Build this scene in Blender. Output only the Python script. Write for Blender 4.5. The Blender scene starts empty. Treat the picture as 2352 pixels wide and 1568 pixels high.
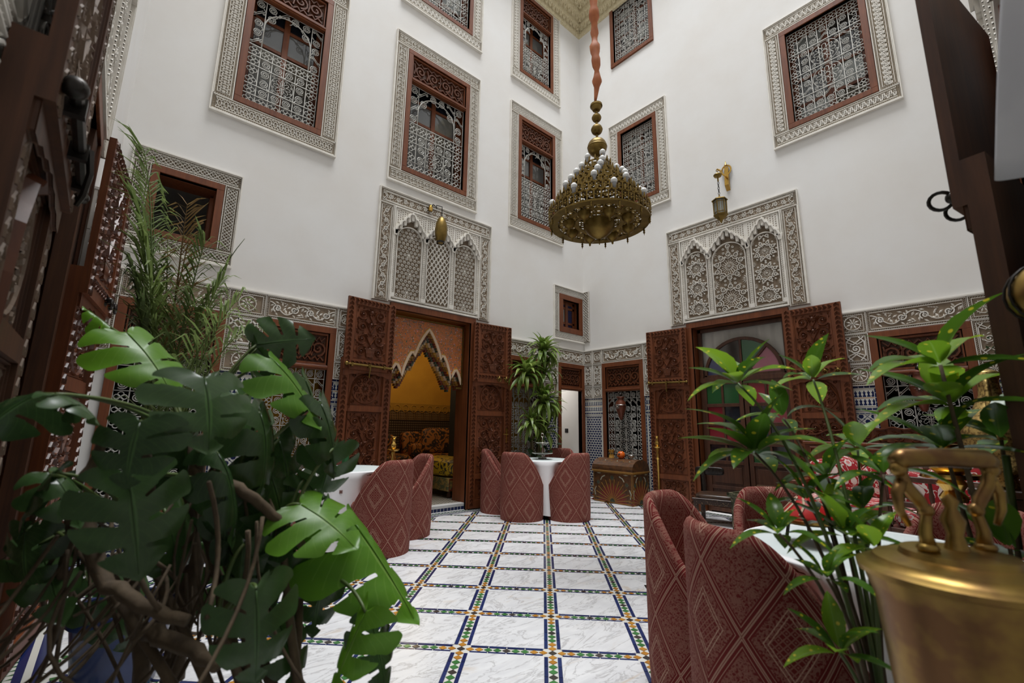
import bpy, bmesh, math, random
from mathutils import Vector, Matrix
PI = math.pi
RND = random.Random(11)
sc = bpy.context.scene
COL = sc.collection

# ------------------------------------------------------------------ camera
CAM = Vector((-6.78, -5.65, 1.2))
FPX, YAW, PITCH, ROLL = 1031.75, math.radians(49.0264), math.radians(10.7351), math.radians(0.8342)
_f = Vector((math.cos(PITCH)*math.cos(YAW), math.cos(PITCH)*math.sin(YAW), math.sin(PITCH)))
_r0 = Vector((math.sin(YAW), -math.cos(YAW), 0)); _u0 = _r0.cross(_f)
_r = _r0*math.cos(ROLL) + _u0*math.sin(ROLL); _u = -_r0*math.sin(ROLL) + _u0*math.cos(ROLL)
cd = bpy.data.cameras.new('camera'); cam = bpy.data.objects.new('camera', cd); COL.objects.link(cam)
cd.sensor_width = 36; cd.lens = 36*FPX/2352; cd.clip_start = 0.02; cd.clip_end = 200
cd.dof.use_dof = True; cd.dof.focus_distance = 4.6; cd.dof.aperture_fstop = 2.8
cam.matrix_world = Matrix(((_r.x, _u.x, -_f.x, CAM.x), (_r.y, _u.y, -_f.y, CAM.y), (_r.z, _u.z, -_f.z, CAM.z), (0, 0, 0, 1)))
sc.camera = cam

def at(px, py, depth):
    """world point at a viewing depth along the lens axis"""
    return CAM + (_f + _r*((px-1176)/FPX) - _u*((py-784)/FPX))*depth

# ------------------------------------------------------------------ light
w = bpy.data.worlds.new('overcast_sky'); sc.world = w; w.use_nodes = True
bg = w.node_tree.nodes['Background']; bg.inputs[0].default_value = (0.93, 0.965, 1.0, 1); bg.inputs[1].default_value = 0.66
al = bpy.data.lights.new('skylight_daylight', 'AREA'); al.shape = 'RECTANGLE'; al.size = 9; al.size_y = 8
al.energy = 4300; al.color = (0.96, 0.98, 1.0)
alo = bpy.data.objects.new('skylight_daylight', al); COL.objects.link(alo); alo.location = (-3.5, -2.9, 21.5)
sl = bpy.data.lights.new('salon_fill', 'POINT'); sl.energy = 40; sl.color = (1.0, 0.78, 0.45); sl.shadow_soft_size = 0.15  # added warm fill light, no fixture, brightens the salon interior
slo = bpy.data.objects.new('salon_fill', sl); COL.objects.link(slo); slo.location = (-2.6, 1.7, 3.0)
vs = sc.view_settings
sc.display_settings.display_device = 'sRGB'
vs.view_transform = 'Standard'; vs.look = 'None'; vs.gamma = 1.0; vs.use_curve_mapping = False
vs.exposure = 0.18
pl = bpy.data.lights.new('passage_fill', 'POINT'); pl.energy = 9; pl.color = (1.0, .97, .93); pl.shadow_soft_size = .1  # added fill light without a fixture, lifts the white passage walls
plo = bpy.data.objects.new('passage_fill', pl); COL.objects.link(plo); plo.location = (-.55, .75, 2.25)
sc.cycles.max_bounces = 7; sc.cycles.diffuse_bounces = 4; sc.cycles.glossy_bounces = 3
sc.cycles.transmission_bounces = 6; sc.cycles.transparent_max_bounces = 8
sc.cycles.adaptive_threshold = 0.02; sc.cycles.caustics_reflective = False; sc.cycles.caustics_refractive = False

# ------------------------------------------------------------------ shader helpers
class S:
    def __init__(s, t, o): s.t = t; s.o = o
    def m(s, op, b=None, c=None):
        n = s.t.nodes.new('ShaderNodeMath'); n.operation = op
        for i, x in enumerate((s, b, c)):
            if x is None: continue
            if isinstance(x, S): s.t.links.new(x.o, n.inputs[i])
            else: n.inputs[i].default_value = x
        return S(s.t, n.outputs[0])
    def k(s, v):
        n = s.t.nodes.new('ShaderNodeValue'); n.outputs[0].default_value = v; return S(s.t, n.outputs[0])
    def __add__(s, b): return s.m('ADD', b)
    __radd__ = __add__
    def __sub__(s, b): return s.m('SUBTRACT', b)
    def __rsub__(s, b): return s.k(b).m('SUBTRACT', s)
    def __mul__(s, b): return s.m('MULTIPLY', b)
    __rmul__ = __mul__
    def __truediv__(s, b): return s.m('DIVIDE', b)
    def abs(s): return s.m('ABSOLUTE')
    def fr(s): return s.m('FRACT')
    def tri(s): return (s.m('FRACT') - 0.5).abs()        # 0.5 at integers, 0 half way
    def lt(s, b): return s.m('LESS_THAN', b)
    def gt(s, b): return s.m('GREATER_THAN', b)
    def mx(s, b): return s.m('MAXIMUM', b)
    def mn(s, b): return s.m('MINIMUM', b)
    def sin(s): return s.m('SINE')
    def sq(s): return s.m('SQRT')
    def band(s, a, b): return s.gt(a)*s.lt(b)

class Mat:
    def __init__(s, name):
        s.m = bpy.data.materials.new(name); s.m.use_nodes = True; s.t = s.m.node_tree; s.b = s.t.nodes['Principled BSDF']
    def nd(s, typ, **kw):
        n = s.t.nodes.new(typ)
        for k, v in kw.items():
            if hasattr(n, k) and not k[0].isupper(): setattr(n, k, v)
        return n
    def coord(s, kind='UV'):
        n = s.t.nodes.new('ShaderNodeTexCoord'); return n.outputs[kind]
    def xyz(s, kind='UV', sock=None):
        n = s.t.nodes.new('ShaderNodeSeparateXYZ'); s.t.links.new(sock or s.coord(kind), n.inputs[0])
        return [S(s.t, o) for o in n.outputs]
    def noise(s, scale, detail=4, rough=.6, kind='Object', dist=0, sock=None):
        n = s.t.nodes.new('ShaderNodeTexNoise'); n.inputs['Scale'].default_value = scale; n.inputs['Detail'].default_value = detail
        n.inputs['Roughness'].default_value = rough; n.inputs['Distortion'].default_value = dist
        s.t.links.new(sock or s.coord(kind), n.inputs['Vector']); return S(s.t, n.outputs['Fac'])
    def vor(s, scale, kind='Object', feat='F1', out='Distance', rnd=1):
        n = s.t.nodes.new('ShaderNodeTexVoronoi'); n.feature = feat; n.inputs['Scale'].default_value = scale; n.inputs['Randomness'].default_value = rnd
        s.t.links.new(s.coord(kind), n.inputs['Vector']); return S(s.t, n.outputs[out])
    def rand(s):
        n = s.t.nodes.new('ShaderNodeObjectInfo'); return S(s.t, n.outputs['Random'])
    def scaled(s, vec, kind='Object', off=None):
        n = s.t.nodes.new('ShaderNodeMapping'); s.t.links.new(s.coord(kind), n.inputs[0]); n.inputs['Scale'].default_value = vec
        if off is not None:
            c = s.t.nodes.new('ShaderNodeCombineXYZ'); s.t.links.new(off.o, c.inputs[0]); s.t.links.new(off.o, c.inputs[1]); s.t.links.new(c.outputs[0], n.inputs['Location'])
        return n.outputs[0]
    def mix(s, fac, a, b):
        n = s.t.nodes.new('ShaderNodeMix'); n.data_type = 'RGBA'
        if isinstance(fac, S): s.t.links.new(fac.o, n.inputs[0])
        else: n.inputs[0].default_value = fac
        for i, c in ((6, a), (7, b)):
            if isinstance(c, tuple): n.inputs[i].default_value = (*c, 1) if len(c) == 3 else c
            else: s.t.links.new(c.o if isinstance(c, S) else c, n.inputs[i])
        return n.outputs[2]
    def smooth(s, x, a, b):
        n = s.t.nodes.new('ShaderNodeMapRange'); n.clamp = True; n.inputs[1].default_value = a; n.inputs[2].default_value = b
        s.t.links.new(x.o, n.inputs[0]); return S(s.t, n.outputs[0])
    def color(s, c):
        if isinstance(c, tuple): s.b.inputs['Base Color'].default_value = (*c, 1)
        else: s.t.links.new(c, s.b.inputs['Base Color'])
        return s
    def set(s, rough=None, metal=None, spec=None, **kw):
        if rough is not None:
            if isinstance(rough, S): s.t.links.new(rough.o, s.b.inputs['Roughness'])
            else: s.b.inputs['Roughness'].default_value = rough
        if metal is not None: s.b.inputs['Metallic'].default_value = metal
        if spec is not None: s.b.inputs['Specular IOR Level'].default_value = spec
        for k, v in kw.items(): s.b.inputs[k.replace('_', ' ')].default_value = v
        return s
    def bump(s, h, strength=.3, dist=.01):
        n = s.t.nodes.new('ShaderNodeBump'); n.inputs['Strength'].default_value = strength; n.inputs['Distance'].default_value = dist
        s.t.links.new(h.o, n.inputs['Height']); s.t.links.new(n.outputs[0], s.b.inputs['Normal']); return s

MT = {}
def simple(name, c1, c2=None, scale=6, rough=.6, metal=0, bump=0, bscale=60, spec=None, **kw):
    m = Mat(name)
    if c2: m.color(m.mix(m.smooth(m.noise(scale), .3, .7), c1, c2))
    else: m.color(c1)
    m.set(rough, metal, spec, **kw)
    if bump: m.bump(m.noise(bscale), bump, .004)
    MT[name] = m.m; return m.m

def wood(name, c1, c2, grain=(3, 3, 40), rough=.45, axis=2):
    m = Mat(name); g = [26, 26, 26]; g[axis] = 1.6
    n = m.noise(1.0, 6, .65, dist=.6, sock=m.scaled(tuple(g)))
    n2 = m.noise(3.0, 2)
    m.color(m.mix(m.smooth(n*.75 + n2*.35, .38, .72), c1, c2)); m.set(rough, 0, .4); m.bump(n, .12, .003)
    MT[name] = m.m; return m.m

def build_materials():
    m = Mat('white_plaster'); n = m.noise(.9, 5); n2 = m.noise(5, 4)
    m.color(m.mix(m.smooth(n, .35, .75), (.80, .79, .772), (.75, .72, .68))); m.set(.85, 0, .2); m.bump(n2, .08, .01); MT['wall'] = m.m
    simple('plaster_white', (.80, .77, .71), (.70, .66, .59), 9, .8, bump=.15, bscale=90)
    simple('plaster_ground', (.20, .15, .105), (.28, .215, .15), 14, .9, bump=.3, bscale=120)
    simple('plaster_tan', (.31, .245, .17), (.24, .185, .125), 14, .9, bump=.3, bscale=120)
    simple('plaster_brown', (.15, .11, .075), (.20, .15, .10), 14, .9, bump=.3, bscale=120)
    simple('plaster_gold', (.74, .66, .46), (.56, .47, .28), 30, .85, bump=.3, bscale=40)
    wood('cedar', (.095, .025, .008), (.205, .060, .019))
    wood('cedar_across', (.095, .025, .008), (.205, .060, .019), axis=0)
    wood('cedar_carved', (.065, .019, .008), (.140, .044, .017), rough=.36)
    wood('cedar_old', (.045, .017, .008), (.11, .042, .018), rough=.5)
    wood('walnut', (.045, .018, .010), (.105, .042, .022), rough=.4)
    wood('gate_wood', (.10, .065, .042), (.18, .12, .08), rough=.6)
    wood('black_wood', (.008, .006, .005), (.022, .015, .011), rough=.25)
    simple('room_shade', (.014, .012, .010), None, rough=.9)  # near-black colour stands in for the shade of unlit rooms
    simple('grille_iron', (.62, .61, .57), (.50, .49, .45), 30, .45, metal=.25)
    simple('black_iron', (.025, .022, .02), (.05, .045, .04), 20, .38, metal=.8)
    simple('brass', (.72, .47, .13), (.58, .36, .09), 9, .22, metal=1)
    simple('old_brass', (.15, .098, .024), (.26, .17, .045), 12, .42, metal=.85, bump=.1, bscale=90)
    m = Mat('patina_brass'); n = m.noise(5, 4); 
    m.color(m.mix(m.smooth(n, .42, .6), (.38, .25, .07), (.20, .105, .05))); m.set(.36, 1); m.bump(m.noise(30), .05, .004); MT['patina_brass'] = m.m
    simple('copper_red', (.16, .042, .018), (.11, .03, .014), 10, .35, metal=.3)
    simple('silver', (.6, .58, .54), None, rough=.25, metal=1)
    simple('white_bulb', (.82, .82, .80), None, rough=.35)
    simple('bulb_base', (.42, .42, .43), None, rough=.4)
    simple('orange_cloth', (.50, .155, .05), (.36, .10, .03), 12, .6, bump=.2, bscale=60)
    m = Mat('table_linen'); m.color((.80, .79, .80)); m.set(.8, 0, .2); m.bump(m.noise(14), .1, .01); MT['linen'] = m.m
    simple('embroidery', (.22, .10, .08), None, rough=.9)
    for nm, c, r in (('glass_red', (.22, .02, .03), .08), ('glass_green', (.02, .09, .03), .08), ('glass_blue', (.03, .035, .09), .08), ('glass_smoke', (.045, .04, .035), .06), ('glass_pink', (.30, .09, .12), .1), ('glass_dark', (.012, .014, .02), .05), ('glass_clear_grey', (.13, .13, .125), .06)):
        simple(nm, c, None, rough=r, spec=.8)
    simple('frosted_glass', (.22, .24, .22), (.30, .31, .29), 60, .3, bump=.6, bscale=180)
    m = Mat('table_glass'); m.color((.55, .62, .60)); m.set(.04, 0, .6); tb = m.t.nodes.new('ShaderNodeBsdfTransparent'); tb.inputs[0].default_value = (.97, .99, .985, 1); mx = m.t.nodes.new('ShaderNodeMixShader'); mx.inputs[0].default_value = .10
    m.t.links.new(tb.outputs[0], mx.inputs[1]); m.t.links.new(m.b.outputs[0], mx.inputs[2]); m.t.links.new(mx.outputs[0], m.t.nodes['Material Output'].inputs[0]); MT['table_glass'] = m.m
    simple('curtain_white', (.55, .53, .48), None, rough=.9)
    simple('ochre_wall', (.52, .27, .025), (.44, .22, .02), 3, .85)
    simple('ivory_paint', (.68, .52, .36), (.60, .42, .28), 8, .6)
    simple('gold_paint', (.50, .26, .04), None, rough=.5)
    simple('switch_black', (.012, .012, .012), None, rough=.4)
    simple('soil', (.03, .02, .014), (.06, .04, .025), 30, .95, bump=.8, bscale=60)
    simple('terracotta', (.33, .12, .06), (.25, .09, .05), 6, .8)
    simple('navy_pot', (.02, .035, .11), (.03, .05, .15), 6, .2)
    simple('bark', (.055, .036, .02), (.11, .075, .04), 20, .85, bump=.6, bscale=50)
    simple('green_stem', (.06, .11, .02), (.10, .13, .035), 12, .5)
    simple('cane', (.16, .12, .055), (.10, .085, .03), 12, .6)
    simple('leather', (.015, .011, .010), (.07, .035, .018), 16, .3, bump=.25, bscale=50)
    simple('orange_glaze', (.75, .15, .012), (.62, .09, .008), 6, .2)
    simple('yellow_glaze', (.50, .27, .04), (.40, .20, .03), 10, .35)
    simple('red_paint', (.48, .02, .02), None, rough=.3)
    simple('marble_step', (.62, .62, .62), (.50, .50, .49), 4, .3)
    simple('paper_white', (.62, .62, .65), (.50, .50, .54), 3, .8)
    simple('drain_metal', (.05, .045, .04), None, rough=.5, metal=.6)
    simple('sign_yellow', (.62, .40, .06), None, rough=.4)
    simple('sign_print', (.05, .03, .01), None, rough=.6)
    # ---- leaves
    def leaf(name, c1, c2, spots=None, gloss=.3, trans=.25, vein=None):
        m = Mat(name); u, v, _ = m.xyz('UV'); n = m.noise(9, 3)
        r = m.rand(); c = m.mix(m.smooth(n*.6 + r*.5, .25, .85), c1, c2)
        if vein:
            ve = (u - .5).abs()
            c = m.mix(ve.lt(.03), c, vein)
            st = ((v - ve*.9)*9).tri().lt(.05)*ve.lt(.42); c = m.mix(st*.35, c, vein)
        if spots:
            d = m.vor(34, 'Object'); n2 = m.noise(12, 1)
            c = m.mix(d.lt(.2)*n2.gt(.48), c, spots)
        m.color(c); m.set(gloss, 0, .5); m.b.inputs['Subsurface Weight'].default_value = 0
        # thin-leaf light transmission
        tr = m.t.nodes.new('ShaderNodeBsdfTranslucent'); mx = m.t.nodes.new('ShaderNodeMixShader'); mx.inputs[0].default_value = trans
        m.t.links.new(c, tr.inputs[0]); out = m.t.nodes['Material Output']
        m.t.links.new(m.b.outputs[0], mx.inputs[1]); m.t.links.new(tr.outputs[0], mx.inputs[2]); m.t.links.new(mx.outputs[0], out.inputs[0])
        MT[name] = m.m
    leaf('monstera_leaf', (.026, .058, .018), (.048, .098, .028), gloss=.24, trans=.2, vein=(.06, .13, .035))
    leaf('monstera_young', (.09, .23, .015), (.13, .30, .02), gloss=.35, trans=.4, vein=(.20, .36, .06))
    leaf('palm_leaf', (.13, .18, .065), (.25, .33, .10), gloss=.45, trans=.35)
    leaf('palm_dry', (.24, .15, .05), (.32, .20, .08), gloss=.6, trans=.3)
    leaf('dracaena_leaf', (.11, .20, .025), (.30, .40, .09), gloss=.4, trans=.25, vein=(.02, .06, .01))
    leaf('spotted_leaf', (.05, .13, .014), (.10, .22, .018), spots=(.62, .55, .04), gloss=.28, trans=.35, vein=(.09, .18, .03))
    leaf('spotted_young', (.15, .30, .016), (.24, .40, .03), spots=(.7, .62, .06), gloss=.3, trans=.45, vein=(.2, .36, .05))
    leaf('ficus_leaf', (.02, .055, .015), (.07, .12, .05), gloss=.4, trans=.25)
    # ---- marble
    m = Mat('marble'); r = m.rand(); off = r*37.0
    sk = m.scaled((.8, 2.4, 1), off=off)
    wv = m.noise(2.6, 6, .65, dist=1.4, sock=sk); v1 = (wv - .5).abs(); w2 = m.noise(5, 4, .6, dist=.8, sock=sk)
    c = m.mix(m.smooth(w2, .3, .75), (.74, .74, .745), (.60, .60, .615))
    c = m.mix((1 - m.smooth(v1, 0, .028))*.75, c, (.36, .35, .35))
    w3 = m.noise(1.5, 6, .7, dist=2.5, sock=sk); c = m.mix(m.smooth(w3, .56, .70)*m.smooth(r, .2, .9)*.7, c, (.52, .40, .27))
    m.color(c); m.set(.33, 0, .4); MT['marble'] = m.m
    for nm, c1, c2 in (('tile_navy', (.012, .02, .085), (.02, .035, .13)), ('tile_green', (.04, .15, .04), (.06, .20, .06)), ('tile_ochre', (.40, .17, .025), (.50, .24, .04)), ('tile_black', (.035, .03, .028), (.06, .05, .045)), ('tile_white', (.58, .57, .51), (.66, .65, .60))):
        m = Mat(nm); m.color(m.mix(m.rand(), c1, c2)); m.set(.18, 0, .5); MT[nm] = m.m
    # ---- zellige dado patterns (u, v in metres)
    WH, NV = (.60, .60, .55), (.012, .02, .075)
    m = Mat('zellige_field'); u, v, _ = m.xyz()
    a = u/.060; b = v/.086
    def loz(a, b, s): return ((a.fr() - .5).abs()/.5*s + (b.fr() - .5).abs()/.5).lt(.60)
    l1 = loz(a, b, .62); l2 = loz(a + .5, b + .5, .62)
    diag = ((a*1.0 + b).tri().gt(.47) + (a - b).tri().gt(.47)).mn(1.0)
    dots = ((a + .5).tri().gt(.36)*b.tri().gt(.42) + a.tri().gt(.36)*(b + .5).tri().gt(.42)).mn(1.0)
    fac = (l1 + l2 + dots*.9).mn(1.0)
    c = m.mix(fac, WH, NV); c = m.mix(diag*.5*(1 - fac), c, (.25, .25, .25)); c = m.mix((m.vor(26, 'UV', out='Distance')).lt(.09)*(1 - fac), c, (.45, .22, .05))
    m.color(c); m.set(.2, 0, .5); m.bump(fac, .12, .002); MT['zellige_field'] = m.m
    m = Mat('zellige_star'); u, v, _ = m.xyz()
    a = u/.12; b = v/.12
    def star(a, b, r):
        x = (a.fr() - .5).abs(); y = (b.fr() - .5).abs(); return (x.mx(y)).lt(r) + ((x + y)*.7071).lt(r)
    st = (star(a, b, .17) + star(a + .5, b + .5, .17)).mn(1.0)
    lat = ((a + b).tri().lt(.05) + (a - b).tri().lt(.05)).mn(1.0)
    dd = (((a*2).fr() - .5).abs() + ((b*2).fr() - .5).abs()).lt(.16)
    fac = (st + lat*.8 + dd).mn(1.0)
    m.color(m.mix(fac, WH, NV)); m.set(.2, 0, .5); m.bump(fac, .12, .002); MT['zellige_star'] = m.m
    m = Mat('zellige_merlon'); u, v, _ = m.xyz()           # v 0..0.2 : two rows of stepped merlons and a tan line
    x = (u/.042).fr() - .5; ax = x.abs(); y = (v/.1).fr()
    mer = (ax.lt(.40)*y.band(.12, .30) + ax.lt(.22)*y.band(.30, .70) + ax.lt(.34)*y.band(.55, .70) + ax.lt(.12)*y.band(.70, .86)).mn(1.0)
    lin = v.band(.096, .104)
    c = m.mix(mer, WH, NV); c = m.mix(lin, c, (.35, .16, .05)); m.color(c); m.set(.2, 0, .5); MT['zellige_merlon'] = m.m
    m = Mat('zellige_border'); u, v, _ = m.xyz()
    ck = (u/.055).fr().gt(.10)*(v/.055).fr().gt(.10)
    m.color(m.mix(ck, WH, NV)); m.set(.2, 0, .5); MT['zellige_border'] = m.m
    m = Mat('floor_border'); u, v, _ = m.xyz()             # v across the strip 0..0.2
    tri = ((u/.05).fr() - .5).abs()*2
    t1 = (v/.07).fr().gt(tri)
    c = m.mix(v.band(.03, .10)*t1, (.58, .57, .52), (.05, .12, .05)); c = m.mix(v.lt(.03), c, (.012, .02, .085)); c = m.mix(v.band(.10, .135), c, (.012, .02, .085)); c = m.mix(v.gt(.165), c, (.012, .02, .085))
    m.color(c); m.set(.2, 0, .5); MT['floor_border'] = m.m
    m = Mat('salon_tiles'); u, v, _ = m.xyz()
    a = u/.06; b = v/.06
    fac = ((a.fr() - .5).abs() + (b.fr() - .5).abs()).lt(.36)
    m.color(m.mix(fac, (.36, .33, .27), (.02, .022, .04))); m.set(.25); MT['salon_tiles'] = m.m
    m = Mat('salon_dado'); u, v, _ = m.xyz()
    a = u/.05; b = v/.05
    fac = ((a.fr() - .5).abs()*.7 + (b.fr() - .5).abs()).lt(.33)
    c = m.mix(fac, (.035, .02, .012), (.16, .12, .08)); c = m.mix(v.band(1.22, 1.40)*(u/.04).fr().gt(.5), c, (.20, .11, .04)); c = m.mix(v.band(1.19, 1.22), c, (.02, .012, .008)); c = m.mix(v.gt(1.42), c, (.35, .19, .03))
    m.color(c); m.set(.35); MT['salon_dado'] = m.m
    # ---- red woven chair fabric (u, v in metres)
    m = Mat('woven_fabric'); u, v, _ = m.xyz()
    a = u/.27; b = v/.40
    da = (a.fr() - .5).abs() + (b.fr() - .5).abs()          # big diamonds, 0 centre .. 1
    line = da.band(.480, .50) + da.band(.428, .438) + da.band(.508, .526) + da.band(.566, .576)
    inner = da.band(.27, .285) + da.band(.22, .235)
    a2 = u/.0225; b2 = v/.0225
    p1 = ((a2 + b2).tri().lt(.13) + (a2 - b2).tri().lt(.13)).mn(1.0)
    dots = ((a2.fr() - .5).abs() + (b2.fr() - .5).abs()).lt(.17)
    fine = ((u*300).sin()*(v*300).sin()).gt(.35)
    n = m.noise(70, 3, kind='UV'); scr = (n - .5).abs().lt(.055)
    zone = da.lt(.40); zone2 = da.lt(.21)
    fill = (zone2*(p1 + dots) + zone*(1 - zone2)*(scr + fine*.6) + (1 - zone)*(1 - da.lt(.60))*(p1*.5 + scr)).mn(1.0)
    fac = ((line + inner).mn(1.0)*.72 + fill*.32).mn(1.0)
    thr = ((u*2600).sin()*(v*2600).sin())
    c = m.mix(fac, (.150, .017, .015), (.48, .30, .22)); m.color(c); m.set(.85, 0, .2); m.bump(thr*.3 + fac*.5, .3, .0015)
    MT['woven'] = m.m
    # ---- red floral sofa cloth
    m = Mat('red_floral'); u, v, _ = m.xyz()
    d = m.vor(7.5, 'UV', rnd=.55); n = m.noise(26, 2, kind='UV')
    petal = (d + (n - .5)*.16)
    c = m.mix(petal.lt(.40), (.36, .008, .014), (.74, .66, .60)); c = m.mix(petal.lt(.23), c, (.72, .20, .25)); c = m.mix(petal.lt(.10), c, (.62, .30, .10))
    lf = (m.noise(9, 2, kind='UV') - .5).abs().lt(.018)*petal.gt(.42); c = m.mix(lf, c, (.70, .62, .55))
    m.color(c); m.set(.7); m.bump(m.noise(20), .15, .01); MT['red_floral'] = m.m
    m = Mat('yellow_brocade'); u, v, _ = m.xyz()
    n = m.noise(5.5, 3, .55, kind='UV', dist=1.2); k = (n - .5).abs()
    c = m.mix(k.lt(.045), (.55, .36, .012), (.01, .012, .015)); c = m.mix((m.noise(30, 2, kind='UV')).gt(.62)*.5, c, (.30, .17, .01))
    m.color(c); m.set(.55); m.bump(m.noise(18), .3, .01); MT['yellow_brocade'] = m.m
    m = Mat('orange_brocade'); n = m.noise(6, 3, .55, dist=1.2); k = (n - .5).abs()
    m.color(m.mix(k.lt(.05), (.34, .12, .02), (.02, .01, .008))); m.set(.6); MT['orange_brocade'] = m.m
    # ---- painted wood
    m = Mat('painted_arch'); n = m.noise(14, 3, kind='Object', dist=1.5); c = (.55, .16, .035)
    d = m.vor(26, 'Object', out='Color'); dd = m.vor(26, 'Object')
    c = m.mix((n - .5).abs().lt(.018), c, (.05, .09, .05)); c = m.mix(dd.lt(.17), c, d); c = m.mix((m.noise(9, 2, dist=2) - .5).abs().lt(.010), c, (.10, .16, .22)); c = m.mix(dd.lt(.09), c, (.62, .50, .30))
    m.color(c); m.set(.5); MT['painted_arch'] = m.m
    m = Mat('painted_chest'); x, y, z = m.xyz('Object'); n = m.noise(18, 3)
    m.color(m.mix(m.smooth(n, .35, .7), (.055, .024, .010), (.14, .055, .016))); m.set(.45); m.bump(m.noise(40), .15, .003); MT['painted_chest'] = m.m
    simple('paint_red', (.20, .028, .015), (.14, .02, .012), 20, .5)
    simple('paint_ochre', (.30, .15, .025), (.24, .11, .02), 20, .5)
    simple('paint_green', (.035, .06, .035), (.05, .075, .05), 20, .5)
    simple('paint_cream', (.42, .40, .30), (.32, .30, .22), 20, .5)
    m = Mat('painted_divan'); n = m.noise(16, 3, dist=1); m.color(m.mix(m.smooth(n, .45, .55), (.12, .14, .07), (.40, .27, .08))); m.set(.5); MT['painted_divan'] = m.m
    m = Mat('worn_green'); n = m.noise(18, 4, dist=.6); m.color(m.mix(m.smooth(n, .5, .66), (.05, .055, .025), (.40, .34, .22))); m.set(.5); m.bump(n, .2, .004); MT['worn_green'] = m.m
    m = Mat('inlay_wood'); n = m.vor(60, 'Object'); m.color(m.mix(n.lt(.22), (.035, .014, .007), (.40, .27, .13))); m.set(.35); MT['inlay_wood'] = m.m
    m = Mat('engraved_brass'); n = m.noise(60, 3); m.color(m.mix(m.smooth(n, .45, .6), (.62, .44, .16), (.22, .14, .05))); m.set(.38, .9); m.bump(n, .4, .004); MT['engraved_brass'] = m.m
build_materials()

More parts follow.
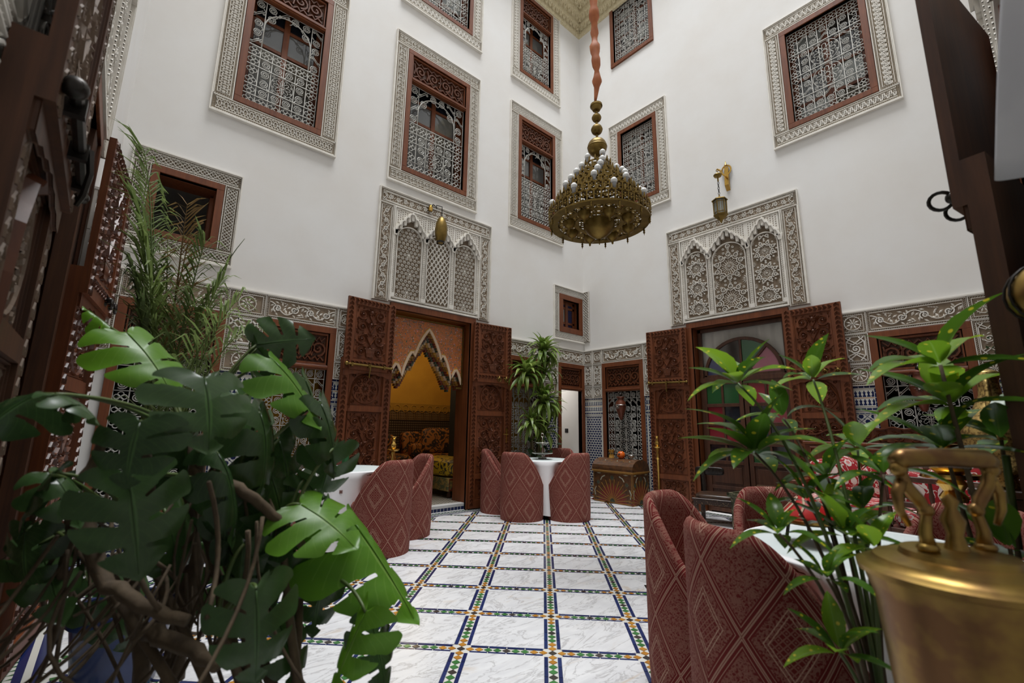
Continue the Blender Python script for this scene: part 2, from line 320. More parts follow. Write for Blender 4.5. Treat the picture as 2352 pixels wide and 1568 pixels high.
# ------------------------------------------------------------------ mesh helpers
class MB:
    def __init__(s): s.v = []; s.f = []; s.uv = []; s.mi = []; s.cur = 0
    def add(s, vs, fs, uv=None):
        o = len(s.v); s.v += [tuple(p) for p in vs]; s.uv += (uv if uv else [(0, 0)]*len(vs))
        s.f += [tuple(i+o for i in f) for f in fs]; s.mi += [s.cur]*len(fs); return s
    def box(s, x0, x1, y0, y1, z0, z1):
        return s.add([(x0, y0, z0), (x1, y0, z0), (x1, y1, z0), (x0, y1, z0), (x0, y0, z1), (x1, y0, z1), (x1, y1, z1), (x0, y1, z1)],
                     [(0, 3, 2, 1), (4, 5, 6, 7), (0, 1, 5, 4), (1, 2, 6, 5), (2, 3, 7, 6), (3, 0, 4, 7)],
                     [(x0, z0), (x1, z0), (x1+y1-y0, z0), (x0, z0), (x0, z1), (x1, z1), (x1+y1-y0, z1), (x0, z1)])
    def bar(s, a, b, w, d, up=(0, 0, 1)):
        a = Vector(a); b = Vector(b); t = (b-a).normalized(); up = Vector(up)
        if abs(t.dot(up)) > .95: up = Vector((1, 0, 0))
        n = t.cross(up).normalized(); m = n.cross(t); q = []
        for p in (a, b):
            for i, j in ((-1, -1), (1, -1), (1, 1), (-1, 1)): q.append(p + n*(i*w/2) + m*(j*d/2))
        return s.add(q, [(0, 1, 2, 3), (7, 6, 5, 4), (0, 4, 5, 1), (1, 5, 6, 2), (2, 6, 7, 3), (3, 7, 4, 0)])
    def tube(s, pts, r, n=6, closed=False, caps=True):
        P = [Vector(p) for p in pts]; L = len(P); rr = r if isinstance(r, (list, tuple)) else [r]*L
        vs = []; fs = []; ref = None
        for i, p in enumerate(P):
            a = P[i-1] if (i > 0 or closed) else p; b = P[(i+1) % L] if (i < L-1 or closed) else p
            t = b-a; t = t.normalized() if t.length > 1e-9 else Vector((0, 0, 1))
            if ref is None:
                ref = Vector((0, 0, 1)) if abs(t.z) < .9 else Vector((1, 0, 0))
            nn = ref - t*ref.dot(t); nn = nn.normalized() if nn.length > 1e-6 else t.orthogonal().normalized(); ref = nn; bb = t.cross(nn)
            for k in range(n):
                q = 2*PI*k/n; vs.append(p + (nn*math.cos(q) + bb*math.sin(q))*rr[i])
        for i in range(L if closed else L-1):
            j = (i+1) % L
            for k in range(n): fs.append((i*n+k, i*n+(k+1) % n, j*n+(k+1) % n, j*n+k))
        if caps and not closed: fs.append(tuple(range(n))[::-1]); fs.append(tuple((L-1)*n+k for k in range(n)))
        return s.add(vs, fs)
    def rib(s, pts, w, yb, yt, closed=False, ridge=False):
        """raised ribbon on the x-z plane, from depth yb out to yt"""
        L = len(pts); vs = []; fs = []
        for i, (x, z) in enumerate(pts):
            a = pts[i-1] if (i > 0 or closed) else pts[i]; b = pts[(i+1) % L] if (i < L-1 or closed) else pts[i]
            dx, dz = b[0]-a[0], b[1]-a[1]; l = math.hypot(dx, dz) or 1; nx, nz = -dz/l*w/2, dx/l*w/2
            if ridge: vs += [(x+nx, yb, z+nz), (x, yt, z), (x-nx, yb, z-nz)]
            else: vs += [(x+nx, yb, z+nz), (x+nx*.8, yt, z+nz*.8), (x-nx*.8, yt, z-nz*.8), (x-nx, yb, z-nz)]
        k = 3 if ridge else 4
        for i in range(L if closed else L-1):
            j = (i+1) % L
            for q in range(k-1): fs.append((i*k+q, i*k+q+1, j*k+q+1, j*k+q))
        return s.add(vs, fs)
    def dia(s, x, z, a, l, w, yb, yt):
        """small raised lozenge / leaf on the x-z plane"""
        c, q = math.cos(a), math.sin(a)
        P = [(x+c*l/2, yb, z+q*l/2), (x-q*w/2, yb, z+c*w/2), (x-c*l/2, yb, z-q*l/2), (x+q*w/2, yb, z-c*w/2), (x, yt, z)]
        return s.add(P, [(0, 1, 4), (1, 2, 4), (2, 3, 4), (3, 0, 4)])
    def rosette(s, x, z, r, n, yb, yt, core=.3):
        for k in range(n):
            a = 2*PI*k/n; s.dia(x+math.cos(a)*r*.62, z+math.sin(a)*r*.62, a, r*.76, 2.2*r/n*1.35, yb, yt)
        P = [(x+math.cos(2*PI*k/8)*r*core, yb+(yt-yb)*.6, z+math.sin(2*PI*k/8)*r*core) for k in range(8)] + [(x, yt, z)]
        return s.add(P, [(k, (k+1) % 8, 8) for k in range(8)])
    def prism(s, poly, y0, y1):
        n = len(poly)
        vs = [(x, y0, z) for x, z in poly] + [(x, y1, z) for x, z in poly]
        fs = [tuple(range(n)), tuple(range(2*n-1, n-1, -1))] + [(i, (i+1) % n, n+(i+1) % n, n+i) for i in range(n)]
        return s.add(vs, fs, [(x, z) for x, z in poly]*2)
    def prismz(s, poly, z0, z1):
        n = len(poly); vs = [(x, y, z0) for x, y in poly] + [(x, y, z1) for x, y in poly]
        fs = [tuple(range(n))[::-1], tuple(range(n, 2*n))] + [(i, (i+1) % n, n+(i+1) % n, n+i) for i in range(n)]
        return s.add(vs, fs, [(x, y) for x, y in poly]*2)
    def lathe(s, prof, n=24, c=(0, 0, 0), flute=0, fn=0):
        vs = []; fs = []; L = len(prof); uv = []
        for r, z in prof:
            for k in range(n):
                a = 2*PI*k/n; q = r*(1+flute*math.cos(fn*a)) if flute else r
                vs.append((c[0]+q*math.cos(a), c[1]+q*math.sin(a), c[2]+z)); uv.append((a*max(.05, r), z))
        for i in range(L-1):
            for k in range(n): fs.append((i*n+k, i*n+(k+1) % n, (i+1)*n+(k+1) % n, (i+1)*n+k))
        return s.add(vs, fs, uv)
    def grid(s, fn, nu, nv, uvf=None, wrap=False):
        vs = []; uv = []; fs = []
        for j in range(nv+1):
            for i in range(nu + (0 if wrap else 1)):
                a, b = i/nu, j/nv; vs.append(fn(a, b)); uv.append(uvf(a, b) if uvf else (a, b))
        W = nu if wrap else nu+1
        for j in range(nv):
            for i in range(nu):
                i2 = (i+1) % W; fs.append((j*W+i, j*W+i2, (j+1)*W+i2, (j+1)*W+i))
        return s.add(vs, fs, uv)
    def ball(s, c, r, n=12, m=8, sx=1, sy=1, sz=1):
        return s.grid(lambda a, b: (c[0]+r*sx*math.sin(PI*b)*math.cos(2*PI*a), c[1]+r*sy*math.sin(PI*b)*math.sin(2*PI*a), c[2]+r*sz*math.cos(PI*b)), n, m, wrap=True)
    def mesh(s, name, mat, smooth=False, bevel=0, auto=None):
        me = bpy.data.meshes.new(name); me.from_pydata(s.v, [], s.f)
        for x in (mat if isinstance(mat, (list, tuple)) else [mat]): me.materials.append(MT[x])
        if any(s.mi): me.polygons.foreach_set('material_index', s.mi)
        ul = me.uv_layers.new(name='UVMap'); li = [0]*len(me.loops); me.loops.foreach_get('vertex_index', li)
        fl = []
        for i in li: fl += s.uv[i]
        ul.data.foreach_set('uv', fl)
        if bevel or auto is not None:
            bm = bmesh.new(); bm.from_mesh(me)
            if bevel:
                bmesh.ops.bevel(bm, geom=[e for e in bm.edges if len(e.link_faces) == 2 and e.calc_face_angle(0) > .6], offset=bevel, segments=1, affect='EDGES', clamp_overlap=True)
            bm.to_mesh(me); bm.free()
        if smooth: me.polygons.foreach_set('use_smooth', [True]*len(me.polygons))
        if auto is not None: me.set_sharp_from_angle(angle=math.radians(auto))
        me.update(); return me
    def build(s, name, mat, parent=None, loc=(0, 0, 0), rot=(0, 0, 0), smooth=False, bevel=0, auto=None, **props):
        return inst(name, s.mesh(name, mat, smooth, bevel, auto), parent, loc, rot, **props)

def inst(name, me, parent=None, loc=(0, 0, 0), rot=(0, 0, 0), scale=(1, 1, 1), **props):
    o = bpy.data.objects.new(name, me); COL.objects.link(o); o.location = loc
    if isinstance(rot, Matrix): o.rotation_euler = rot.to_euler()
    else: o.rotation_euler = rot
    o.scale = scale if not isinstance(scale, (int, float)) else (scale,)*3
    if parent is not None: o.parent = parent
    for k, v in props.items(): o[k] = v
    return o
def thing(name, label, cat, loc=(0, 0, 0), rotz=0, group=None, kind=None):
    o = inst(name, None, None, loc, (0, 0, rotz)); o.empty_display_size = .1
    if label: o['label'] = label
    if cat: o['category'] = cat
    if group: o['group'] = group
    if kind: o['kind'] = kind
    return o
def dup(o, loc, rotz, label=None, group=None, scale=None):
    def rec(a, par):
        b = a.copy(); COL.objects.link(b); b.parent = par
        for ch in list(a.children): rec(ch, b)
        return b
    r = rec(o, None); r.location = loc; r.rotation_euler = (0, 0, rotz)
    if label: r['label'] = label
    if group: r['group'] = group
    if scale: r.scale = (scale,)*3
    return r
def spiral(cx, cz, r0, r1, turns, a0, n=22):
    return [(cx+(r0+(r1-r0)*t/n)*math.cos(a0+turns*2*PI*t/n), cz+(r0+(r1-r0)*t/n)*math.sin(a0+turns*2*PI*t/n)) for t in range(n+1)]
def circ(cx, cz, r, n=14, a0=0): return [(cx+r*math.cos(a0+2*PI*k/n), cz+r*math.sin(a0+2*PI*k/n)) for k in range(n)]
def circ2(cx, cz, rx, rz, n=14): return [(cx+rx*math.cos(2*PI*k/n), cz+rz*math.sin(2*PI*k/n)) for k in range(n)]
# ------------------------------------------------------------------ setting: dimensions
XW, YD, HT = -7.08, -5.80, 10.2          # third wall x, fourth wall y, wall height
WALLS = {'back_left': ((0, 0, 0), 0), 'back_right': ((0, 0, 0), -PI/2), 'near_left': ((XW, 0, 0), PI/2), 'near_right': ((0, YD, 0), PI)}
def wpos(wall, x, y=0, z=0):
    (ox, oy, _), a = WALLS[wall]; c, s = math.cos(a), math.sin(a)
    return (ox+c*x-s*y, oy+s*x+c*y, z)
def wrot(wall): return WALLS[wall][1]

# low openings (outer wood edge along the wall) and the centre door of each wall
LOWL = [(-6.90, -6.01, .32, 2.38), (-5.64, -4.82, .32, 2.38), (-1.96, -1.14, .32, 2.38), (-.76, -.03, 0, 2.38)]
LOWR = [(.45, 1.33, .32, 2.38), (4.46, 5.34, .32, 2.38)]
DOORL, DOORR = (-4.12, -2.66), (2.15, 3.63)
UPL = [(-6.23, -5.25, 4.88, 6.95), (-4.09, -2.93, 4.88, 6.95), (-1.80, -.82, 4.88, 6.98), (-4.06, -2.92, 7.95, 9.75), (-1.80, -.87, 7.92, 9.80)]
UPR = [(.96, 1.80, 5.32, 6.95), (3.88, 4.90, 5.45, 7.06), (.86, 1.83, 8.47, 10.0)]
MIDL = [(-6.83, -6.19, 3.05, 3.81), (-.72, -.06, 2.97, 3.71)]

def make_wall(name, wall, x0, x1, holes):
    xs = sorted({x0, x1, *[h[0] for h in holes], *[h[1] for h in holes]}); zs = sorted({0, HT, *[h[2] for h in holes], *[h[3] for h in holes]})
    mb = MB(); T = .34
    def inside(x, z): return any(h[0] < x < h[1] and h[2] < z < h[3] for h in holes)
    for i in range(len(xs)-1):
        for j in range(len(zs)-1):
            a, b, c, d = xs[i], xs[i+1], zs[j], zs[j+1]
            if inside((a+b)/2, (c+d)/2): continue
            mb.add([(a, 0, c), (b, 0, c), (b, 0, d), (a, 0, d)], [(0, 1, 2, 3)]); mb.add([(a, T, c), (b, T, c), (b, T, d), (a, T, d)], [(3, 2, 1, 0)])
    for a, b, c, d in holes:
        for p, q in (((a, c), (a, d)), ((a, d), (b, d)), ((b, d), (b, c)), ((b, c), (a, c))):
            mb.add([(p[0], 0, p[1]), (q[0], 0, q[1]), (q[0], T, q[1]), (p[0], T, p[1])], [(0, 1, 2, 3)])
    for p, q in (((x0, 0), (x0, HT)), ((x1, HT), (x1, 0)), ((x0, HT), (x1, HT))):
        mb.add([(p[0], 0, p[1]), (q[0], 0, q[1]), (q[0], T, q[1]), (p[0], T, p[1])], [(0, 1, 2, 3)])
    return mb.build(name, 'wall', loc=WALLS[wall][0], rot=(0, 0, wrot(wall)), kind='structure')
dh = lambda d: (d[0]+.02, d[1]-.02, 0, 2.85)
sh = lambda h: (h[0]+.02, h[1]-.02, h[2]+(0.02 if h[2] else 0), h[3]-.02)
wall_bl = make_wall('wall_back_left', 'back_left', XW-.3, .0, [dh(DOORL)] + [sh(h) for h in LOWL+UPL+MIDL])
wall_br = make_wall('wall_back_right', 'back_right', 0, 5.80+.3, [dh(DOORR)] + [sh(h) for h in LOWR+UPR])
wall_nl = make_wall('wall_near_left', 'near_left', -5.80-.3, 0, [(DOORR[0]-5.8+.02, DOORR[1]-5.8-.02, 0, 2.85)])
wall_nr = make_wall('wall_near_right', 'near_right', 0, 7.02+.3, [(7.02+DOORL[0]+.02, 7.02+DOORL[1]-.02, 0, 2.85)])

# cornice and roof rim
def cornice():
    prof = [(0, 9.82), (.04, 9.84), (.05, 9.95), (.12, 9.99), (.14, 10.08), (.24, 10.12), (.27, 10.22), (.40, 10.25), (.42, 10.40)]
    mb = MB(); ring = []
    for d, z in prof:
        ring.append([(XW+d, YD+d, z), (-d, YD+d, z), (-d, -d, z), (XW+d, -d, z)])
    for a, b in zip(ring, ring[1:]):
        for k in range(4): mb.add([a[k], a[(k+1) % 4], b[(k+1) % 4], b[k]], [(0, 1, 2, 3)])
    mb.build('ceiling_cornice', 'plaster_gold', kind='structure')
    rel = MB()                                        # two rows of little muqarnas cells on the far sides
    for row, (d, z, s) in enumerate(((.085, 9.95, .11), (.19, 10.08, .13), (.33, 10.21, .15))):
        for k in range(int(7/s)):
            x = -k*s-.1
            if x < XW+.2: break
            rel.tube([(x-s*.42, -d, z-.05), (x-s*.3, -d-.02, z+.03), (x, -d-.03, z+.07), (x+s*.3, -d-.02, z+.03), (x+s*.42, -d, z-.05)], .013, 5)
        for k in range(int(5.8/s)):
            y = -k*s-.1
            rel.tube([(-d, y-s*.42, z-.05), (-d-.02, y-s*.3, z+.03), (-d-.03, y, z+.07), (-d-.02, y+s*.3, z+.03), (-d, y+s*.42, z-.05)], .013, 5)
    rel.build('trim_1', 'plaster_gold', kind='structure')
    c = MB(); o = 1.2
    for x0, x1, y0, y1 in ((XW-o, XW+.43, YD-o, o), (-.43, o, YD-o, o), (XW+.43, -.43, -.43, o), (XW+.43, -.43, YD-o, YD+.43)): c.box(x0, x1, y0, y1, 10.40, 10.5)
    c.build('ceiling', 'wall', kind='structure')
cornice()

# ------------------------------------------------------------------ floor
S2 = math.sqrt(.5)
UL = [-.745+.502*k for k in range(-10, 13)]
VL = [-6.073-.483*k for k in range(6, 0, -1)] + [-6.073, -5.59, -5.113, -4.638, -4.168, -3.716, -3.269, -2.818] + [-2.818+.45*k for k in range(1, 8)]
BW = .20                                                    # border width at the walls
IN = (XW+BW, -BW, YD+BW, -BW)
def uv2xy(u, v): return ((u+v)*S2, (v-u)*S2)
def clip(poly):
    for ax, lim, sg in ((0, IN[0], 1), (0, IN[1], -1), (1, IN[2], 1), (1, IN[3], -1)):
        out = []
        for i in range(len(poly)):
            a, b = poly[i-1], poly[i]; ia = (a[ax]-lim)*sg >= 0; ib = (b[ax]-lim)*sg >= 0
            if ia != ib:
                t = (lim-a[ax])/(b[ax]-a[ax]); out.append((a[0]+(b[0]-a[0])*t, a[1]+(b[1]-a[1])*t))
            if ib: out.append(b)
        poly = out
        if len(poly) < 3: return []
    return poly
def inroom(x, y, m=0): return IN[0]+m < x < IN[1]-m and IN[2]+m < y < IN[3]-m
def view_size(x, y, s):
    d = (Vector((x, y, 0))-CAM); z = d.dot(_f)
    if z < .3: return 0
    px, py = 1176+FPX*d.dot(_r)/z, 784-FPX*d.dot(_u)/z
    if not (500 < px < 1620 and 1100 < py < 1600): return 0
    return s/z
def make_floor():
    mb = MB(); mb.box(XW-.3, .3, YD-.3, .3, -.20, -.004); fl = mb.build('floor', 'tile_white', kind='structure')
    hw, hb = .047, .024                                     # strip half width, half width of the lozenge band
    for i in range(len(UL)-1):
        for j in range(len(VL)-1):
            p = clip([uv2xy(UL[i]+hw, VL[j]+.040), uv2xy(UL[i+1]-hw, VL[j]+.040), uv2xy(UL[i+1]-hw, VL[j+1]-.040), uv2xy(UL[i]+hw, VL[j+1]-.040)])
            if len(p) < 3: continue
            cx = sum(q[0] for q in p)/len(p); cy = sum(q[1] for q in p)/len(p)
            m = MB(); m.prismz([(x-cx, y-cy) for x, y in p], -.012, 0)
            m.build('marble_tile', 'marble', fl, (cx, cy, 0))
    loz = {}; blues = {}
    for k in ('tile_ochre', 'tile_green', 'tile_black'):
        m = MB(); m.prismz([(.5, 0), (0, .5), (-.5, 0), (0, -.5)], -.01, 0); loz[k] = m.mesh('lozenge_tile', k)
    m = MB(); m.prismz([(.5, .5), (-.5, .5), (-.5, -.5), (.5, -.5)], -.01, 0); bl = m.mesh('blue_tile', 'tile_navy')
    SEQ = ['tile_black', 'tile_ochre', 'tile_ochre', 'tile_green', 'tile_green', 'tile_black', 'tile_green', 'tile_green', 'tile_ochre', 'tile_ochre']
    Ls, Bs = [], []
    for i, u in enumerate(UL):
        for j in range(len(VL)-1):
            v0, v1 = VL[j], VL[j+1]; st = (v1-v0)/10
            for q in range(10):
                x, y = uv2xy(u, v0+st*q)
                if inroom(x, y, .02): Ls.append((view_size(x, y, .05), x, y, SEQ[q], .046, st*.92))
            for q in range(4):
                b0 = v0+.046+(v1-v0-.092)*q/4; ln = (v1-v0-.092)/4
                for s in (-1, 1):
                    x, y = uv2xy(u+s*(hb+hw)/2, b0+ln/2)
                    if inroom(x, y, .06): Bs.append((view_size(x, y, ln), x, y, hw-hb-.003, ln-.005, 0))
    for j, v in enumerate(VL):
        for i in range(len(UL)-1):
            u0, u1 = UL[i], UL[i+1]; st = (u1-u0)/10
            for q in range(1, 10):
                x, y = uv2xy(u0+st*q, v)
                if inroom(x, y, .02): Ls.append((view_size(x, y, .05), x, y, SEQ[q], st*.92, .038))
            for q in range(4):
                b0 = u0+.05+(u1-u0-.10)*q/4; ln = (u1-u0-.10)/4
                for s in (-1, 1):
                    x, y = uv2xy(b0+ln/2, v+s*.031)
                    if inroom(x, y, .06): Bs.append((view_size(x, y, ln), x, y, ln-.005, .016, 0))
    Ls.sort(key=lambda t: -t[0]); Bs.sort(key=lambda t: -t[0])
    A = -PI/4
    for t in Ls[:290]: inst('lozenge_tile', loz[t[3]], fl, (t[1], t[2], -.0006), (0, 0, A), (t[4], t[5], 1))
    for t in Bs[:290]: inst('blue_tile', bl, fl, (t[1], t[2], -.0004), (0, 0, A), (t[3], t[4], 1))
    mats = ['tile_ochre', 'tile_green', 'tile_black', 'tile_navy']; mb = MB(); c = math.cos(A); s_ = math.sin(A)
    for t in Ls[290:]:
        mb.cur = mats.index(t[3]); P = [(t[4]/2, 0), (0, t[5]/2), (-t[4]/2, 0), (0, -t[5]/2)]
        mb.add([(t[1]+c*a-s_*b, t[2]+s_*a+c*b, -.0006) for a, b in P], [(0, 1, 2, 3)])
    for t in Bs[290:]:
        mb.cur = 3; P = [(t[3]/2, t[4]/2), (-t[3]/2, t[4]/2), (-t[3]/2, -t[4]/2), (t[3]/2, -t[4]/2)]
        mb.add([(t[1]+c*a-s_*b, t[2]+s_*a+c*b, -.0004) for a, b in P], [(0, 1, 2, 3)])
    o = mb.build('small_floor_tiles', mats, fl, kind='stuff')
    b = MB()                                                # zellige border along the walls
    for (x0, y0, x1, y1, dx, dy) in ((XW, 0, 0, 0, 0, -1), (0, 0, 0, YD, -1, 0), (0, YD, XW, YD, 0, 1), (XW, YD, XW, 0, 1, 0)):
        L = math.hypot(x1-x0, y1-y0)
        b.add([(x0, y0, -.001), (x1, y1, -.001), (x1+dx*BW, y1+dy*BW, -.001), (x0+dx*BW, y0+dy*BW, -.001)], [(0, 1, 2, 3)], [(0, 0), (L, 0), (L, BW), (0, BW)])
    b.build('border_strip', 'floor_border', fl)
    d = MB(); d.box(-.13, .13, -.055, .055, -.01, .003); g = d.build('drain_cover', 'black_iron', fl, (-3.44, -3.61, 0), (0, 0, A))
    for k in range(9):
        q = MB(); q.box(-.11+k*.025, -.10+k*.025, -.045, .045, .003, .006); q.build('slat', 'drain_metal', g)
make_floor()

# ------------------------------------------------------------------ carved plaster
YB, YT = -.012, -.028
def pat(mb, x0, x1, z0, z1, style, yb=YB, yt=YT, wt=1.0):
    """relief of one strip; runs along the longer side"""
    hor = (x1-x0) >= (z1-z0); L, W = (x1-x0, z1-z0) if hor else (z1-z0, x1-x0)
    def T(s, t): return (x0+s, (z0+z1)/2+t) if hor else ((x0+x1)/2+t, z0+s)
    def rb(pts, w, closed=False): mb.rib([T(*p) for p in pts], w*wt, yb, yt, closed)
    def di(s, t, a, l, w):
        x, z = T(s, t); mb.dia(x, z, a if hor else PI/2-a, l, w, yb, yt)
    def ro(s, t, r, n):
        x, z = T(s, t); mb.rosette(x, z, r, n, yb, yt)
    if style == 'oval':
        n = max(2, round(L/(W*.58))); c = L/n
        for k in range(n):
            s = (k+.5)*c
            rb(circ2(s, 0, c*.27, W*.36, 12), W*.075, True); di(s, 0, PI/2, W*.42, c*.26)
            for sg in (-1, 1):
                rb([(s-c/2, sg*W*.5), (s-c*.22, sg*W*.18), (s-c/2, 0)], W*.055); rb([(s+c/2, sg*W*.5), (s+c*.22, sg*W*.18), (s+c/2, 0)], W*.055)
                di(s, sg*W*.43, 0, c*.34, W*.13)
            for sg in (-1, 1): di(s-c/2, sg*W*.25, PI/2, W*.26, c*.16)
    elif style == 'zig':
        n = max(2, round(L/(W*.62))); c = L/n
        p = [(0, 0)]
        for k in range(n):
            s = k*c; p += [(s+c*.12, W*.36), (s+c*.34, W*.36), (s+c*.38, W*.02), (s+c*.62, -W*.02), (s+c*.66, -W*.36), (s+c*.88, -W*.36)]
        p += [(L, 0)]; rb(p, W*.15)
        for k in range(n):
            s = k*c
            for q, sg in ((.23, -1), (.77, 1)):
                rb(spiral(s+c*q, sg*W*.17, W*.03, W*.17, 1.1, PI*q*3, 9), W*.05); di(s+c*q, sg*W*.42, .4*sg, W*.2, W*.1); di(s+c*(q-.2), sg*W*.40, 1.2, W*.16, W*.08); di(s+c*(q+.2), sg*W*.36, -.9, W*.16, W*.08)
    elif style == 'lattice':
        n = max(2, round(L/(W*.95))); c = L/n
        for k in range(n):
            s = (k+.5)*c
            rb([(s-c/2, -W*.5), (s, 0), (s+c/2, W*.5)], W*.07); rb([(s-c/2, W*.5), (s, 0), (s+c/2, -W*.5)], W*.07)
            rb([(s-c/2, 0), (s, W*.5), (s+c/2, 0), (s, -W*.5)], W*.055, True); ro(s, 0, W*.2, 8)
            for a, b in ((-.5, .26), (-.5, -.26), (0, .36), (0, -.36)): di(s+c*a, W*b, PI/2*(a == 0), W*.2, W*.1)
            for a, b in ((-.25, .38), (.25, .38), (-.25, -.38), (.25, -.38)): di(s+c*a, W*b, .8 if a*b > 0 else -.8, W*.2, W*.07)
    elif style == 'fleur':
        n = max(2, round(L/(W*1.0))); c = L/n
        for k in range(n):
            s = (k+.5)*c; ro(s, 0, W*.24, 8); rb(circ(s, 0, W*.30, 10), W*.045, True)
            for sx in (-1, 1):
                for sg in (-1, 1):
                    rb(spiral(s+sx*c*.33, sg*W*.28, W*.015, W*.17, 1.3, PI/2*sx*sg, 10), W*.06); di(s+sx*c*.5, sg*W*.43, .6*sg*sx, W*.16, W*.08); di(s+sx*c*.16, sg*W*.43, -.3*sg*sx, W*.18, W*.07)
                di(s+sx*c*.44, 0, PI/2, W*.24, W*.1)
    elif style == 'vine':
        n = max(1, round(L/(W*.95))); c = L/n
        p = [(s*c*n/(10*n), W*.34*math.sin(2*PI*(s/10)/2+PI/2)) for s in range(10*n+1)]
        rb(p, W*.06)
        for k in range(n):
            s = (k+.5)*c; sg = 1 if k % 2 else -1
            rb(spiral(s-c*.05, sg*W*.02, W*.02, W*.25, 1.6, k*PI+.5, 18), W*.075); ro(s-c*.05, sg*W*.02, W*.11, 6)
            for q in range(6):
                a = .9*q+k; di(s+math.cos(a)*c*.38, math.sin(a)*W*.37, a+.9, W*.30, W*.12)
            for q in range(4): di(s+c*(.16+.11*q), -sg*W*(.42-.03*q), .35*sg, W*.17, W*.075)
            di(s+c*.45, sg*W*.15, 1.1*sg, W*.34, W*.16); di(s+c*.42, -sg*W*.2, -.7*sg, W*.26, W*.1)
    elif style == 'star':
        x, z = T(L/2, 0); r = W*.46
        for k in range(8):
            a = PI/8+k*PI/4
            mb.dia(x+math.cos(a)*r*.5, z+math.sin(a)*r*.5, a, r*.8, r*.26, yb, yt)
        mb.rosette(x, z, r*.3, 6, yb, yt)
        for k in range(4):
            a = PI/4+k*PI/2
            for d in (-.28, 0, .28): mb.dia(x+math.cos(a+d)*r*1.1, z+math.sin(a+d)*r*1.1, a+d*2, r*.3, r*.13, yb, yt)
        mb.rib(circ(x, z, r*.98, 16), W*.045, yb, yt, True)
    elif style == 'knot':
        # straps round a cartouche
        e = W*.5
        p = [(0, -W*.2), (e*.6, -W*.46), (L-e*.6, -W*.46), (L, -W*.2)]; rb(p, W*.07); rb([(a, -b) for a, b in p], W*.07)
        rb([(0, -W*.46), (e*.9, W*.1), (e*.5, W*.46)], W*.06); rb([(0, W*.46), (e*.9, -W*.1), (e*.5, -W*.46)], W*.06)
        rb([(L, -W*.46), (L-e*.9, W*.1), (L-e*.5, W*.46)], W*.06); rb([(L, W*.46), (L-e*.9, -W*.1), (L-e*.5, -W*.46)], W*.06)
        m = max(1, round((L-2*e)/(W*.8)))
        for k in range(m):
            s = e+(L-2*e)*(k+.5)/m; sg = 1 if k % 2 else -1
            rb(spiral(s, 0, W*.02, W*.27, 1.7, k*2.2, 18), W*.07); ro(s, 0, W*.10, 6)
            for q in range(7):
                a = .9*q+k; di(s+math.cos(a)*W*.36, math.sin(a)*W*.34, a+1.1, W*.24, W*.1)
def rope(mb, x0, x1, z0, z1, step=.02, yb=YB, yt=YT):
    """row of slanted beads filling a thin strip"""
    hor = (x1-x0) >= (z1-z0); L = (x1-x0) if hor else (z1-z0); W = (z1-z0) if hor else (x1-x0); n = max(2, int(L/step)); c = L/n
    for k in range(n):
        s = (k+.5)*c
        if hor: mb.dia(x0+s, (z0+z1)/2, .7, c*1.15, W*.55, yb, yt)
        else: mb.dia((x0+x1)/2, z0+s, .9, c*1.15, W*.55, yb, yt)
def carve(g, r, x0, x1, z0, z1, style, edge=.012, rp=.016, wt=1.0):
    """ground plate into g, relief into r: edge fillets, a rope row and the strip pattern"""
    g.box(x0, x1, YB, 0, z0, z1)
    for k in range(2):
        d = k*(edge+rp)
        r.rib([(x0+d+edge/2, z0+d+edge/2), (x1-d-edge/2, z0+d+edge/2), (x1-d-edge/2, z1-d-edge/2), (x0+d+edge/2, z1-d-edge/2)], edge*(1 if k == 0 else .7), YB, YT, True)
        if rp == 0: break
    if rp:
        a, b = edge, edge+rp
        rope(r, x0+a, x1-a, z0+a, z0+b); rope(r, x0+a, x1-a, z1-b, z1-a); rope(r, x0+a, x0+b, z0+b, z1-b); rope(r, x1-b, x1-a, z0+b, z1-b)
    d = 2*edge+rp; pat(r, x0+d, x1-d, z0+d, z1-d, style, wt=wt)
def fuse(g, r):
    n = len(g.v); g.cur = 0; g.v += r.v; g.uv += r.uv; g.f += [tuple(i+n for i in f) for f in r.f]; g.mi += [1]*len(r.f); return g

def carved_band(wallobj, name, pieces):
    """pieces: (x0,x1,z0,z1,style) in wall coordinates"""
    for x0, x1, z0, z1, st in pieces:
        g, r = MB(), MB(); carve(g, r, x0, x1, z0, z1, st)
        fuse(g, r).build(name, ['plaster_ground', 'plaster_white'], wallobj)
def band_for(lows, ends, skip=None):
    """carved plaster above and between low windows"""
    out = []; TOP, BOT, ZB = 2.655, 2.385, 1.745
    for a, b, c, d in lows: out.append((a-.0, b+.0, BOT, TOP, 'vine'))
    for a, b in ends:
        w = b-a
        cols = [(a, b)] if w < .40 else [(a, (a+b)/2), ((a+b)/2, b)]
        for p, q in cols:
            h = q-p
            sq = min(h, .27)
            out.append((p, q, TOP-.27, TOP, 'star')); out.append((p, q, ZB+sq, TOP-.27, 'knot')); out.append((p, q, ZB, ZB+sq, 'star'))
    return out
ENDL = [(-7.02, -6.90), (-6.01, -5.64), (-4.82, -4.38), (-2.42, -1.96), (-1.14, -.76)]
ENDR = [(.0, .45), (1.33, 1.88), (3.90, 4.46), (5.34, 5.80)]
carved_band(wall_bl, 'carved_plaster', band_for(LOWL, ENDL))
carved_band(wall_br, 'carved_plaster', band_for(LOWR, ENDR))
carved_band(wall_nl, 'carved_plaster', [(a-5.8, b-5.8, c, d, e) for a, b, c, d, e in band_for(LOWR, ENDR)])
carved_band(wall_nr, 'carved_plaster', [(a+7.02, b+7.02, c, d, e) for a, b, c, d, e in band_for(LOWL[1:3], ENDL[1:4])])
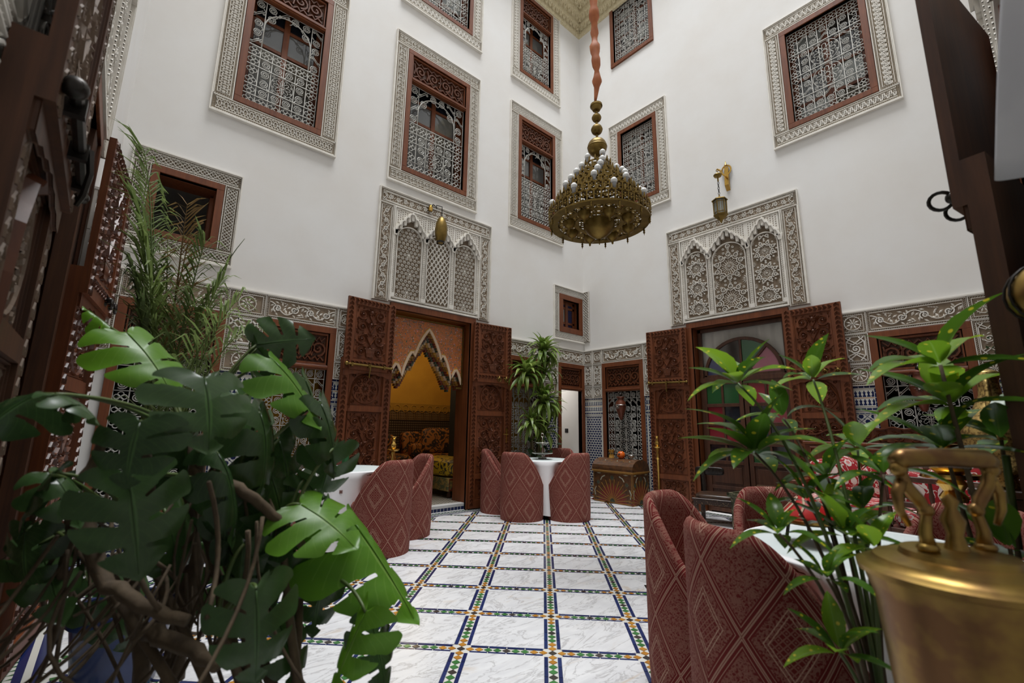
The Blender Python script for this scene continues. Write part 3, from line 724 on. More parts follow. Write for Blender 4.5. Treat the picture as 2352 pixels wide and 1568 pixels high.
# white lip over the band
def lips():
    for wo, segs in ((wall_bl, [(-7.02, -4.38), (-2.42, 0)]), (wall_br, [(0, 1.88), (3.90, 5.80)]), (wall_nl, [(-5.8, -3.92), (-1.90, 0)])):
        for a, b in segs:
            m = MB(); m.box(a, b, -.035, 0, 2.655, 2.672); m.build('plaster_lip', 'plaster_white', wo)
lips()
# small plaster return of the corner window on the right wall
g, r = MB(), MB(); carve(g, r, 0.01, .16, 2.84, 3.86, 'lattice', .01, .0); fuse(g, r).build('carved_plaster', ['plaster_brown', 'plaster_white'], wall_br)

# ------------------------------------------------------------------ tile dado
def dado(wallobj, x0, x1, field='zellige_field'):
    w = x1-x0; T = -.010
    def plate(nm, mat, a, b, c, d, y=T):
        m = MB(); m.add([(a, y, c), (b, y, c), (b, y, d), (a, y, d), (a, 0, c), (b, 0, c), (b, 0, d), (a, 0, d)], [(0, 1, 2, 3), (3, 2, 6, 7), (0, 3, 7, 4), (1, 5, 6, 2)],
                        [(0, 0), (b-a, 0), (b-a, d-c), (0, d-c)]*2); m.build(nm, mat, wallobj)
    plate('tile_frieze', 'zellige_merlon', x0+.02, x1-.02, 1.50, 1.70)
    plate('tile_field', field, x0+.055, x1-.055, .06, 1.40)
    bw = .022
    for a, b, c, d in ((x0, x1, 1.715, 1.742), (x0, x0+bw, 1.49, 1.715), (x1-bw, x1, 1.49, 1.715), (x0, x1, 1.45, 1.478), (x0, x0+bw, 0, 1.44), (x1-bw, x1, 0, 1.44), (x0+.035, x1-.035, 1.405, 1.42), (x0, x1, 0, .06)):
        plate('tile_border', 'zellige_border', a, b, c, d, T-.002)
    m = MB(); m.box(x0, x1, T+.004, 0, 0, 1.745); m.build('tile_backing', 'tile_white', wallobj)
for a, b in ((-6.01, -5.64), (-4.82, -4.12)): dado(wall_bl, a, b, 'zellige_star')
for a, b in ((-2.66, -1.96), (-1.14, -.76)): dado(wall_bl, a, b)
for a, b in ((0.0, .45), (1.33, 2.15)): dado(wall_br, a, b)
for a, b in ((3.63, 4.46), (5.34, 5.80)): dado(wall_br, a, b, 'zellige_star')
for a, b in ((2.15-5.8-.83, 2.15-5.8), (-5.8, 1.33-5.8), (3.63-5.8, 4.46-5.8), (5.34-5.8, 0)): dado(wall_nl, a, b, 'zellige_star')
for a, b in ((7.02-4.82, 7.02-4.12), (7.02-2.66, 7.02-1.96)): dado(wall_nr, a, b, 'zellige_star')
# low panels under the windows
for wo, lst in ((wall_bl, LOWL[:3]), (wall_br, LOWR)):
    for a, b, c, d in lst:
        m = MB(); m.add([(a, -.010, 0), (b, -.010, 0), (b, -.010, c), (a, -.010, c)], [(0, 1, 2, 3)], [(0, 0), (b-a, 0), (b-a, c), (0, c)]); m.build('tile_field', 'zellige_field', wo)
# ------------------------------------------------------------------ wrought-iron cells (unit square, x-z plane)
def xz(pts, y=0): return [(x, y, z) for x, z in pts]
GM = {}
def grille_meshes():
    t = .046
    m = MB()
    for a, b in ((.23, 0), (-.23, 0), (0, .23), (0, -.23)): m.tube(xz(circ(a, b, .19, 10)), t*.9, 4, True)
    GM['quatrefoil'] = m.mesh('quatrefoil', 'grille_iron', True)
    m = MB(); m.tube(xz(spiral(0, 0, .06, .40, 2.3, .4, 30)), t, 4); m.tube(xz([(.28, -.28), (.40, -.45), (.5, -.5)]), t, 4)
    GM['scroll'] = m.mesh('scroll', 'grille_iron', True)
    m = MB(); m.tube([(-.45, 0, -.45), (.45, 0, .45)], t*.8, 4); m.tube([(-.45, 0, -.25), (.25, 0, .45)], t*.8, 4)
    m.tube(xz(spiral(.34, .14, .02, .12, 1.2, 0, 10)), t*.8, 4); m.tube(xz(spiral(-.34, -.14, .02, .12, 1.2, PI, 10)), t*.8, 4)
    GM['brace'] = m.mesh('brace', 'grille_iron', True)
    m = MB()
    m.tube(xz(circ(0, 0, .47, 24)), .014, 4, True)
    for k in range(8):
        a = k*PI/4; c, s = math.cos(a), math.sin(a)
        m.tube(xz([(c*.10, s*.10), (c*.2-s*.07, s*.2+c*.07), (c*.33-s*.06, s*.33+c*.06), (c*.36, s*.36), (c*.33+s*.06, s*.33-c*.06), (c*.2+s*.07, s*.2-c*.07)]), .016, 4, True)
        a += PI/8; c, s = math.cos(a), math.sin(a); m.tube(xz(spiral(c*.40, s*.40, .012, .06, 1.3, a, 10)), .012, 4)
    m.tube(xz(circ(0, 0, .09, 10)), .02, 4, True)
    for sx in (-1, 1):
        for sz in (-1, 1): m.tube(xz(spiral(sx*.40, sz*.40, .01, .08, 1.4, a, 10)), .014, 4)
    GM['medallion'] = m.mesh('medallion', 'grille_iron', True)
    m = MB(); m.box(-.5, .5, -.0045, .0045, -.0045, .0045); GM['bar'] = m.mesh('bar', 'grille_iron')
grille_meshes()
def grille(parent, W, H, z0, y, nc, layout):
    """layout(i,j,nr) -> cell name; medallions are placed by ('M', span)"""
    cw = W/nc; nr = max(3, round(H/cw)); ch = H/nr
    e = MB(); r = .007
    e.tube([(-W/2, 0, 0), (W/2, 0, 0), (W/2, 0, H), (-W/2, 0, H)], r, 4, True); G = e.build('grille', 'grille_iron', parent, (0, y, z0))
    cells, bars_v, bars_h, extra = layout(nc, nr)
    for (i, j, k, n) in cells:
        fl = -1 if i+n/2 > nc/2 else 1; fz = -1 if j % 2 else 1
        inst(k, GM[k], G, (-W/2+cw*(i+n/2), 0, ch*(j+n/2)), (0, 0, 0), (cw*n*.98*fl, (cw+ch)/2*(n if k != 'medallion' else n), ch*n*.98*(fz if k == 'scroll' else 1)))
    for i, a, b in bars_v: inst('bar', GM['bar'], G, (-W/2+cw*i, .004, ch*(a+b)/2), (0, PI/2, 0), (ch*(b-a)+.012, 1.05, 1.05))
    for j, a, b in bars_h: inst('bar', GM['bar'], G, (-W/2+cw*(a+b)/2, -.004, ch*j), (0, 0, 0), (cw*(b-a)+.012, 1.05, 1.05))
    if extra:
        a0, a1, zb, zt = extra; R = (a1-a0)/2*cw; cx = -W/2+cw*(a0+a1)/2; zz = ch*zt-R
        m = MB(); m.tube(xz([(cx-R, ch*zb), (cx-R, zz)] + [(cx-R*math.cos(PI*k/14), zz+R*math.sin(PI*k/14)) for k in range(1, 14)] + [(cx+R, zz), (cx+R, ch*zb)]), .009, 5)
        m.build('arch_bar', 'grille_iron', G, smooth=True)
    return G
def lay_arch(nc, nr):
    c = []; mid = round(nr*.52); cc = nc//2-1; ms = max(1, (mid-2)//2)
    med = {(i, j) for i in (cc, cc+1) for j in (ms, ms+1)}
    for j in range(nr):
        for i in range(nc):
            if j < mid:
                if (i, j) in med: continue
                c.append((i, j, 'quatrefoil' if i in (0, nc-1) or j in (0, mid-1) else 'scroll', 1))
            elif i in (0, nc-1) or j == nr-1: c.append((i, j, 'scroll' if (j+i) % 3 else 'brace', 1))
            elif i in (1, nc-2) and j == nr-2: c.append((i, j, 'scroll', 1))
    c.append((cc, ms, 'medallion', 2))
    bv = [(i, 0, mid) for i in range(1, nc)] + [(1, mid, nr), (nc-1, mid, nr)]
    return c, bv, [(j, 0, nc) for j in (1, ms, ms+2, mid-1, mid)], (1, nc-1, mid, nr-.55)
def lay_full(nc, nr):
    c = []; k = 3 if nc % 2 else 2; i0 = (nc-k)//2; j1 = max(1, nr//2-k+ (0 if nr % 2 else 0)); j2 = j1+k; med = set()
    for j0 in (j1, j2):
        for i in range(k):
            for j in range(k): med.add((i0+i, j0+j))
        c.append((i0, j0, 'medallion', k))
    for j in range(nr):
        for i in range(nc):
            if (i, j) in med: continue
            c.append((i, j, 'quatrefoil' if i in (0, nc-1) or j in (0, nr-1) else ('brace' if (i+2*j) % 7 == 0 else 'scroll'), 1))
    return c, [(i, 0, nr) for i in range(1, nc)], [(j, 0, nc) for j in (1, j1, j2, j2+k, nr-1)], None
def lay_low(nc, nr):
    c = []; cc = nc//2-1; med = set(); j = 1
    while j+2 <= nr-3:
        c.append((cc, j, 'medallion', 2)); med |= {(i, q) for i in (cc, cc+1) for q in (j, j+1)}; j += 2
    for q in range(nr):
        for i in range(nc):
            if (i, q) in med: continue
            if q in (nr-1, nr-3) or q == 0: k = 'scroll'
            elif q == nr-2: k = 'brace'
            else: k = 'quatrefoil' if i in (0, nc-1) else 'scroll'
            c.append((i, q, k, 1))
    return c, [(i, 0, nr) for i in range(1, nc)], [(q, 0, nc) for q in range(1, nr-2, 2)] + [(nr-3, 0, nc), (nr-1, 0, nc)], None

# ------------------------------------------------------------------ carved wood
def floral(mb, w, h, yb, yt, vase=True, rows=4, n=2):
    """mirror-symmetric arabesque centred on x=0, z from -h/2 to h/2"""
    rr = min(w*.21, h/rows*.52); k = w*.035
    for j in range(rows):
        z = -h/2+h*(j+.5)/rows
        for sx in (-1, 1):
            cx = sx*w*.28
            mb.rib([(cx+sx*(p[0]), z+p[1]) for p in spiral(0, 0, rr*.12, rr*.95, 1.6, (PI/2 if j % 2 else -PI/2)+.3, 16)], k*1.15, yb, yt, ridge=True)
            mb.rosette(cx, z, rr*.42, 6, yb, yt*1.05)
            for q in range(5):
                a = q*1.25+j; mb.dia(cx+sx*math.cos(a)*rr*1.02, z+math.sin(a)*rr*1.02, (a+.8)*sx, rr*.62, rr*.24, yb, yt)
            mb.rib([(0, z-h/rows*.45), (sx*w*.08, z-h/rows*.1), (cx-sx*rr*.5, z+rr*.75)], k, yb, yt, ridge=True)
            mb.dia(sx*w*.11, z+h/rows*.3, sx*.9, rr*.7, rr*.28, yb, yt); mb.dia(sx*w*.43, z+h/rows*.5, PI/2, rr*.6, rr*.28, yb, yt)
    for j in range(rows):
        z = -h/2+h*(j+.75)/rows
        if j % 2 == 0 or j == rows-1: mb.rosette(0, z, rr*(.78 if j == rows-1 else .62), 9, yb, yt*1.1)
        else:
            for a in (-.6, 0, .6): mb.dia(math.sin(a)*rr*.5, z+math.cos(a)*rr*.4, PI/2-a, rr*.9, rr*.3, yb, yt)
    if vase:
        z0 = -h/2+h*.02; zt = z0+h*.15
        mb.prism([(-w*.10, z0), (w*.10, z0), (w*.15, zt), (-w*.15, zt)], yb, yt*1.05); mb.prism([(-w*.18, zt), (w*.18, zt), (w*.18, zt+h*.025), (-w*.18, zt+h*.025)], yb, yt*1.15)
        for q in range(5): mb.dia(-w*.10+w*.05*q, z0+h*.075, PI/2, h*.12, w*.035, yt*1.05, yt*1.3)
def scrollwork(mb, w, h, yb, yt, n=4):
    """openwork scroll panel, wider than high"""
    c = w/n; k = h*.085
    for i in range(n):
        x = -w/2+c*(i+.5); sg = 1 if i < n/2 else -1
        mb.rib([(x+sg*p[0], p[1]) for p in spiral(0, 0, h*.05, h*.30, 1.5, PI/2, 16)], k, yb, yt)
        for q in range(6):
            a = q*PI/3+.4; mb.dia(x+math.cos(a)*c*.46, math.sin(a)*h*.40, a+.9, h*.30, h*.11, yb, yt)
        mb.rosette(x, 0, h*.13, 6, yb, yt*1.1)
        mb.rib([(x-c/2, h*.46), (x-c*.2, h*.30), (x, h*.46), (x+c*.2, h*.30), (x+c/2, h*.46)], k*.9, yb, yt); mb.rib([(x-c/2, -h*.46), (x-c*.2, -h*.32), (x, -h*.46), (x+c*.2, -h*.32), (x+c/2, -h*.46)], k*.9, yb, yt)
        mb.rib([(x-c/2, -h*.3), (x-c*.42, 0), (x-c/2, h*.3)], k*.8, yb, yt)
    mb.rosette(0, 0, h*.2, 8, yb, yt*1.15)
CW = {}
def carved_meshes():
    m = MB(); floral(m, .44, .66, 0, -.020, True, 4); CW['upper'] = m.mesh('carved_panel', 'cedar_carved')
    m = MB(); floral(m, .40, .78, 0, -.018, False, 5); CW['tall'] = m.mesh('carved_panel', 'cedar_carved')
    m = MB(); floral(m, .40, .24, 0, -.016, False, 2); CW['low'] = m.mesh('carved_panel', 'cedar_carved')
    m = MB(); m.rib(circ(0, 0, .185, 28), .014, 0, -.016, True, True); m.rosette(0, 0, .06, 10, 0, -.02)
    for k in range(8):
        a = k*PI/4; m.rib([(math.cos(a)*.12+p[0], math.sin(a)*.12+p[1]) for p in spiral(0, 0, .006, .042, 1.5, a, 12)], .011, 0, -.015, ridge=True)
        m.dia(math.cos(a+.4)*.15, math.sin(a+.4)*.15, a+1.2, .06, .022, 0, -.014); m.dia(math.cos(a+.4)*.085, math.sin(a+.4)*.085, a+.4, .05, .02, 0, -.014)
    for sx in (-1, 1):
        for sz in (-1, 1): m.rib(spiral(sx*.165, sz*.165, .005, .03, 1.3, 0, 10), .01, 0, -.014, ridge=True)
    CW['medal'] = m.mesh('carved_medallion', 'cedar_carved')
    for key, ln in (('edge_v', .93), ('edge_h', .52), ('edge_l', 1.74)):
        m = MB(); n = round(ln/.058); c = ln/n
        for k in range(n):
            z = -ln/2+c*(k+.5)
            m.rib([(-.026, z-c*.45), (-.026, z), (0, z+c*.42), (.026, z), (.026, z-c*.45)], .007, 0, -.010, ridge=True); m.rib([(-.014, z-c*.4), (-.012, z-.004), (0, z+c*.2), (.012, z-.004), (.014, z-c*.4)], .005, 0, -.008, ridge=True); m.dia(0, z-c*.18, PI/2, c*.4, .012, 0, -.009)
        CW[key] = m.mesh('carved_edge', 'cedar_carved')
carved_meshes()
CWC = CW; CWG = {}
for k_, me_ in CW.items():
    CWG[k_] = me_.copy(); CWG[k_].materials[0] = MT['gate_wood']

def make_leaf(door, w, hx, s, ang, kind, mat='cedar', CW=None, hw='old_brass', plain=False):
    """one folded-back door leaf; hx hinge position, s direction along the wall, ang how far its free end stands out"""
    CW = CW or CWC; ca, sa = math.cos(ang), math.sin(ang)
    m = MB(); h1 = 2.02; t = .055
    m.box(-w/2, w/2, -.03, .0, .015, h1)                                        # core board
    for a, b, c, d in ((-w/2, -w/2+.10, .015, h1), (w/2-.10, w/2, .015, h1), (-w/2+.10, w/2-.10, .015, .13), (-w/2+.10, w/2-.10, .43, .50), (-w/2+.10, w/2-.10, 1.36, 1.43), (-w/2+.10, w/2-.10, 1.86, h1)):
        m.box(a, b, -t, -.03, c, d)
    for a, b, c, d in ((.13, .43, 0, 0), (.50, 1.36, 0, 0), (1.43, 1.86, 0, 0)):                          # inner mouldings
        for q in (.006, .02):
            m.rib([(-w/2+.10+q, a+q), (w/2-.10-q, a+q), (w/2-.10-q, b-q), (-w/2+.10+q, b-q)], .012, -.03, -.044+q*.4, True)
    L = m.build('door_leaf', mat, door, (hx+s*ca*w/2, -.012-sa*w/2 if True else 0, 0), (0, 0, -s*ang))
    u = MB(); z0, z1 = 1.875, 2.80; y0, y1 = -.088, -t
    u.box(-w/2, w/2, y0+.02, y1, z0, z1); fr = .105
    for a, b, c, d in ((-w/2, -w/2+fr, z0, z1), (w/2-fr, w/2, z0, z1), (-w/2+fr, w/2-fr, z1-.085, z1), (-w/2+fr, w/2-fr, z0, z0+.13)): u.box(a, b, y0, y0+.02, c, d)
    for q in (.006, .022): u.rib([(-w/2+fr+q, z0+.13+q), (w/2-fr-q, z0+.13+q), (w/2-fr-q, z1-.085-q), (-w/2+fr+q, z1-.085-q)], .014, y0+.02, y0+.004+q*.4, True)
    U = u.build('upper_shutter', mat, L)
    ap = MB(); p = [(-w/2+.01, z0+.01)]; nL = 12
    for k in range(nL+1):
        q = k/nL; x = -w/2+.01+(w-.02)*q; p.append((x, z0-.02-.055*abs(2*q-1)**1.5-.012*abs(math.sin(q*PI*6))))
    p.append((w/2-.01, z0+.01)); ap.prism(p, y0+.02, -t); ap.build('scalloped_apron', mat, L, bevel=.003)
    sg = MB(); arch = []                                                           # wicket arch moulding
    for k in range(9):
        q = k/8; arch.append((s*(w/2-.13-.30*q**1.6), 1.82-.02*abs(math.sin(q*PI*4))-(1-q)**3*.42))
    sg.rib(arch, .03, -.03, -.066, ridge=True); sg.rib([(s*(w/2-.115), .14), (s*(w/2-.115), 1.45)], .022, -.03, -.064, ridge=True); sg.build('wicket_moulding', 'cedar_carved', L)
    cs = (w-.24)/.44; ry = .45 if CW is CWG else 1
    inst('carved_panel', CW['upper'], L, (0, y0+.02, (z0+z1)/2+.022), (0, 0, 0), (cs, ry, .98))
    inst('carved_medallion', CW['medal'], L, (-s*.0, -.03, 1.645), (0, 0, 0), (min(1, cs), ry, 1)); inst('carved_panel', CW['tall'], L, (0, -.03, .93), (0, 0, 0), (cs, ry, 1)); inst('carved_panel', CW['low'], L, (0, -.03, .28), (0, 0, 0), (cs, 1, 1))
    for sx in (() if plain else (-1, 1)):
        inst('carved_edge', CW['edge_v'], L, (sx*(w/2-.042), y0, (z0+z1)/2), (0, 0, 0), (1, ry, 1)); inst('carved_edge', CW['edge_l'], L, (sx*(w/2-.042), -t, .92), (0, 0, 0), (1, ry, 1))
    inst('carved_edge', CW['edge_h'], L, (0, y0, z1-.042), (0, PI/2, 0), (1, 1, (w-.18)/.52)); inst('carved_edge', CW['edge_h'], L, (0, y0, z0+.085), (0, PI/2, 0), (.8, 1, (w-.18)/.52))
    if kind == 'bolt':
        b = MB(); z = z0+.055; b.tube([(-w*.49, y0-.022, z+.01), (w*.49, y0-.022, z)], .014, 8); b.ball((-w*.46, y0-.02, z+.01), .026); b.ball((w*.46, y0-.02, z), .02)
        for q in (-.36, -.02, .3): b.box(w*q-.012, w*q+.012, y0-.04, y0, z-.022, z+.026)
        b.tube([(-.0, y0-.04, z+.02), (-.005, y0-.05, z-.05), (-.012, y0-.045, z-.12), (-.004, y0-.035, z-.15)], [.011, .009, .008, .006], 6); b.build('bolt_bar', hw, L, smooth=True, auto=40)
    else:
        for q in (.10, .24):
            b = MB(); z = z0+.075; x = s*(w/2-q)
            b.ball((x, y0-.02, z), .02); 
            for k in range(6): b.dia(x+math.cos(k*PI/3)*.028, z+math.sin(k*PI/3)*.028, k*PI/3, .036, .02, y0, y0-.012)
            b.tube(xz(circ(x, z-.025, .03, 12), y0-.034), .007, 6, True) if kind != 'ring' else b.tube([(x+.018*math.sin(e*PI/8), y0-.02-.03+.03*math.cos(e*PI/8), z+.024*math.sin(e*PI/8)) for e in range(16)], .006, 6, True); b.build('door_knob', hw, L, smooth=True, auto=40)
    if kind == 'knob_handle':
        b = MB(); x = s*(w/2-.05); b.box(x-.016, x+.016, -t-.008, -t, .95, 1.17); b.tube([(x, -t-.01, 1.08), (x, -t-.05, 1.08), (x-s*.09, -t-.05, 1.085)], .008, 6); b.build('handle', 'brass', L, bevel=.003)
    return L

def arch_panel(wall, xc, variant, name, label):
    """carved plaster panel with three blind arches above a salon door"""
    W, H, B = 1.97, 1.62, .215
    T = thing(name, label, None, wpos(wall, xc, 0, 2.885), wrot(wall), kind='structure')
    g, r = MB(), MB()
    carve(g, r, -W/2, W/2, H-B, H, 'knot'); carve(g, r, -W/2, -W/2+B, -.02, H-B, 'vine'); carve(g, r, W/2-B, W/2, -.02, H-B, 'vine')
    r.rib([(-W/2-.008, -.02), (-W/2-.008, H+.008), (W/2+.008, H+.008), (W/2+.008, -.02)], .022, 0, -.04)
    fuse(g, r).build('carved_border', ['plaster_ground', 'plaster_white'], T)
    iw = W-2*B; x0 = -iw/2; zt = H-B
    bk = MB(); bk.box(x0, -x0, -.004, 0, 0, zt); bk.build('back_plate', 'plaster_brown', T)
    fr = MB(); fr.rib([(x0+.012, .0), (x0+.012, zt-.012), (-x0-.012, zt-.012), (-x0-.012, 0)], .026, 0, -.05); fr.rib([(x0, .012), (-x0, .012)], .03, 0, -.04); fr.rib([(x0, .055), (-x0, .055)], .012, 0, -.03); rope(fr, x0, -x0, .022, .052, .022, -.004, -.024); fr.build('inner_frame', 'plaster_white', T)
    cw = .062; widths = [.405, .405, .405] if variant == 'L' else [.36, .495, .36]
    tot = sum(widths)+4*cw; k0 = iw/tot; cw *= k0; widths = [a*k0 for a in widths]
    x = x0; ZS = zt-.44                                                                 # spring height
    for b in range(4):                                                                  # colonnettes
        c = MB(); cx = x+cw/2
        c.box(cx-cw*.34, cx+cw*.34, -.028, 0, .07, ZS); c.box(cx-cw*.5, cx+cw*.5, -.04, 0, .06, .12); c.prism([(cx-cw*.34, ZS), (cx+cw*.34, ZS), (cx+cw*.62, ZS+.09), (cx-cw*.62, ZS+.09)], -.055, 0)
        n = 26
        for q in range(n):
            z = .14+(ZS-.18)*q/n; c.rib([(cx-cw*.26, z-.008), (cx, z+.012), (cx+cw*.26, z-.008)], .008, -.028, -.036)
        c.build('colonnette', 'plaster_white', T)
        x += cw
        if b < 3: x += widths[b]
    x = x0+cw
    for b in range(3):
        w = widths[b]; cx = x+w/2; f = MB(); ap = zt-.27; hw = w/2-.012
        top = lambda q: ap-hw*.95+math.sqrt(max(0, (hw)**2-(q-cx)**2))*1.0
        out = [(cx-hw, .07), (cx-hw, ap-hw*.95)] + [(cx-hw*math.cos(PI*k/14), ap-hw*.95+hw*math.sin(PI*k/14)) for k in range(1, 14)] + [(cx+hw, ap-hw*.95), (cx+hw, .07)]
        f.rib(out, .016, -.004, -.03, True)
        ins = lambda px, pz, m: .08+m < pz < top(px)-m and abs(px-cx) < hw-m
        mid = (b == 1)
        if variant == 'L' and mid:
            s = .105; 
            for i in range(-9, 26):
                for sg in (-1, 1):
                    p = []
                    for k in range(60):
                        px = cx-hw+2*hw*k/59; pz = i*s+sg*(px-cx)*1.45
                        if ins(px, pz, .012): p.append((px, pz))
                    if len(p) > 2: f.rib([p[0], p[-1]], .009, -.004, -.02)
            for j in range(14):
                for i in range(-3, 4):
                    px, pz = cx+i*s/1.45/1 + (s/2.9 if j % 2 else 0)*0, j*s+ (0 if i % 2 == 0 else s/2)
                    px = cx+i*s/2/1.45*1.0
                    if ins(px, pz, .03):
                        f.rib([(px-.018, pz), (px, pz+.026), (px+.018, pz), (px, pz-.026)], .007, -.004, -.018, True); f.dia(px, pz, 0, .014, .014, -.004, -.016)
        elif variant == 'L':
            s = .064; rows = int(zt/(s*.87))
            for j in range(1, rows):
                for i in range(-4, 5):
                    px, pz = cx+(i+(.5 if j % 2 else 0))*s, j*s*.87+.05
                    if not ins(px, pz, .022): continue
                    if j % 5 == 2 and i == 0:
                        f.rosette(px, pz, .046, 14, -.004, -.016)
                    else:
                        f.rib(circ(px, pz, .0150, 8), .006, -.004, -.020, True)
                        for q in range(6): f.dia(px+math.cos(q*PI/3)*.028, pz+math.sin(q*PI/3)*.028, q*PI/3, .013, .006, -.004, -.014)
        else:
            s = w*.98 if mid else w*.88; j = 0; z = .08+s*.36
            while z < top(cx)+.2:
                for (px, pz) in ((cx, z), (cx-w/2, z+s/2), (cx+w/2, z+s/2)):
                    for q in range(16):
                        a = q*PI/8
                        if ins(px+math.cos(a)*s*.15, pz+math.sin(a)*s*.15, .012): f.dia(px+math.cos(a)*s*.12, pz+math.sin(a)*s*.12, a, s*.13, s*.03, -.004, -.014)
                    if ins(px, pz, .03): f.rib(circ(px, pz, s*.03, 8), .007, -.004, -.02, True)
                n = 10 if mid else 8
                for q in range(n):
                    a = 2*PI*q/n+PI/n; px, pz = cx+math.cos(a)*s*.37, z+math.sin(a)*s*.37
                    if ins(px, pz, .022):
                        f.rib(circ(px, pz, s*.062, 8), .010, -.004, -.024, True)
                        f.rosette(px, pz, s*.045, 6, -.004, -.018)
                    a += PI/n; px, pz = cx+math.cos(a)*s*.31, z+math.sin(a)*s*.31
                    if ins(px, pz, .02): f.rib([(px-.02, pz-.014), (px, pz+.012), (px+.02, pz-.014)], .010, -.004, -.022)
                for q in range(2*n):
                    a = PI*q/n; px, pz = cx+math.cos(a)*s*.46, z+math.sin(a)*s*.46
                    if ins(px, pz, .016): f.rib(circ(px, pz, s*.026, 7), .008, -.004, -.02, True)
                    px, pz = cx+math.cos(a+.1)*s*.20, z+math.sin(a+.1)*s*.20
                    if ins(px, pz, .012): f.dia(px, pz, a, s*.075, s*.03, -.004, -.018)
                # zigzag ring
                ring = [(cx+math.cos(2*PI*q/(2*n))*s*(.245 if q % 2 else .30), z+math.sin(2*PI*q/(2*n))*s*(.245 if q % 2 else .30)) for q in range(2*n)]
                if all(ins(a, c, .01) for a, c in ring): f.rib(ring, .011, -.004, -.022, True)
                z += s
        f.build('star_field', 'plaster_white', T)
        # stalactite arch: two scalloped layers
        for layer, (y, dz, mrg) in enumerate(((-.075, 0, 0), (-.045, -.045, .02))):
            m = MB(); n = 4; hw2 = w/2+cw*.5; base = ZS+.07+dz; apx = zt-.065+dz
            p = []
            for k in range(n*2+1):
                q = abs(k-n)/n; X = cx-hw2+2*hw2*k/(n*2); Z = base+(apx-base)*(1-q)**.85
                if k > 0:
                    X0, Z0 = p[-1]
                    for e in (.25, .5, .75): p.append((X0+(X-X0)*e, Z0+(Z-Z0)*e+.030*math.sin(PI*e)))
                p.append((X, Z))
            poly = [(cx-hw2, zt-.025 if layer == 0 else apx+.05)] + p + [(cx+hw2, zt-.025 if layer == 0 else apx+.05)]
            if layer: poly = [(a, min(c, zt-.025)) for a, c in poly]
            if layer == 0:
                m.rib(p, .022, -.03, y)                                                    # bright scalloped lip
                m.prism(poly, -.035, -.004); m.build('stalactite_arch', 'plaster_white', T)
                sp = MB(); st = .034
                for i in range(int(2*hw2/st)+1):
                    for j in range(int(.55/st)):
                        X = cx-hw2+i*st; Z = zt-.05-j*st-(st/2 if i % 2 else 0)
                        q = abs(X-cx)/hw2; lim = base+(apx-base)*max(0, 1-q)**.85+.05
                        if Z > lim and abs(X-cx) < hw2-.01: sp.dia(X, Z, 0, .022, .008, -.035, -.044); sp.dia(X, Z, PI/2, .022, .008, -.035, -.044)
                sp.build('spandrel_lattice', 'plaster_brown', T)
            else:
                for k in range(1, len(p)-1, 4):
                    X, Z = p[k]; m.prism([(X-.02, Z-.05), (X+.02, Z-.05), (X+.028, Z+.05), (X, Z+.085), (X-.028, Z+.05)], y-.01, -.004)
                m.build('stalactite_cell', 'plaster_white', T)
        x += w+cw
    return T

def door_frame(T, w, h=2.87, fw=.085):
    m = MB()
    for q, (d, y) in enumerate(((0, -.03), (.03, -.018), (.055, -.006))):
        for a, b, c, e in ((-w/2+d, -w/2+fw, 0, h-fw), (w/2-fw, w/2-d, 0, h-fw), (-w/2+d, w/2-d, h-fw, h-d)): m.box(a, b, y, .02+d*.02, c, e)
    for a, b in ((-w/2+.03, -w/2+fw), (w/2-fw, w/2-.03)): m.box(a, b, .022, .34, 0, h-fw)
    m.box(-w/2+.03, w/2-.03, .022, .34, h-fw, h-.03)
    m.build('door_frame', 'cedar', T, bevel=.003)

# ------------------------------------------------------------------ windows
WN = [0]
def frame_box(T, w, h, fw=.075, mat='cedar', deep=.22):
    m = MB()
    for d, y in ((0, -.035), (.022, -.02), (.045, .0)):
        for a, b, c, e in ((-w/2+d, -w/2+fw, fw, h-fw), (w/2-fw, w/2-d, fw, h-fw)): m.box(a, b, y, .04+d*.02, c, e)
        for c, e in ((d, fw), (h-fw, h-d)): m.box(-w/2+d, w/2-d, y, .04+d*.02, c, e)
    for a, b in ((-w/2+.03, -w/2+fw), (w/2-fw, w/2-.03)): m.box(a, b, .041, deep, fw, h-fw)
    for c, e in ((.03, fw), (h-fw, h-.03)): m.box(-w/2+.03, w/2-.03, .041, deep, c, e)
    m.build('frame', mat, T, bevel=.003)
def surround(T, w, h, sw, style, ground, wt=1.0, sides='lrtb'):
    o = .006; g, r = MB(), MB(); X, Z0, Z1 = w/2+sw, -sw, h+sw
    ed, rp = sw*.06, sw*.09
    if 't' in sides: carve(g, r, -X, X, h+o, Z1, style, ed, rp, wt)
    if 'b' in sides: carve(g, r, -X, X, Z0, -o, style, ed, rp, wt)
    if 'l' in sides: carve(g, r, -X, -w/2-o, -o, h+o, style, ed, rp, wt)
    if 'r' in sides: carve(g, r, w/2+o, X, -o, h+o, style, ed, rp, wt)
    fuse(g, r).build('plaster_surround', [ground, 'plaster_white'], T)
    m = MB(); m.rib([(-X-.008, Z0-.008), (X+.008, Z0-.008), (X+.008, Z1+.008), (-X-.008, Z1+.008)], .02, 0, -.04, True); m.box(-X-.015, X+.015, -.05, 0, Z0-.03, Z0-.01); m.build('plaster_lip', 'plaster_white', T)
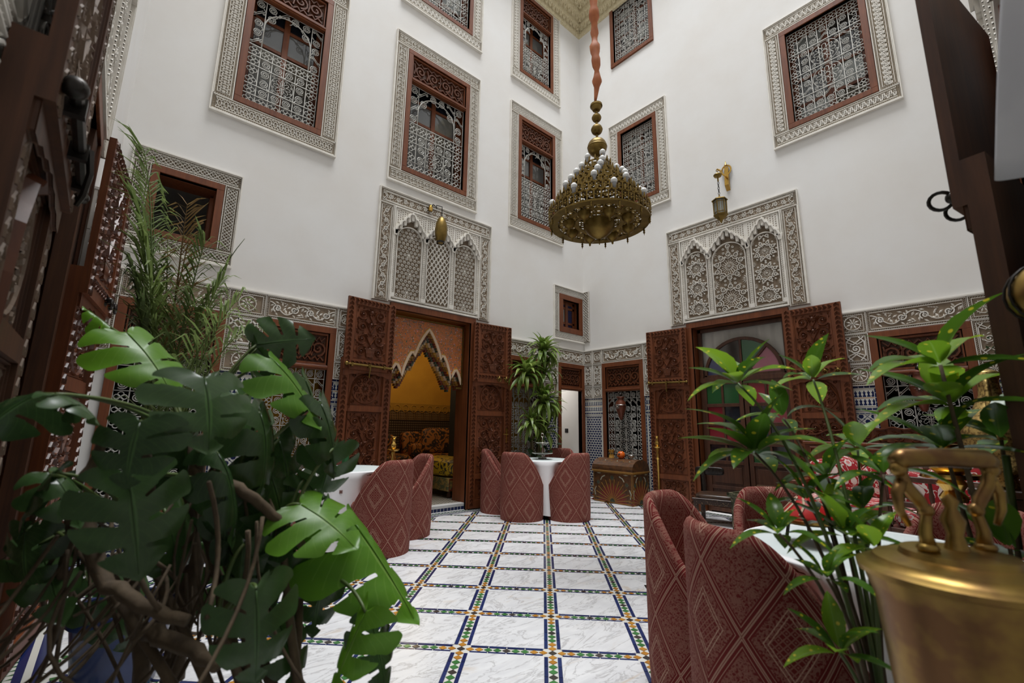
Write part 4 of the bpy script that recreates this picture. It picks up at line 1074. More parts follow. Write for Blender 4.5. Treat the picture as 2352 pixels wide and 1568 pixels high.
def casement(T, w, h, y, panes, mat='cedar', glass='glass_clear_grey', arched=False):
    """wooden casement pair with real panes; panes = (cols, [row heights])"""
    cols, rows = panes; m = MB(); st = .05
    m.box(-w/2, w/2, y+.02, y+.05, 0, h) if glass is None else None
    m.box(-w/2, -w/2+st, y, y+.04, 0, h); m.box(w/2-st, w/2, y, y+.04, 0, h); m.box(-w/2, w/2, y, y+.04, 0, st); m.box(-w/2, w/2, y, y+.04, h-st, h)
    xs = [-w/2+st+(w-2*st)*k/cols for k in range(cols+1)]
    for k, x in enumerate(xs[1:-1]): m.box(x-.035, x+.035, y-.012, y+.04, 0, h)
    zs = [st]; tot = sum(rows)
    for q in rows: zs.append(zs[-1]+(h-2*st)*q/tot)
    for z in zs[1:-1]: m.box(-w/2, w/2, y, y+.035, z-.022, z+.022)
    C = m.build('casement', mat, T, bevel=.002)
    gl = glass if isinstance(glass, (list, tuple)) else [glass]
    for i in range(cols):
        for j in range(len(rows)):
            p = MB(); p.box(xs[i]+.005, xs[i+1]-.005, y+.016, y+.022, zs[j]+.005, zs[j+1]-.005); p.build('pane', gl[(j*cols+i) % len(gl)], C)
    b = MB(); b.box(-w/2, w/2, y+.12, y+.14, 0, h); b.build('dark_backing', 'room_shade', T)  # near-black sheet closing the hole, painted as the unlit interior
    return C
def transom(T, w, z0, z1, y=-.005):
    h = z1-z0; b = MB(); b.box(-w/2, w/2, .03, .05, z0, z1); b.build('transom_back', 'cedar_old', T)
    f = MB(); f.rib([(-w/2+.018, z0+.018), (w/2-.018, z0+.018), (w/2-.018, z1-.018), (-w/2+.018, z1-.018)], .036, .03, -.008, True); f.build('transom_frame', 'cedar', T)
    m = MB(); scrollwork(m, w-.09, h-.09, .03, .0, 4); m.build('transom_carving', 'cedar_carved', T, (0, 0, (z0+z1)/2))
    r = MB(); r.box(-w/2, w/2, -.03, .06, z0-.055, z0); r.box(-w/2, w/2, -.045, .0, z0-.04, z0-.012); r.build('transom_rail', 'cedar_across', T, bevel=.004)
def window(wall, o, label, surr=None, kind='arch', trans=True):
    x0, x1, z0, z1 = o; w, h = x1-x0, z1-z0; WN[0] += 1
    T = thing('window_%d' % WN[0], label, None, wpos(wall, (x0+x1)/2, 0, z0), wrot(wall), kind='structure')
    if surr: surround(T, w, h, *surr)
    if kind == 'open':
        frame_box(T, w, h, .07, deep=.30)
    elif kind == 'small':
        frame_box(T, w, h, .10)
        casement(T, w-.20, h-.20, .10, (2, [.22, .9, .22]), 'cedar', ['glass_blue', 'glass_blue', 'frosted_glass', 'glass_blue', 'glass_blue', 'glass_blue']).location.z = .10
    else:
        frame_box(T, w, h)
        iw = w-.15; zt = h-.075; zb = .075
        if trans:
            th = min(.40, h*.21); transom(T, iw, zt-th, zt); zt -= th+.055
        lay, nc = {'arch': (lay_arch, 6), 'full': (lay_full, 7), 'low': (lay_low, 6)}[kind]
        grille(T, iw, zt-zb, zb, .045, nc, lay)
        if kind == 'arch':
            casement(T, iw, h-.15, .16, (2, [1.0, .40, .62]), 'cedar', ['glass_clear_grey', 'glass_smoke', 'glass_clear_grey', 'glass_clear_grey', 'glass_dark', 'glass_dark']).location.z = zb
        elif kind == 'full':
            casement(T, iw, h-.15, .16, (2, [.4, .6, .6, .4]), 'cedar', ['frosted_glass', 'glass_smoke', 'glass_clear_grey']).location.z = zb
        else:
            b = MB(); d = 1.0
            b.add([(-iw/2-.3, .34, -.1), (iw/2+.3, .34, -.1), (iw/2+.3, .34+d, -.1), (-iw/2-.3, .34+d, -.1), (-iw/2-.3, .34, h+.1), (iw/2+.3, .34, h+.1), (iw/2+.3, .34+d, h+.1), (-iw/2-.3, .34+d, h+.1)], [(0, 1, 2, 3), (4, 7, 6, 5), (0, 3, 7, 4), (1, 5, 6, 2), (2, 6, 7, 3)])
            b.build('room_behind', 'room_shade', T)
    return T
window('back_left', UPL[0], 'tall arched-grille window high on left wall, oval-patterned plaster surround', (.20, 'oval', 'plaster_tan'))
window('back_left', UPL[1], 'tall arched-grille window above the egg-shaped lamp, floral plaster surround', (.20, 'fleur', 'plaster_tan'))
window('back_left', UPL[2], 'tall arched-grille window nearest the corner, behind the chandelier', (.19, 'oval', 'plaster_tan'))
window('back_left', UPL[3], 'topmost iron-grille window cut by the picture top, second from the left', (.20, 'zig', 'plaster_tan'), 'full', False)
window('back_left', UPL[4], 'topmost arched-grille window with orange wood beside the chandelier cord', (.19, 'zig', 'plaster_tan'))
window('back_right', UPR[0], 'square-headed grille window half hidden behind the chandelier', (.19, 'zig', 'plaster_tan'), 'full', False)
window('back_right', UPR[1], 'large grille window high on right wall with zigzag plaster surround', (.20, 'zig', 'plaster_tan'), 'full', False)
window('back_right', UPR[2], 'topmost bare-edged grille window right of the chandelier cord', None, 'full', False)
t = window('back_left', MIDL[0], 'small open dark window above the palm fronds', (.15, 'lattice', 'plaster_brown'), 'open')
b = MB(); b.add([(-.7, .34, -.4), (.7, .34, -.4), (.7, 1.9, -.4), (-.7, 1.9, -.4), (-.7, .34, 1.0), (.7, .34, 1.0), (.7, 1.9, 1.0), (-.7, 1.9, 1.0)], [(0, 1, 2, 3), (4, 7, 6, 5), (0, 3, 7, 4), (1, 5, 6, 2), (2, 6, 7, 3)]); b.build('room_behind', 'wall', t)
b = MB(); b.box(.22, .25, .18, .33, .10, .66); b.build('shutter', 'cedar', t)
window('back_left', MIDL[1], 'small wooden window with blue and frosted panes in the corner', (.13, 'lattice', 'plaster_brown', 1.0, 'ltb'), 'small')
window('back_left', LOWL[0], 'ground floor window with carved transom behind the palm', None, 'low')
window('back_left', LOWL[1], 'ground floor grille window behind the monstera', None, 'low')
window('back_left', LOWL[2], 'ground floor grille window behind the dracaena', None, 'low')
window('back_right', LOWR[0], 'ground floor grille window above the painted chest', None, 'low')
window('back_right', LOWR[1], 'ground floor grille window above the red sofa', None, 'low')

# ------------------------------------------------------------------ doors
DN = [0]
def door(wall, d, label):
    DN[0] += 1; w = d[1]-d[0]
    T = thing('door_%d' % DN[0], label, None, wpos(wall, (d[0]+d[1])/2), wrot(wall), kind='structure'); door_frame(T, w); return T, w
D1, dw = door('back_left', DOORL, 'open carved double door to the yellow salon on the left wall')
make_leaf(D1, .68, -dw/2+.04, -1, .10, 'bolt'); make_leaf(D1, .70, dw/2-.06, 1, .10, 'knob_handle')
D2, dw2 = door('back_right', DOORR, 'carved double door with glazed fanlight on the right wall')
make_leaf(D2, .68, -dw2/2+.02, -1, .10, 'bolt'); make_leaf(D2, .66, dw2/2-.04, 1, .06, 'knob')
D3, dw3 = door('near_left', (DOORR[0]-5.8, DOORR[1]-5.8), 'dark weathered carved door at the left edge of the picture')
make_leaf(D3, .72, -dw3/2+.02, -1, .02, 'bolt', 'cedar_old', CWG, 'black_iron'); make_leaf(D3, .74, dw3/2-.20, 1, .12, 'knob', 'cedar', None, 'black_iron')
D4, dw4 = door('near_right', (7.02+DOORL[0], 7.02+DOORL[1]), 'dark carved door leaf with ring at the right edge of the picture')
make_leaf(D4, .66, dw4/2-.06, 1, .20, 'ring', 'cedar_old', None, 'black_iron', True); make_leaf(D4, .66, -dw4/2+.06, -1, .05, 'knob', 'cedar_old')
hp = MB(); hp.box(dw3/2-.27, dw3/2-.06, -.015, .06, 0, 2.84); hp.build('hinge_post', 'cedar_old', D3, bevel=.004)
for T_, w_ in ((D3, dw3), (D4, dw4)):
    b = MB(); b.add([(-w_/2-.3, .34, 0), (w_/2+.3, .34, 0), (w_/2+.3, 2, 0), (-w_/2-.3, 2, 0), (-w_/2-.3, .34, 3), (w_/2+.3, .34, 3), (w_/2+.3, 2, 3), (-w_/2-.3, 2, 3)], [(0, 1, 2, 3), (4, 7, 6, 5), (0, 3, 7, 4), (1, 5, 6, 2), (2, 6, 7, 3)]); b.build('room_behind', 'room_shade', T_)
arch_panel('back_left', -3.39, 'L', 'trim_2', 'carved plaster triple-arch panel above the yellow salon door')
arch_panel('back_right', 2.89, 'R', 'trim_3', 'carved plaster triple-arch panel above the glazed door')
arch_panel('near_left', 2.89-5.8, 'R', 'trim_4', 'carved plaster panel seen edge-on at upper left')
arch_panel('near_right', 7.02-3.39, 'L', 'trim_5', 'carved plaster panel seen edge-on at upper right')

# glazed fanlight door inside D2
def glazed():
    w = dw2-.20; y = .14; zf = 1.92; ht = 2.77
    m = MB(); st = .05
    m.box(-w/2, -w/2+st, y, y+.05, 0, ht); m.box(w/2-st, w/2, y, y+.05, 0, ht); m.box(-w/2, w/2, y, y+.05, ht-st, ht); m.box(-w/2, w/2, y-.015, y+.05, zf, zf+.07)
    R = w/2-st-.02; cz = zf+.09; k = R/(ht-cz-st-.02); sz = min(1, 1/k)
    el = lambda r, a: (r*math.cos(a), cz+r*sz*math.sin(a))
    m.rib([el(R-.025, PI*q/20) for q in range(21)], .055, y+.04, y-.004); m.rib([el(R*.26, PI*q/10) for q in range(11)], .05, y+.04, y-.004)
    m.box(-R, R, y-.004, y+.04, cz-.03, cz+.02)
    for a in (PI/4+.05, PI/2, 3*PI/4-.05): m.rib([el(R*.26, a), el(R-.03, a)], .04, y+.04, y-.002)
    F = m.build('fanlight', 'walnut', D2, bevel=.002)
    cols = ['glass_pink', 'glass_green', 'glass_smoke', 'glass_blue']; an = [0, PI/4+.05, PI/2, 3*PI/4-.05, PI]
    for q in range(4):
        g = MB(); a, b = an[q], an[q+1]
        g.prism([el(R*.25, a+(b-a)*t/6) for t in range(7)] + [el(R-.02, b-(b-a)*t/8) for t in range(9)], y+.018, y+.024); g.build('coloured_pane', cols[q], F)
    g = MB(); g.prism([el(R*.25, PI*t/10) for t in range(11)], y+.018, y+.024); g.build('coloured_pane', 'glass_red', F)
    c = MB(); n = 40; c.grid(lambda a, b: (-w/2+w*a, y+.09+.012*math.sin(a*60)+.008*math.sin(a*23), zf+.1+(ht-zf-.1)*b), n, 2); c.build('white_curtain', 'curtain_white', D2, smooth=True)
    # lower pair of leaves with small panes and solid bottom panels
    for s in (-1, 1):
        L = MB(); a, b = (0.008, w/2-.03) if s > 0 else (-w/2+.03, -.008); W = b-a
        L.box(a, a+.06, y-.01, y+.04, 0.02, zf); L.box(b-.06, b, y-.01, y+.04, 0.02, zf)
        zs = [.02, .34, .70, .98, 1.26, 1.54, 1.88]
        for z in zs: L.box(a, b, y-.008, y+.04, z, z+.05)
        mx = (a+b)/2; L.box(mx-.016, mx+.016, y-.004, y+.035, .70, zf)
        for z0_, z1_ in ((.07, .34), (.39, .70)): L.box(a+.06, b-.06, y+.01, y+.03, z0_, z1_); L.box(a+.10, b-.10, y, y+.01, z0_+.04, z1_-.04)
        LO = L.build('glazed_leaf', 'walnut', D2, bevel=.002)
        pc = ['glass_dark', 'glass_green', 'glass_red', 'glass_dark', 'glass_dark', 'glass_dark', 'glass_red', 'glass_dark', 'glass_green', 'glass_red']
        kk = 0
        for z0_, z1_ in zip(zs[2:-1], zs[3:]):
            for xa, xb in ((a+.06, mx-.016), (mx+.016, b-.06)):
                p = MB(); p.box(xa, xb, y+.014, y+.02, z0_+.05, z1_); p.build('pane', pc[(kk*3+(1 if s > 0 else 0)) % 10], LO); kk += 1
    bk = MB(); bk.box(-w/2-.05, w/2+.05, y+.16, y+.19, 0, 2.85); bk.build('room_behind', 'room_shade', D2)  # flat sheet behind the glazing, interior shade put into its colour
    sg = MB(); sg.box(-.07, .07, y-.02, y-.013, zf+.035, zf+.085); SG = sg.build('name_plate', 'sign_yellow', D2)
    lt = MB(); x = -.055
    for wd in (.012, .009, .012, .010, .0, .012, .010, .008, .011): 
        if wd: lt.box(x, x+wd*.3, y-.0215, y-.02, zf+.048, zf+.070); lt.box(x, x+wd, y-.0215, y-.02, zf+.066, zf+.070); lt.box(x+wd*.7, x+wd, y-.0215, y-.02, zf+.050, zf+.070)
        x += wd+.003 if wd else .012
    lt.build('lettering', 'sign_print', D2)
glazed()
# corner door of the left wall: frame, transom, white passage behind
T = thing('door_5', 'narrow open doorway with carved transom in the corner', None, wpos('back_left', (-.76-.03)/2), 0, kind='structure')
w = .73; h = 2.38
m = MB()
for d, y in ((0, -.035), (.022, -.02), (.045, 0)):
    for a, b, c, e in ((-w/2+d, -w/2+.075, 0, h-.075), (w/2-.075, w/2-d, 0, h-.075), (-w/2+d, w/2-d, h-.075, h-d)): m.box(a, b, y, .07+d*.02, c, e)
m.build('door_frame', 'cedar', T, bevel=.003)
transom(T, w-.15, 1.94, 2.305)
b = MB(); b.add([(-.5, .34, 0), (.345, .34, 0), (.345, 1.6, 0), (-.5, 1.6, 0), (-.5, .34, 2.6), (.345, .34, 2.6), (.345, 1.6, 2.6), (-.5, 1.6, 2.6)], [(0, 1, 2, 3), (4, 7, 6, 5), (0, 3, 7, 4), (1, 5, 6, 2), (2, 6, 7, 3)]); b.build('passage_wall', 'wall', T)
m = MB(); m.box(.332, .345, .38, .46, 1.10, 1.18); m.box(.326, .332, .395, .445, 1.115, 1.165); sw = m.build('light_switch', 'switch_black', T, bevel=.002)
# ------------------------------------------------------------------ yellow salon behind door 1
def salon():
    xc = (DOORL[0]+DOORL[1])/2; x0, x1, y0, y1 = -5.7, -.9, .34, 3.2; zf = .09
    R = thing('salon_room', None, None, (0, 0, 0), kind='structure')
    def sheet(nm, mat, P, uv=None): m = MB(); m.add(P, [(0, 1, 2, 3)], uv); m.build(nm, mat, R)
    for a, b in (((x0, y1), (x1, y1)), ((x1, y1), (x1, y0)), ((x0, y0), (x0, y1))):
        L = math.hypot(b[0]-a[0], b[1]-a[1])
        sheet('ochre_upper_wall', 'ochre_wall', [(*a, 1.66), (*b, 1.66), (*b, 3.7), (*a, 3.7)])
        sheet('tiled_dado', 'salon_dado', [(*a, zf), (*b, zf), (*b, 1.66), (*a, 1.66)], [(0, 0), (L, 0), (L, 1.57), (0, 1.57)])
    sheet('upper_wall_inside', 'ochre_wall', [(x0, y0+.01, 2.9), (x1, y0+.01, 2.9), (x1, y0+.01, 3.7), (x0, y0+.01, 3.7)])
    sheet('salon_ceiling', 'cedar_old', [(x0, y0, 3.7), (x1, y0, 3.7), (x1, y1, 3.7), (x0, y1, 3.7)])
    for a, b in ((x0, DOORL[0]), (DOORL[1], x1)): sheet('side_wall', 'ochre_wall', [(a, y0+.01, 0), (b, y0+.01, 0), (b, y0+.01, 2.95), (a, y0+.01, 2.95)])
    m = MB(); m.add([(x0, .10, zf), (x1, .10, zf), (x1, y1, zf), (x0, y1, zf)], [(0, 1, 2, 3)], [(x0, 0), (x1, 0), (x1, y1), (x0, y1)]); m.box(-4.6, -2.1, .06, .35, 0, zf-.002); m.build('salon_floor', 'salon_tiles', R)
    m = MB(); m.box(DOORL[0]+.05, DOORL[1]-.05, .02, .12, .03, zf+.004); st = m.build('doorstep', 'marble_step', R, bevel=.006)
    m = MB(); m.add([(DOORL[0]+.05, .019, 0), (DOORL[1]-.05, .019, 0), (DOORL[1]-.05, .019, .05), (DOORL[0]+.05, .019, .05)], [(0, 1, 2, 3)], [(0, 0), (1.3, 0), (1.3, .05), (0, .05)]); m.build('step_tiles', 'zellige_border', R)
    # relief frieze on the back wall
    m = MB()
    for k in range(24): m.rib(circ(x0+.2+k*.2, 1.55, .075, 10), .012, y1-.004, y1-.014, True)
    m.build('salon_frieze', 'gold_paint', R)
    # painted arch
    A = thing('painted_arch', 'orange painted wooden arch with flowers and stalactite fringe in salon doorway', 'arch', (xc, .17, 1.80))
    hw, zt = .61, .95
    half = [(0, .80), (.04, .755), (.09, .68), (.15, .57), (.20, .45), (.222, .375), (.245, .43), (.28, .425), (.33, .34), (.38, .21), (.415, .07), (.445, .16), (.48, .225), (.515, .235), (.555, .17), (hw, .02)]
    out = [(-a, b) for a, b in half[::-1]] + half[1:]
    m = MB(); m.prism([(-hw, zt)] + out + [(hw, zt)], -.02, .0); m.build('painted_board', 'painted_arch', A)
    m = MB(); m.rib([(a, b+.035) for a, b in out], .035, -.02, -.026); m.build('gold_outline', 'gold_paint', A)
    m = MB(); m.rib([(a, b+.012) for a, b in out], .045, -.02, -.032); m.build('ivory_outline', 'ivory_paint', A)
    m = MB(); m.rib([(-hw, .0), (-hw, zt-.012), (hw, zt-.012), (hw, .0)], .024, -.01, -.034); rope(m, -hw, hw, zt-.035, zt-.01, .02, -.03, -.045); rope(m, hw-.02, hw, .02, zt-.03, .02, -.03, -.045); m.build('beaded_frame', 'old_brass', A)
    m = MB(); m.box(hw-.10, hw+.01, -.03, .02, -.04, -.015); m.build('bracket_shelf', 'old_brass', A)
    zin = lambda x: (.60-1.55*abs(x) if abs(x) < .42 else (-.05+(abs(x)-.42)*1.6 if abs(x) < .52 else .11-(abs(x)-.52)*2.2))
    cs = .034
    cm = []
    for q in ('gold_paint', 'paint_green', 'paint_ochre', 'ivory_paint', 'paint_red'):
        mb = MB(); mb.box(-cs*.45, cs*.45, -.02, .05, -cs*.45, cs*.40); mb.cur = 1; mb.dia(0, 0, PI/2, cs*.6, cs*.4, -.02, -.022); cm.append(mb.mesh('stalactite_cell', [q, 'switch_black']))
    for row in range(26):
        z = .78-row*cs
        for i in range(-18, 19):
            x = i*cs+(cs/2 if row % 2 else 0)
            if abs(x) > hw-.02: continue
            zo = None
            for (a, b), (c, d) in zip(half, half[1:]):
                if a <= abs(x) <= c: zo = b+(d-b)*(abs(x)-a)/(c-a)
            if zo is None or z > zo+.02 or z < zin(x)-.06: continue
            inst('stalactite_cell', cm[(row*2+abs(i)*3) % 5], A, (x, .03+.10*max(0, min(1, (zo-z)/.25)), z))
    # divans and cushions
    D = thing('divan', 'low divan with yellow and black brocade mattress inside the salon', 'sofa', (-2.10, 1.05, zf), 0)
    m = MB(); m.box(-.62, .62, -.55, .75, .10, .30); m.build('painted_base', 'painted_divan', D, bevel=.008)
    m = MB(); m.rib([(-.6, .12), (-.6, .28), (.6, .28), (.6, .12)], .02, -.55, -.565, True)
    for k in range(7): m.rib([(-.55+k*.16, .13), (-.49+k*.16, .25), (-.43+k*.16, .13)], .016, -.55, -.56)
    m.build('painted_moulding', 'paint_red', D)
    for sx in (-1, 1):
        for sy in (-.5, .7): m = MB(); m.lathe([(0, 0), (.03, 0), (.04, .04), (.025, .08), (.035, .11)], 10, (sx*.56, sy, 0)); m.build('foot', 'cedar_old', D, smooth=True)
    m = MB(); m.grid(lambda a, b: superell(a, b, .64, .67, .145, (0, .10, .435)), 28, 14, lambda a, b: (a*4, b*1.2), True); m.build('mattress', 'yellow_brocade', D, smooth=True)
    lab = ['orange and black brocade cushion behind the doorway candlestick in the salon', 'orange and black brocade cushion in middle of far salon wall', 'largest orange and black brocade cushion inside the salon', 'small round-ended brocade bolster inside the salon']
    B = thing('divan', 'dark orange brocade divan along the far salon wall', 'sofa', (-2.3, 2.75, zf), 0)
    m = MB(); m.box(-1.4, 1.3, -.40, .40, .08, .30); m.build('painted_base', 'painted_divan', B)
    m = MB(); m.grid(lambda a, b: superell(a, b, 1.38, .42, .13, (-.05, 0, .42)), 28, 12, lambda a, b: (a*4, b), True); m.build('mattress', 'orange_brocade', B, smooth=True)
    for k, (x, y, z, sx, sz, rz) in enumerate(((-2.75, 2.85, .80, .24, .22, 0), (-2.12, 2.85, .83, .22, .24, 0), (-1.55, 2.75, .88, .36, .27, -.25), (-2.25, 2.35, .72, .15, .13, .1))):
        m = MB(); m.grid(lambda a, b: superell(a, b, sx, .11, sz, (0, 0, 0)), 20, 12, lambda a, b: (a*2, b), True)
        o = m.build('cushion', 'orange_brocade', None, (x, y, z), (-.15, 0, rz), smooth=True); o['label'] = lab[k]; o['category'] = 'cushion'; o['group'] = 'brocade salon cushions'
def superell(a, b, sx, sy, sz, c, e=.38):
    t = 2*PI*a; p = PI*(b-.5)
    f = lambda v: math.copysign(abs(v)**e, v)
    return (c[0]+sx*f(math.cos(p))*f(math.cos(t)), c[1]+sy*f(math.cos(p))*f(math.sin(t)), c[2]+sz*f(math.sin(p)))
salon()

# ------------------------------------------------------------------ tub chairs
def chair_meshes():
    R0, TH = .285, .055; A = math.radians(118)
    def top(th):
        q = min(1, abs(th)/A); return .46+.41*(.5+.5*math.cos(PI*min(1, max(0, (q-.24)/.72))))**.72
    m = MB(); nu = 40
    ang = [(-A+2*A*i/nu) for i in range(nu+1)]
    rings = []
    prof = [(0, 0), (.004, .12), (.0, .5), (-.004, .93), (-.006, .965), (-.018, .99), (-.030, 1.0), (-.044, .99), (-.054, .955), (-.058, .90)]
    def P(th, dr, f, zz=None):
        z = top(th)*f if zz is None else zz
        r = R0+dr+.012*(z/.87)
        return (r*math.sin(th)*1.0, -r*math.cos(th)*1.02+.02, z)
    vs = []; uv = []
    for dr, f in prof:
        for th in ang:
            vs.append(P(th, dr, f)); uv.append((th*R0+.135, top(th)*f+.05))
    for th in ang: vs.append(P(th, -.062, 0, .40)); uv.append((th*R0+.135, .45))
    W = nu+1; K = len(prof)+1
    fs = [(j*W+i, j*W+i+1, (j+1)*W+i+1, (j+1)*W+i) for j in range(K-1) for i in range(nu)]
    m.add(vs, fs, uv)
    for i in (0, nu):                                                                       # front edge of each arm
        m.add([vs[j*W+i] for j in range(K)], [tuple(range(K))], [(.02*k, vs[k*W+i][2]) for k in range(K)])
    shell = m.mesh('shell', 'woven', True, auto=50)
    m = MB(); n = 32
    def sr(t): return .245
    ringo = [(.262*math.cos(2*PI*k/n), .255*math.sin(2*PI*k/n)+.03) for k in range(n)]
    zs = [(1.0, .0), (1.0, .38), (1.03, .40), (1.03, .44), (.98, .465), (.8, .475)]
    vs = []; uv = []
    for s, z in zs:
        for k, (x, y) in enumerate(ringo): vs.append((x*s, y*s if y < 0 else y*s*1.06, z)); uv.append((2*PI*k/n*.25, z))
    c = len(vs); vs.append((0, .03, .478)); uv.append((0, .5))
    fs = [(j*n+k, j*n+(k+1) % n, (j+1)*n+(k+1) % n, (j+1)*n+k) for j in range(len(zs)-1) for k in range(n)] + [((len(zs)-1)*n+k, (len(zs)-1)*n+(k+1) % n, c) for k in range(n)]
    m.add(vs, fs, uv); seat = m.mesh('seat', 'woven', True, auto=50)
    m = MB(); m.tube([(x*1.035, (y if y < 0 else y*1.06)*1.035, .40) for x, y in ringo], .006, 5, True); pip = m.mesh('seat_piping', 'woven', True)
    return shell, seat, pip
CH = chair_meshes()
def chair(c, table, label, group, turn=0):
    a = math.atan2(table[1]-c[1], table[0]-c[0])-PI/2+turn
    T = thing('tub_chair', label, 'chair', (c[0], c[1], 0), a, group)
    inst('shell', CH[0], T); s = inst('seat', CH[1], T); inst('seat_piping', CH[2], s); return T
def table(c, label, R=.43, pushes=(), drop=.70):
    T = thing('round_table', 'round pedestal table under the white cloth of ' + label, 'table', (*c, 0))
    m = MB(); m.lathe([(0, .70), (R-.01, .70), (R-.01, .725), (0, .725)], 32); m.build('tabletop', 'cedar', T)
    m = MB(); m.lathe([(.0, .02), (.14, .02), (.15, .05), (.05, .10), (.04, .35), (.05, .62), (.13, .70), (0, .70)], 16); m.build('pedestal', 'cedar_old', T, smooth=True, auto=40)
    zt = .738; n = 96; nz = 12
    def rad(t, q):                                                     # q 0 at the top edge .. 1 at the hem
        r = R+.012+q*(.06+.045*math.cos(t*9+1.2*math.sin(t*2)))+q*.012*math.cos(t*23)
        for pa in pushes:
            d = abs((t-pa+PI) % (2*PI)-PI); k = max(0, 1-d/.48); k = k*k*(3-2*k); r -= k*min(1, q*4)*(R-.20)
        return r
    m = MB(); vs = []; fs = []; uv = []
    for j in range(5):
        for k in range(n): t = 2*PI*k/n; r = (R+.004)*j/4; vs.append((r*math.cos(t), r*math.sin(t), zt)); uv.append((vs[-1][0], vs[-1][1]))
    for j in range(nz+1):
        q = j/nz
        for k in range(n):
            t = 2*PI*k/n; r = rad(t, q); hem = drop*(1+.03*math.cos(4*t)); vs.append((r*math.cos(t), r*math.sin(t), zt-.006-hem*q)); uv.append((t*R, q))
    N = 5+nz+1
    fs = [(j*n+k, j*n+(k+1) % n, (j+1)*n+(k+1) % n, (j+1)*n+k) for j in range(N-1) for k in range(n)]
    m.add(vs, fs, uv)
    C = m.build('tablecloth', 'linen', None, (*c, 0), smooth=True); C['label'] = 'white embroidered cloth draped over ' + label; C['category'] = 'tablecloth'; C['group'] = 'white tablecloths'
    rnd = random.Random(3)
    for k in range(14):                                                # embroidered crosses on the skirt
        t = 2*PI*k/14+.2; q = .25+.5*(k % 3)/2
        if any(abs((t-pa+PI) % (2*PI)-PI) < .7 for pa in pushes): continue
        r = rad(t, q)+.004; e = MB()
        for a, b in ((.03, .01), (.01, .03)): e.box(-a/2, a/2, -.001, .001, -b/2, b/2)
        for a in (-.011, .011):
            for b in (-.011, .011): e.box(a-.004, a+.004, -.001, .001, b-.004, b+.004)
        e.build('embroidered_cross', 'embroidery', C, (r*math.cos(t), r*math.sin(t), zt-drop*q), (0, 0, t+PI/2))
    g = MB(); g.lathe([(0, zt+.003), (R-.03, zt+.003), (R-.025, zt+.006), (R-.03, zt+.009), (0, zt+.009)], 40)
    G = g.build('glass_sheet', 'table_glass', None, (*c, 0)); G['label'] = 'round glass sheet lying on ' + label; G['category'] = 'glass sheet'; G['group'] = 'table glass sheets'
    return T
TB, TA, TC = (-1.98, -.84), (-4.84, -.78), (-4.42, -5.16)
BCH = [(-2.52, -.98, 'red woven tub chair, back turned, at silver dish table on the salon side'), (-2.00, -1.38, 'red woven tub chair, back turned, at silver dish table on the chest side'), (-2.42, -.40, 'red woven tub chair at silver dish table, touching the open carved leaf'), (-1.44, -.62, 'red woven tub chair between silver dish table and corner doorway')]
ACH = [(-4.68, -1.33, 'red woven tub chair, back to camera, beside the monstera'), (-4.16, -.86, 'red woven tub chair seen from its side before the salon doorway'), (-4.84, -.34, 'red woven tub chair between green bottle table and the tiled wall'), (-5.40, -.78, 'red woven tub chair behind the monstera leaves')]
CCH = [(-4.90, -4.93, 'largest red woven tub chair, back turned, next to the spotted shrub'), (-4.50, -4.49, 'red woven tub chair showing its hollow inside, next to the largest chair'), (-3.96, -4.72, 'red woven tub chair behind the spotted shrub and the red conical dish'), (-3.90, -5.36, 'red woven tub chair behind the brass urn, before the heavy candlestick')]
for tc, lst, lab in ((TB, BCH, 'the far table beside the chest'), (TA, ACH, 'the table behind the monstera'), (TC, CCH, 'the near table with the red conical dish')):
    table(tc, lab, .43 if tc != TC else .47, [math.atan2(y-tc[1], x-tc[0]) for x, y, _ in lst])
    for x, y, l in lst: chair((x, y), tc, l, 'red tub chairs', .0)

